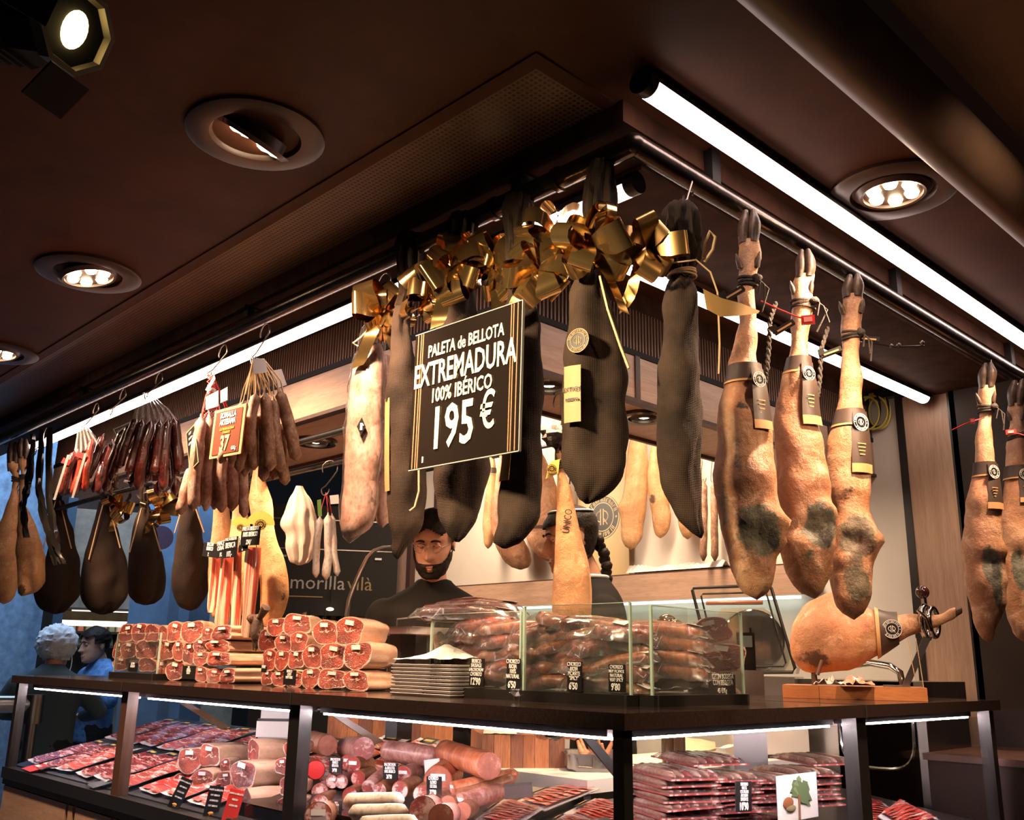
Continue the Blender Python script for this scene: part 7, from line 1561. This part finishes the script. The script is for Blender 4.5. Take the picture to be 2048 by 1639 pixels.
def person(label, loc, rz, H, headrot, head_args, shirt, trousers, arms, lean_=0.0, shw=.20, group=None, headoff=(0, 0, 0), neckm=None, bulk=1.0, collar=None):
    """full standing figure, front -Y; arms = ((elbow, wrist) right, (elbow, wrist) left) relative to the hip centre"""
    t = thing('person', label, 'person', loc, rz, group); s = H/1.75; hip = Vector((0, 0, .93*s)); sh = Vector((0, -lean_, 1.43*s)); nk = sh+Vector((0, -.012-lean_*.15, .055*s)); hd = nk+Vector((0, -.045-lean_*.35, .135*s))+Vector(headoff)
    skin = M['skinp']; mb = MB()
    limb(mb, [sh+Vector((0, .02, -.04)), nk+Vector((0, 0, .02)), hd+Vector((0, .022, -.055))], [.06, .054, .052])
    el = []
    for sx, (e, w_) in zip((-1, 1), arms):
        S = sh+Vector((sx*(shw-.02), .01, -.072*s)); E = hip+Vector(e); W = hip+Vector(w_); d = (W-E).normalized(); el.append((S, E, W))
        limb(mb, [S, E, W], [.045, .038, .027])
        # hand: palm, four unequal bent fingers and a thumb from its side
        side = Vector((-sx, 0, 0)); side = (side-d*side.dot(d)).normalized(); up_ = d.cross(side)
        limb(mb, [W+d*.02, W+d*.055, W+d*.085], [.024, .030, .027], 10)
        for f, L in enumerate((.062, .072, .068, .052)):
            b0 = W+d*.085+side*(.027-.018*f); b1 = b0+d*L*.5; b2 = b1+(d*.75+up_*-.65*sx*0+Vector((0, 0, -.6))).normalized()*L*.5; limb(mb, [b0-d*.02, b0, b1, b2], [.009, .009, .0085, .007], 8)
        b0 = W+d*.035+side*.028; limb(mb, [b0-side*.015, b0+side*.018+d*.02, b0+side*.026+d*.05], [.011, .010, .008], 8)
    for sx in (-1, 1):
        A = hip+Vector((sx*.09, 0, -.02)); K = Vector((sx*.10, -.01, .48*s)); N_ = Vector((sx*.105, .03, .085)); limb(mb, [A, K, N_], [.085, .056, .042]); limb(mb, [N_+Vector((0, .02, -.05)), Vector((sx*.11, -.06, .045)), Vector((sx*.112, -.14, .035))], [.04, .042, .034])
    limb(mb, [hip, hip+Vector((0, -lean_*.5, .25*s)), sh+Vector((0, .01, -.06))], [.115, .10, .085])
    o = mb.build('body', skin, t); remesh(o, .011)
    mb = MB()                                           # shirt or jacket: trunk and sleeves in one surface
    rows = [(hip+Vector((0, 0, -.10)), .185*bulk, .125*bulk), (hip+Vector((0, 0, .05)), .178*bulk, .12*bulk), (hip+Vector((0, -lean_*.4, .22*s)), .178*bulk, .122*bulk), (hip+Vector((0, -lean_*.75, .36*s)), .198*bulk, .128*bulk), (sh+Vector((0, .01, -.07)), shw+.012, .115), (sh+Vector((0, .014, -.02)), shw-.022, .100), (sh+Vector((0, .012, .018)), .135, .084), (sh+Vector((0, .006, .045)), .086, .072), (sh+Vector((0, 0, .068)), .068, .066)]
    mb.loft([[c_+Vector((cos(2*pi*j/28)*a, sin(2*pi*j/28)*b, 0)) for j in range(28)] for c_, a, b in rows])
    for S, E, W in el: limb(mb, [S, E, E.lerp(W, .92)], [.072, .056, .046])
    o = mb.build('shirt', shirt, t); remesh(o, .012, 3)
    mb = MB()
    for sx in (-1, 1): limb(mb, [hip+Vector((sx*.088, 0, -.03)), Vector((sx*.10, -.01, .48*s)), Vector((sx*.105, .03, .10))], [.105, .078, .066])
    limb(mb, [hip+Vector((-.07, 0, .0)), hip+Vector((.07, 0, 0))], [.115, .115]); o = mb.build('trousers', trousers, t); remesh(o, .014)
    for sx in (-1, 1): mb = MB(); mb.ball((sx*.11, -.05, .045), (.052, .135, .055), 16, 10, lambda d: 1 if d.z > -.3 else .92); mb.build('shoe', M['blackmatte'], t, smooth=1.2)
    if collar: mb = MB(); c_ = sh+Vector((0, -.004, .062)); mb.tube([c_+Vector((cos(2*pi*j/24)*.068, sin(2*pi*j/24)*.066, .006-.012*cos(2*pi*j/24+pi/2)*0)) for j in range(24)], .007, 8, loop=True, flat=1); mb.build('collar', collar, t, smooth=1.5)
    h = head(t, hd, headrot, skin, **head_args)
    return t, h, sh, hip
ARM = (((-.30, -.05, .20), (-.17, -.30, .16)), ((.30, -.05, .20), (.17, -.30, .16)))
short_hair = lambda u, z: z > .062+.012*cos(u*5) or (abs(u) > 1.15 and z > .012) or (abs(u) > 2.0 and z > -.045)
# bearded server: head centre seen at (872,1118)
pm = P(872, 1120, x=1.24); dm = 0
Hm = (pm.z+.115)/1.0
t, h, sh, hip = person('bearded man in black work shirt and glasses looking down, behind the ham piles', (pm.x, pm.y, 0), face_rot(pm)-.10, 1.75*(pm.z+.06)/(1.43+.055+.135), (R(24), 0, R(-6)), dict(hair_m=M['hairb'], hair_pred=short_hair, hoff=.015, beard=lambda u, z: abs(u) < 1.75 and z < -.052+.045*max(0, abs(u)-.75) and not (abs(u) < .17 and -.078 < z < -.061), glasses=True), M['shirt'], M['blackmatte'], ARM, lean_=.05, shw=.225)
mb = MB(); s0 = sh+Vector((.085, -.118, -.165)); mb.box(s0, (.030, .003, .005)).box(s0+Vector((.045, .003, 0)), (.026, .003, .005)).ball(s0+Vector((.023, 0, .001)), (.007, .003, .009), 8, 6); mb.build('chest_badge', M['golddull'], t)
MB().ball(sh+Vector((-.262, -.03, -.16)), (.010, .026, .034), 10, 8).build('sleeve_crest', M['golddull'], t)
# server with hair band, turned away to the left
pw = P(1203, 1104, x=1.50)
cap = lambda u, z: z > .052 or (abs(u) > 1.05 and z > .030) or (abs(u) > 1.75 and z > -.055) or (abs(u) > 2.2 and z > -.09)
t, h, sh, hip = person('server with white hair band and dark braid turned away behind the hanging pale ham', (pw.x, pw.y, 0), face_rot(pw)-R(78), 1.75*(pw.z+.045)/(1.43+.055+.135), (R(12), 0, R(8)), dict(hair_m=M['hairb'], hair_pred=cap, hoff=.014, hnoise=.002, hofff=lambda u, z: .003+.011*min(1, max(0, (z-.02)/.04) if abs(u) < 1.6 else 1)), M['shirt'], M['blackmatte'], ARM, lean_=.04, shw=.205, collar=M['paper'])
mb = MB(); pts = [head_pt(-2*pi*j/40, .082-.030*(1+cos(2*pi*j/40))*.5*-.6) for j in range(40)]; mb.tube([p_*1.0+(p_-Vector((0, 0, p_.z*.6))).normalized()*.018 for p_ in pts], .006, 6, loop=True, flat=.6); mb.build('hair_band', M['paper'], h, smooth=1.5)
mb = MB(); 
for k in range(8): mb.ball((.006*(-1)**k, .100+.012*sin(k*.5), -.02-.024*k), (.026-.0012*k, .022, .020), 12, 8, lambda d: 1+.12*nz(d, 4, k))
mb.build('braid', M['hairb'], h, smooth=1.5)
# two people in the street
pa = P(110, 1298, x=.964); pa = CAM+(pa-CAM)*1.0
pg = Vector((pa.x, pa.y, 0))
t, h, sh, hip = person('white haired person in grey jacket with earphone wire, seen from behind in the street', pg, face_rot(pa)+pi-.2, 1.75*(pa.z)/(1.62), (0, 0, 0), dict(hair_m=M['hairw'], hair_pred=lambda u, z: z > .04 or (abs(u) > 1.0 and z > -.06), hoff=.012), M['greycoat'], M['blackmatte'], ARM, shw=.20)
MB().ball((0, .018, .038), (.118, .128, .112), 48, 32, lambda d: 1+.13*nz(d, 5.5, 2)+.07*nz(d, 13, 4)).build('curls', M['hairw'], h, smooth=1.0)
MB().tube([Vector((-.085, .0, -.01))+Vector((-.02*sin(i*.5), .02*i, -.03*i)) for i in range(6)], .003, 5).build('earphone_wire', M['paper'], h)
pa = CAM+(P(205, 1290, x=1.30)-CAM)*1.13
t, h, sh, hip = person('dark haired man in blue checked shirt facing left, in the street behind the counter', (pa.x, pa.y, 0), face_rot(pa)-R(62), 1.75*(pa.z)/1.62, (R(8), 0, 0), dict(hair_m=M['hairb'], hair_pred=short_hair, hoff=.016), M['blueshirt'], M['blackmatte'], (((-.30, -.05, .20), (-.10, -.26, .34)), ((.30, -.05, .20), (.10, -.26, .30))), shw=.215)

# ------------------------------------------------------------------ hams on the back wall rack
XR = 2.26
rk = MB().tube([(XR, .95, 2.46), (XR, 3.5, 2.46)], .010, 10).build('wall_rack', M['black'], smooth=1); tag(rk, 'black bar along the back wall carrying pale hams', 'rail')
def whang(lab, rows, sd, m=None, x=XR, **kw):
    m_ = (rows[0][1]+rows[0][2])/2; return ham('rack_ham', lab, [(862, m_-3, m_+3)]+rows if rows[0][0] > 880 and kw.pop('ext', True) else rows, None, P(m_, rows[0][0], x=x), seed=sd, m=m or M['hampale'], amp=.004, group=None, seg=22, n=40, **kw)
whang('pale wrinkled ham on the back wall right of the server, left one of two', [(884,1258,1292),(930,1253,1297),(966,1249,1299),(991,1246,1295),(1028,1242,1291),(1052,1242,1287),(1076,1243,1284),(1092,1249,1273),(1099,1257,1266)], 81, hip=[(1240,1015,14,.02)], lean_=[(1268,1050,16,26,.6)], dark=[(1280,1058,5,10,.5)])
whang('pale ham on the back wall beside the long net bag, right one of two', [(886,1303,1312),(915,1299,1316),(942,1296,1321),(979,1295,1331),(1000,1299,1337),(1015,1302,1340),(1040,1305,1341),(1062,1308,1336),(1076,1315,1326)], 83, dark=[(1305,1000,8,12,.7)])
whang('pale ham on the back wall mostly hidden behind the long net bag', [(900,1366,1380),(960,1354,1390),(1020,1354,1394),(1055,1358,1390),(1078,1368,1382)], 85)
whang('slim ham with a small dark label on the back wall left of the net bags', [(884,979,989),(915,979,989),(940,977,992),(971,974,995),(1003,969,998),(1040,965,998),(1075,967,990),(1097,971,981)], 87, band=(936, 948))
whang('rough brown ham on the back wall, lowest, curving right', [(985,988,1010),(1010,983,1020),(1040,981,1028),(1070,986,1042),(1100,994,1058),(1125,1012,1064),(1139,1030,1052)], 89, m=M['hambrown'], x=XR+.0, amp_=0) if False else ham('rack_ham', 'rough brown ham on the back wall, lowest, curving right', [(900,1000,1008),(985,988,1010),(1010,983,1020),(1040,981,1028),(1070,986,1042),(1100,994,1058),(1125,1012,1064),(1139,1030,1052)], None, P(1004, 900, x=XR-.08), seed=89, m=M['hambrown'], amp=.008)
ham('rack_ham', 'rough brown ham behind the hanging pale ham, deeply creased', [(900,1072,1080),(930,1066,1096),(966,1064,1112),(1003,1058,1116),(1040,1050,1118),(1076,1052,1116),(1105,1068,1114),(1123,1090,1108)], None, P(1076, 900, x=XR-.02), seed=91, m=M['hambrown'], amp=.009, dark=[(1090,1058,30,5,.9), (1075,1020,6,20,.5)])
ham('rack_ham', 'pale pinkish ham behind the black net bag beside the price sign', [(880,1030,1038),(920,1024,1050),(970,1020,1066),(1020,1024,1070),(1060,1034,1062),(1075,1042,1052)], None, P(1034, 880, x=XR+.02), seed=93, m=M['hampale'])
for i, (x0, x1, yb) in enumerate(((1407, 1407, 1122), (1427, 1430, 1122))):
    a = P(x0, 962, x=XR-.05); b = P(x1, yb, x=XR-.05); t = sausage_mb(Vector((0, 0, 0)), b-a, .017, 90+i, .006, .1).build('hung_sausage', M['somalla'], smooth=1.2, loc=a); tag(t, 'long dark dry sausage on the back wall between net bag and hams, %s one' % ('left', 'right')[i], 'sausage')
    hook('meat_hook', 'small dark hook over the %s long dry sausage on the back wall' % ('left', 'right')[i], (a.x, a.y, 2.46), (a.x, a.y, a.z), rz=pi/2)
mb = MB(); rr = random.Random(2)
mb.grid(lambda u, v: (v*.08, u*.55, .035*sin(pi*min(1, max(0, v)))*(.6+.4*nz((u*6, v, 0), 1))+.012*sin(u*150+6*v)*sin(pi*v)+.004), 160, 8); q = P(1440, 1137, x=2.27)
o = mb.build('frilled_paper', M['paper'], smooth=.8, loc=(2.29, q.y, 1.757)); tag(o, 'row of white frilled paper lying on the wall shelf', 'paper')
# ham hung in front of the server
hw_ = [(872,1112,1126),(900,1110,1129),(930,1112,1131),(953,1114,1133),(975,1113,1141),(1003,1113,1148),(1040,1112,1155),(1076,1111,1163),(1100,1110,1171),(1130,1108,1178),(1160,1106,1183),(1190,1105,1184),(1220,1105,1183),(1238,1109,1179),(1250,1124,1168)]
t, pr, zy, xz = ham('hung_ham', 'smooth pale ham with stamped letters hanging in front of the turned server', hw_, 905, P(1120, 890, x=.62), seed=95, m=M['hampale'], amp=.0025, dew=920, rope=925)
tp = P(1120, 884, x=.62); hook('meat_hook', 'thin hook from the soffit holding the smooth stamped ham', (tp.x, tp.y, ZF0-.03), tp, rz=pi/2)
c_ = xz(1104, 948); tg = MB().plate([c_+Vector((-.018, -.03, -.02)), c_+Vector((.018, -.035, -.006)), c_+Vector((.022, -.035, .036)), c_+Vector((-.005, -.03, .03))], .0015).build('crest_label', mat('tag_gold', (.62, .42, .09), .4) if 'tag_gold' not in MATS else MATS['tag_gold'], t, smooth=0); crest(tg, .014, 0, M['card'], MATS['tag_gold'], c_+Vector((0, -.037, .008)))
mb = MB().ball(xz(1108, 874)+Vector((0, -.02, 0)), .034, 14, 10, lambda d: 1+.6*nz(d, 7, 3)).build('fuzzy_tie', M['rope'], t, smooth=.3)
q = pr.surf(.05, xz(1130, 1045).z, .85, .002); o = letter(t, 'ÚNICO', .030, M['rope'], q.x, q.z, q.y-.002, sx=.7); o.rotation_euler = (0, R(-82), 0)
# cable coils and a small poster on the white wall at the right
q = P(1748, 826, x=2.37); t = thing('cable_coil', 'tangle of yellow and black cables on the white wall above the shelf end', 'cable', q)
for k in range(5): MB().tube([(-.004*k, cos(2*pi*j/28)*(.045+.008*(k % 3))+.012*(k-2), sin(2*pi*j/28)*(.07+.012*(k % 2))+.02*(k % 2)) for j in range(28)], .0045, 6, loop=True).build('cable', mat('cable_yellow', (.60, .48, .06), .4) if k == 0 else MATS['cable_yellow'] if k % 2 == 0 else M['blackmatte'], t, smooth=1)
MB().box((.01, -.06, .09), (.04, .10, .07)).build('junction_box', M['black'], t, smooth=.2)
q = P(1645, 790, x=2.36); t = thing('wall_poster', 'small orange and brown framed picture on the wall behind the third ham', 'picture', q, -pi/2); MB().box((0, 0, 0), (.16, .012, .20)).build('frame', M['darkwood'], t); MB().box((0, -.007, 0), (.12, .003, .16)).build('print', mat('poster_orange', (.50, .16, .05), .5, var=.6, vscale=9), t)
# cabinet in the dark corner right of the last case
t = thing('dark_cabinet', 'dark brown cabinet beyond the end of the right counter', 'cabinet', (1.80, -.30, 0)); MB().bbox((0, 0, 0), (.5, .55, 1.06)).build('body', MATS['right_wall_brown'], t, smooth=.2); MB().bbox((-.01, -.01, 1.06), (.51, .56, 1.08)).build('top', M['darkwood'], t, smooth=.2)
# dark upright screen behind the left serving area
struct('wall_partition', MB().bbox((2.36, 3.90, 0), (2.46, 4.20, 2.86)), M['blackmatte'])

# ------------------------------------------------------------------ the passage and shops at the left
def far(px, py, d): v = ray(px, py); return CAM+v*(d/sqrt(v.x*v.x+v.y*v.y))
q = far(655, 1150, 5.95); t = thing('shop_board', 'black shop board reading morillavila seen past the pale sausages', 'sign', q, face_rot(q)); MB().bbox((-.42, 0, -.24), (.42, .03, .42)).build('board', M['blackmatte'], t, smooth=0)
o = letter(t, 'morilla', .118, mat('shop_grey', (.30, .27, .25), .6), -.01, -.050, y=-.003, align='RIGHT'); o.location.x = .11; o = letter(t, 'vilà', .118, mat('shop_gold', (.22, .15, .06), .6), .12, -.050, y=-.003, align='LEFT'); MB().bbox((-.32, -.004, -.135), (-.02, -.002, -.128)).build('small_print', MATS['shop_gold'], t, smooth=0)
for y0 in (.15, .33): MB().bbox((-.42, -.004, y0), (.42, 0, y0+.006)).build('board_line', M['iron'], t)
for k, x_ in enumerate((-.27, .0, .30)): MB().bbox((x_-.02, -.012, .10), (x_+.02, -.004, .112)).build('board_clip', M['steel'], t)
q = far(660, 1250, 6.15); rz = face_rot(q); sh2 = thing('bottle_shelf', 'lit shelf of bottles and jars under the black shop board', 'shelf', q, rz)
for z_ in (-.09, .012, .10): MB().bbox((-.45, 0, z_-.012), (.45, .20, z_)).build('shelf_plank', M['darkwood'], sh2, smooth=0)
MB().bbox((-.45, .2, -.9), (.45, .23, .3)).build('back_panel', mat('shelf_back', (.09, .075, .035), .7), sh2); MB().bbox((-.45, .02, -.9), (.45, .2, -.10)).build('shelf_base', M['blackmatte'], sh2)
rr = random.Random(12); GBt = 'bottles on the far shelf'; BM = [mat('bottle_%d' % i, c_, .15, coat=.5) for i, c_ in enumerate(((.35, .28, .10), (.10, .13, .06), (.42, .36, .22), (.22, .10, .04)))]
for row, z_ in enumerate((-.09, .012)):
    for k in range(14):
        x = -.40+k*.061+rr.uniform(-.008, .008); v = Matrix.Rotation(rz, 3, 'Z') @ Vector((x, .06+rr.uniform(0, .03), z_))
        o = MB().lathe([(.020, 0), (.022, .004), (.022, .045), (.012, .058), (.008, .070), (.009, .078), (.003, .080)], 12).build('bottle', BM[rr.randrange(4)], smooth=.7, loc=q+v); tag(o, 'small bottle on the far lit shelf, %s row, %s from left' % (('lower', 'upper')[row], ORD[k]), 'bottle', GBt)
for (px, py, r_, lab) in ((648, 1262, .024, 'round glowing shop lamp just above the right ham pile'), (617, 1263, .020, 'round glowing shop lamp left of the brighter one'), (660, 1218, .022, 'flat glowing shop lamp over the bottle shelf')):
    c_ = far(px, py, 5.9); t = thing('shop_lamp', lab, 'lamp', c_, face_rot(c_)); MB().ball((0, 0, 0), (r_, r_*.7, r_*(.45 if py < 1230 else 1)), 16, 10).build('bulb', emis('lamp_glow_%d' % px, (1, .82, .55), 7), t); MB().tube([(0, 0, r_*.5), (0, .0, .13)], .004, 6).build('stem', M['blackmatte'], t)
# lit shop far behind the white haired person
q = far(180, 1255, 9.0); rz = face_rot(q); t = thing('lit_shop', 'brightly lit shop with shelves behind the two people in the street', 'shop', (q.x, q.y, 0), rz)
zz = lambda py: far(180, py, 9.0).z; wx = lambda px: (px-180)/1907*9.6*1.05
MB().bbox((wx(80), .0, zz(1252)), (wx(272), .03, zz(1241))).build('light_strip', M['shoplight'], t, smooth=0); MB().bbox((wx(150), .06, zz(1222)), (wx(272), .09, zz(1216))).build('light_strip', M['shoplight'], t, smooth=0); MB().bbox((wx(80), .3, 0), (wx(420), .34, 2.6)).build('back_panel', mat('shop_back', (.22, .17, .12), .7, var=.4, vscale=6), t)
for z_ in (zz(1262), zz(1290), zz(1215)): MB().bbox((wx(80), .05, z_-.02), (wx(272), .3, z_)).build('shelf_plank', M['darkwood'], t, smooth=0)
rr = random.Random(8); GG = 'packets on the lit shop shelves'; GMs = [mat('packet_%d' % i, c_, .5) for i, c_ in enumerate(((.5, .07, .05), (.55, .4, .25), (.45, .12, .08), (.2, .22, .1)))]
for py in (1290, 1262):
    for k in range(16):
        x = wx(84)+k*(wx(270)-wx(84))/16; v = Matrix.Rotation(rz, 3, 'Z') @ Vector((x, .12, 0)); h_ = rr.uniform(.05, .10)
        o = MB().box((0, 0, h_/2), (.045, .05, h_), taper=.8).build('packet', GMs[rr.randrange(4)], smooth=.3, loc=(q.x+v.x, q.y+v.y, zz(py))); tag(o, 'small packet in the lit shop, %s shelf, %s from left' % ('lower' if py == 1290 else 'upper', ORD[k]), 'packet', GG)
# big slab wall at the left edge, black post, blue stone pillar
a, b = far(-160, 1300, 7.6), far(84, 1300, 8.2); d = b-a; t_ = atan2(d.y, d.x); L = sqrt(d.x**2+d.y**2)
wl = bpy.data.objects.new('wall_left', MB().bbox((0, 0, 0), (L, .25, 3.2)).mesh('wall_left', M['block'])); COL.objects.link(wl); wl.location = (a.x, a.y, 0); wl.rotation_euler = (0, 0, t_); wl['kind'] = 'structure'
a = far(86, 1300, 8.0); struct('trim_20', MB().box((0, 0, 1.4), (.07, .07, 2.8)), M['black'], loc=(a.x, a.y, 0), rz=face_rot(a)); a = far(102, 1300, 8.3); struct('trim_21', MB().box((0, 0, 1.4), (.10, .08, 2.8)), mat('slate_post', (.05, .09, .14), .6), loc=(a.x, a.y, 0), rz=face_rot(a))
a = far(338, 1200, 7.6); rz = face_rot(a); pil = MB(); w_ = .27
pil.loft([[Vector((x*w_, y*w_, z)) for x, y in ((-1, 0), (.0, -.25), (.28, -.2), (.55, -.32), (1.1, .0), (1.1, 1), (-1, 1))] for z in (0, 1.66, 1.68, 3.2)])
struct('wall_pillar', pil, M['bluewall'], loc=(a.x, a.y, 0), rz=rz, smooth=.1)
q = far(322, 1075, 7.3); o = MB().lathe([(.001, 0), (.085, .0), (.085, .012), (.001, .012)], 24, axis='y').build('round_sign', mat('sign_purple', (.16, .10, .16), .5), smooth=.4, loc=q, rz=face_rot(q)); tag(o, 'round purple street sign on the blue pillar between two dark hams', 'sign')
a, b = far(-60, 1408, 6.0), far(68, 1408, 6.0); o = MB().tube([a-a, b-a], .045, 14).build('barrier_rail', M['steel'], smooth=1, loc=a); tag(o, 'thick grey barrier rail at the left edge of the photo', 'rail')
o = MB().tube([Vector((0, 0, 0)), Vector((0, 0, -(b.z+.02)))], .03, 12).tube([Vector((-.0, 0, .05)), Vector((0, 0, -.10))], .05, 12).build('barrier_post', M['iron'], smooth=.8, loc=b); tag(o, 'short grey barrier post at the left end of the counter', 'post')
# a dark block behind the camera's side of the street closes the view
struct('wall_street', MB().bbox((-2.0, 10.6, 0), (4.5, 10.8, 4.0)), M['darkwood'])
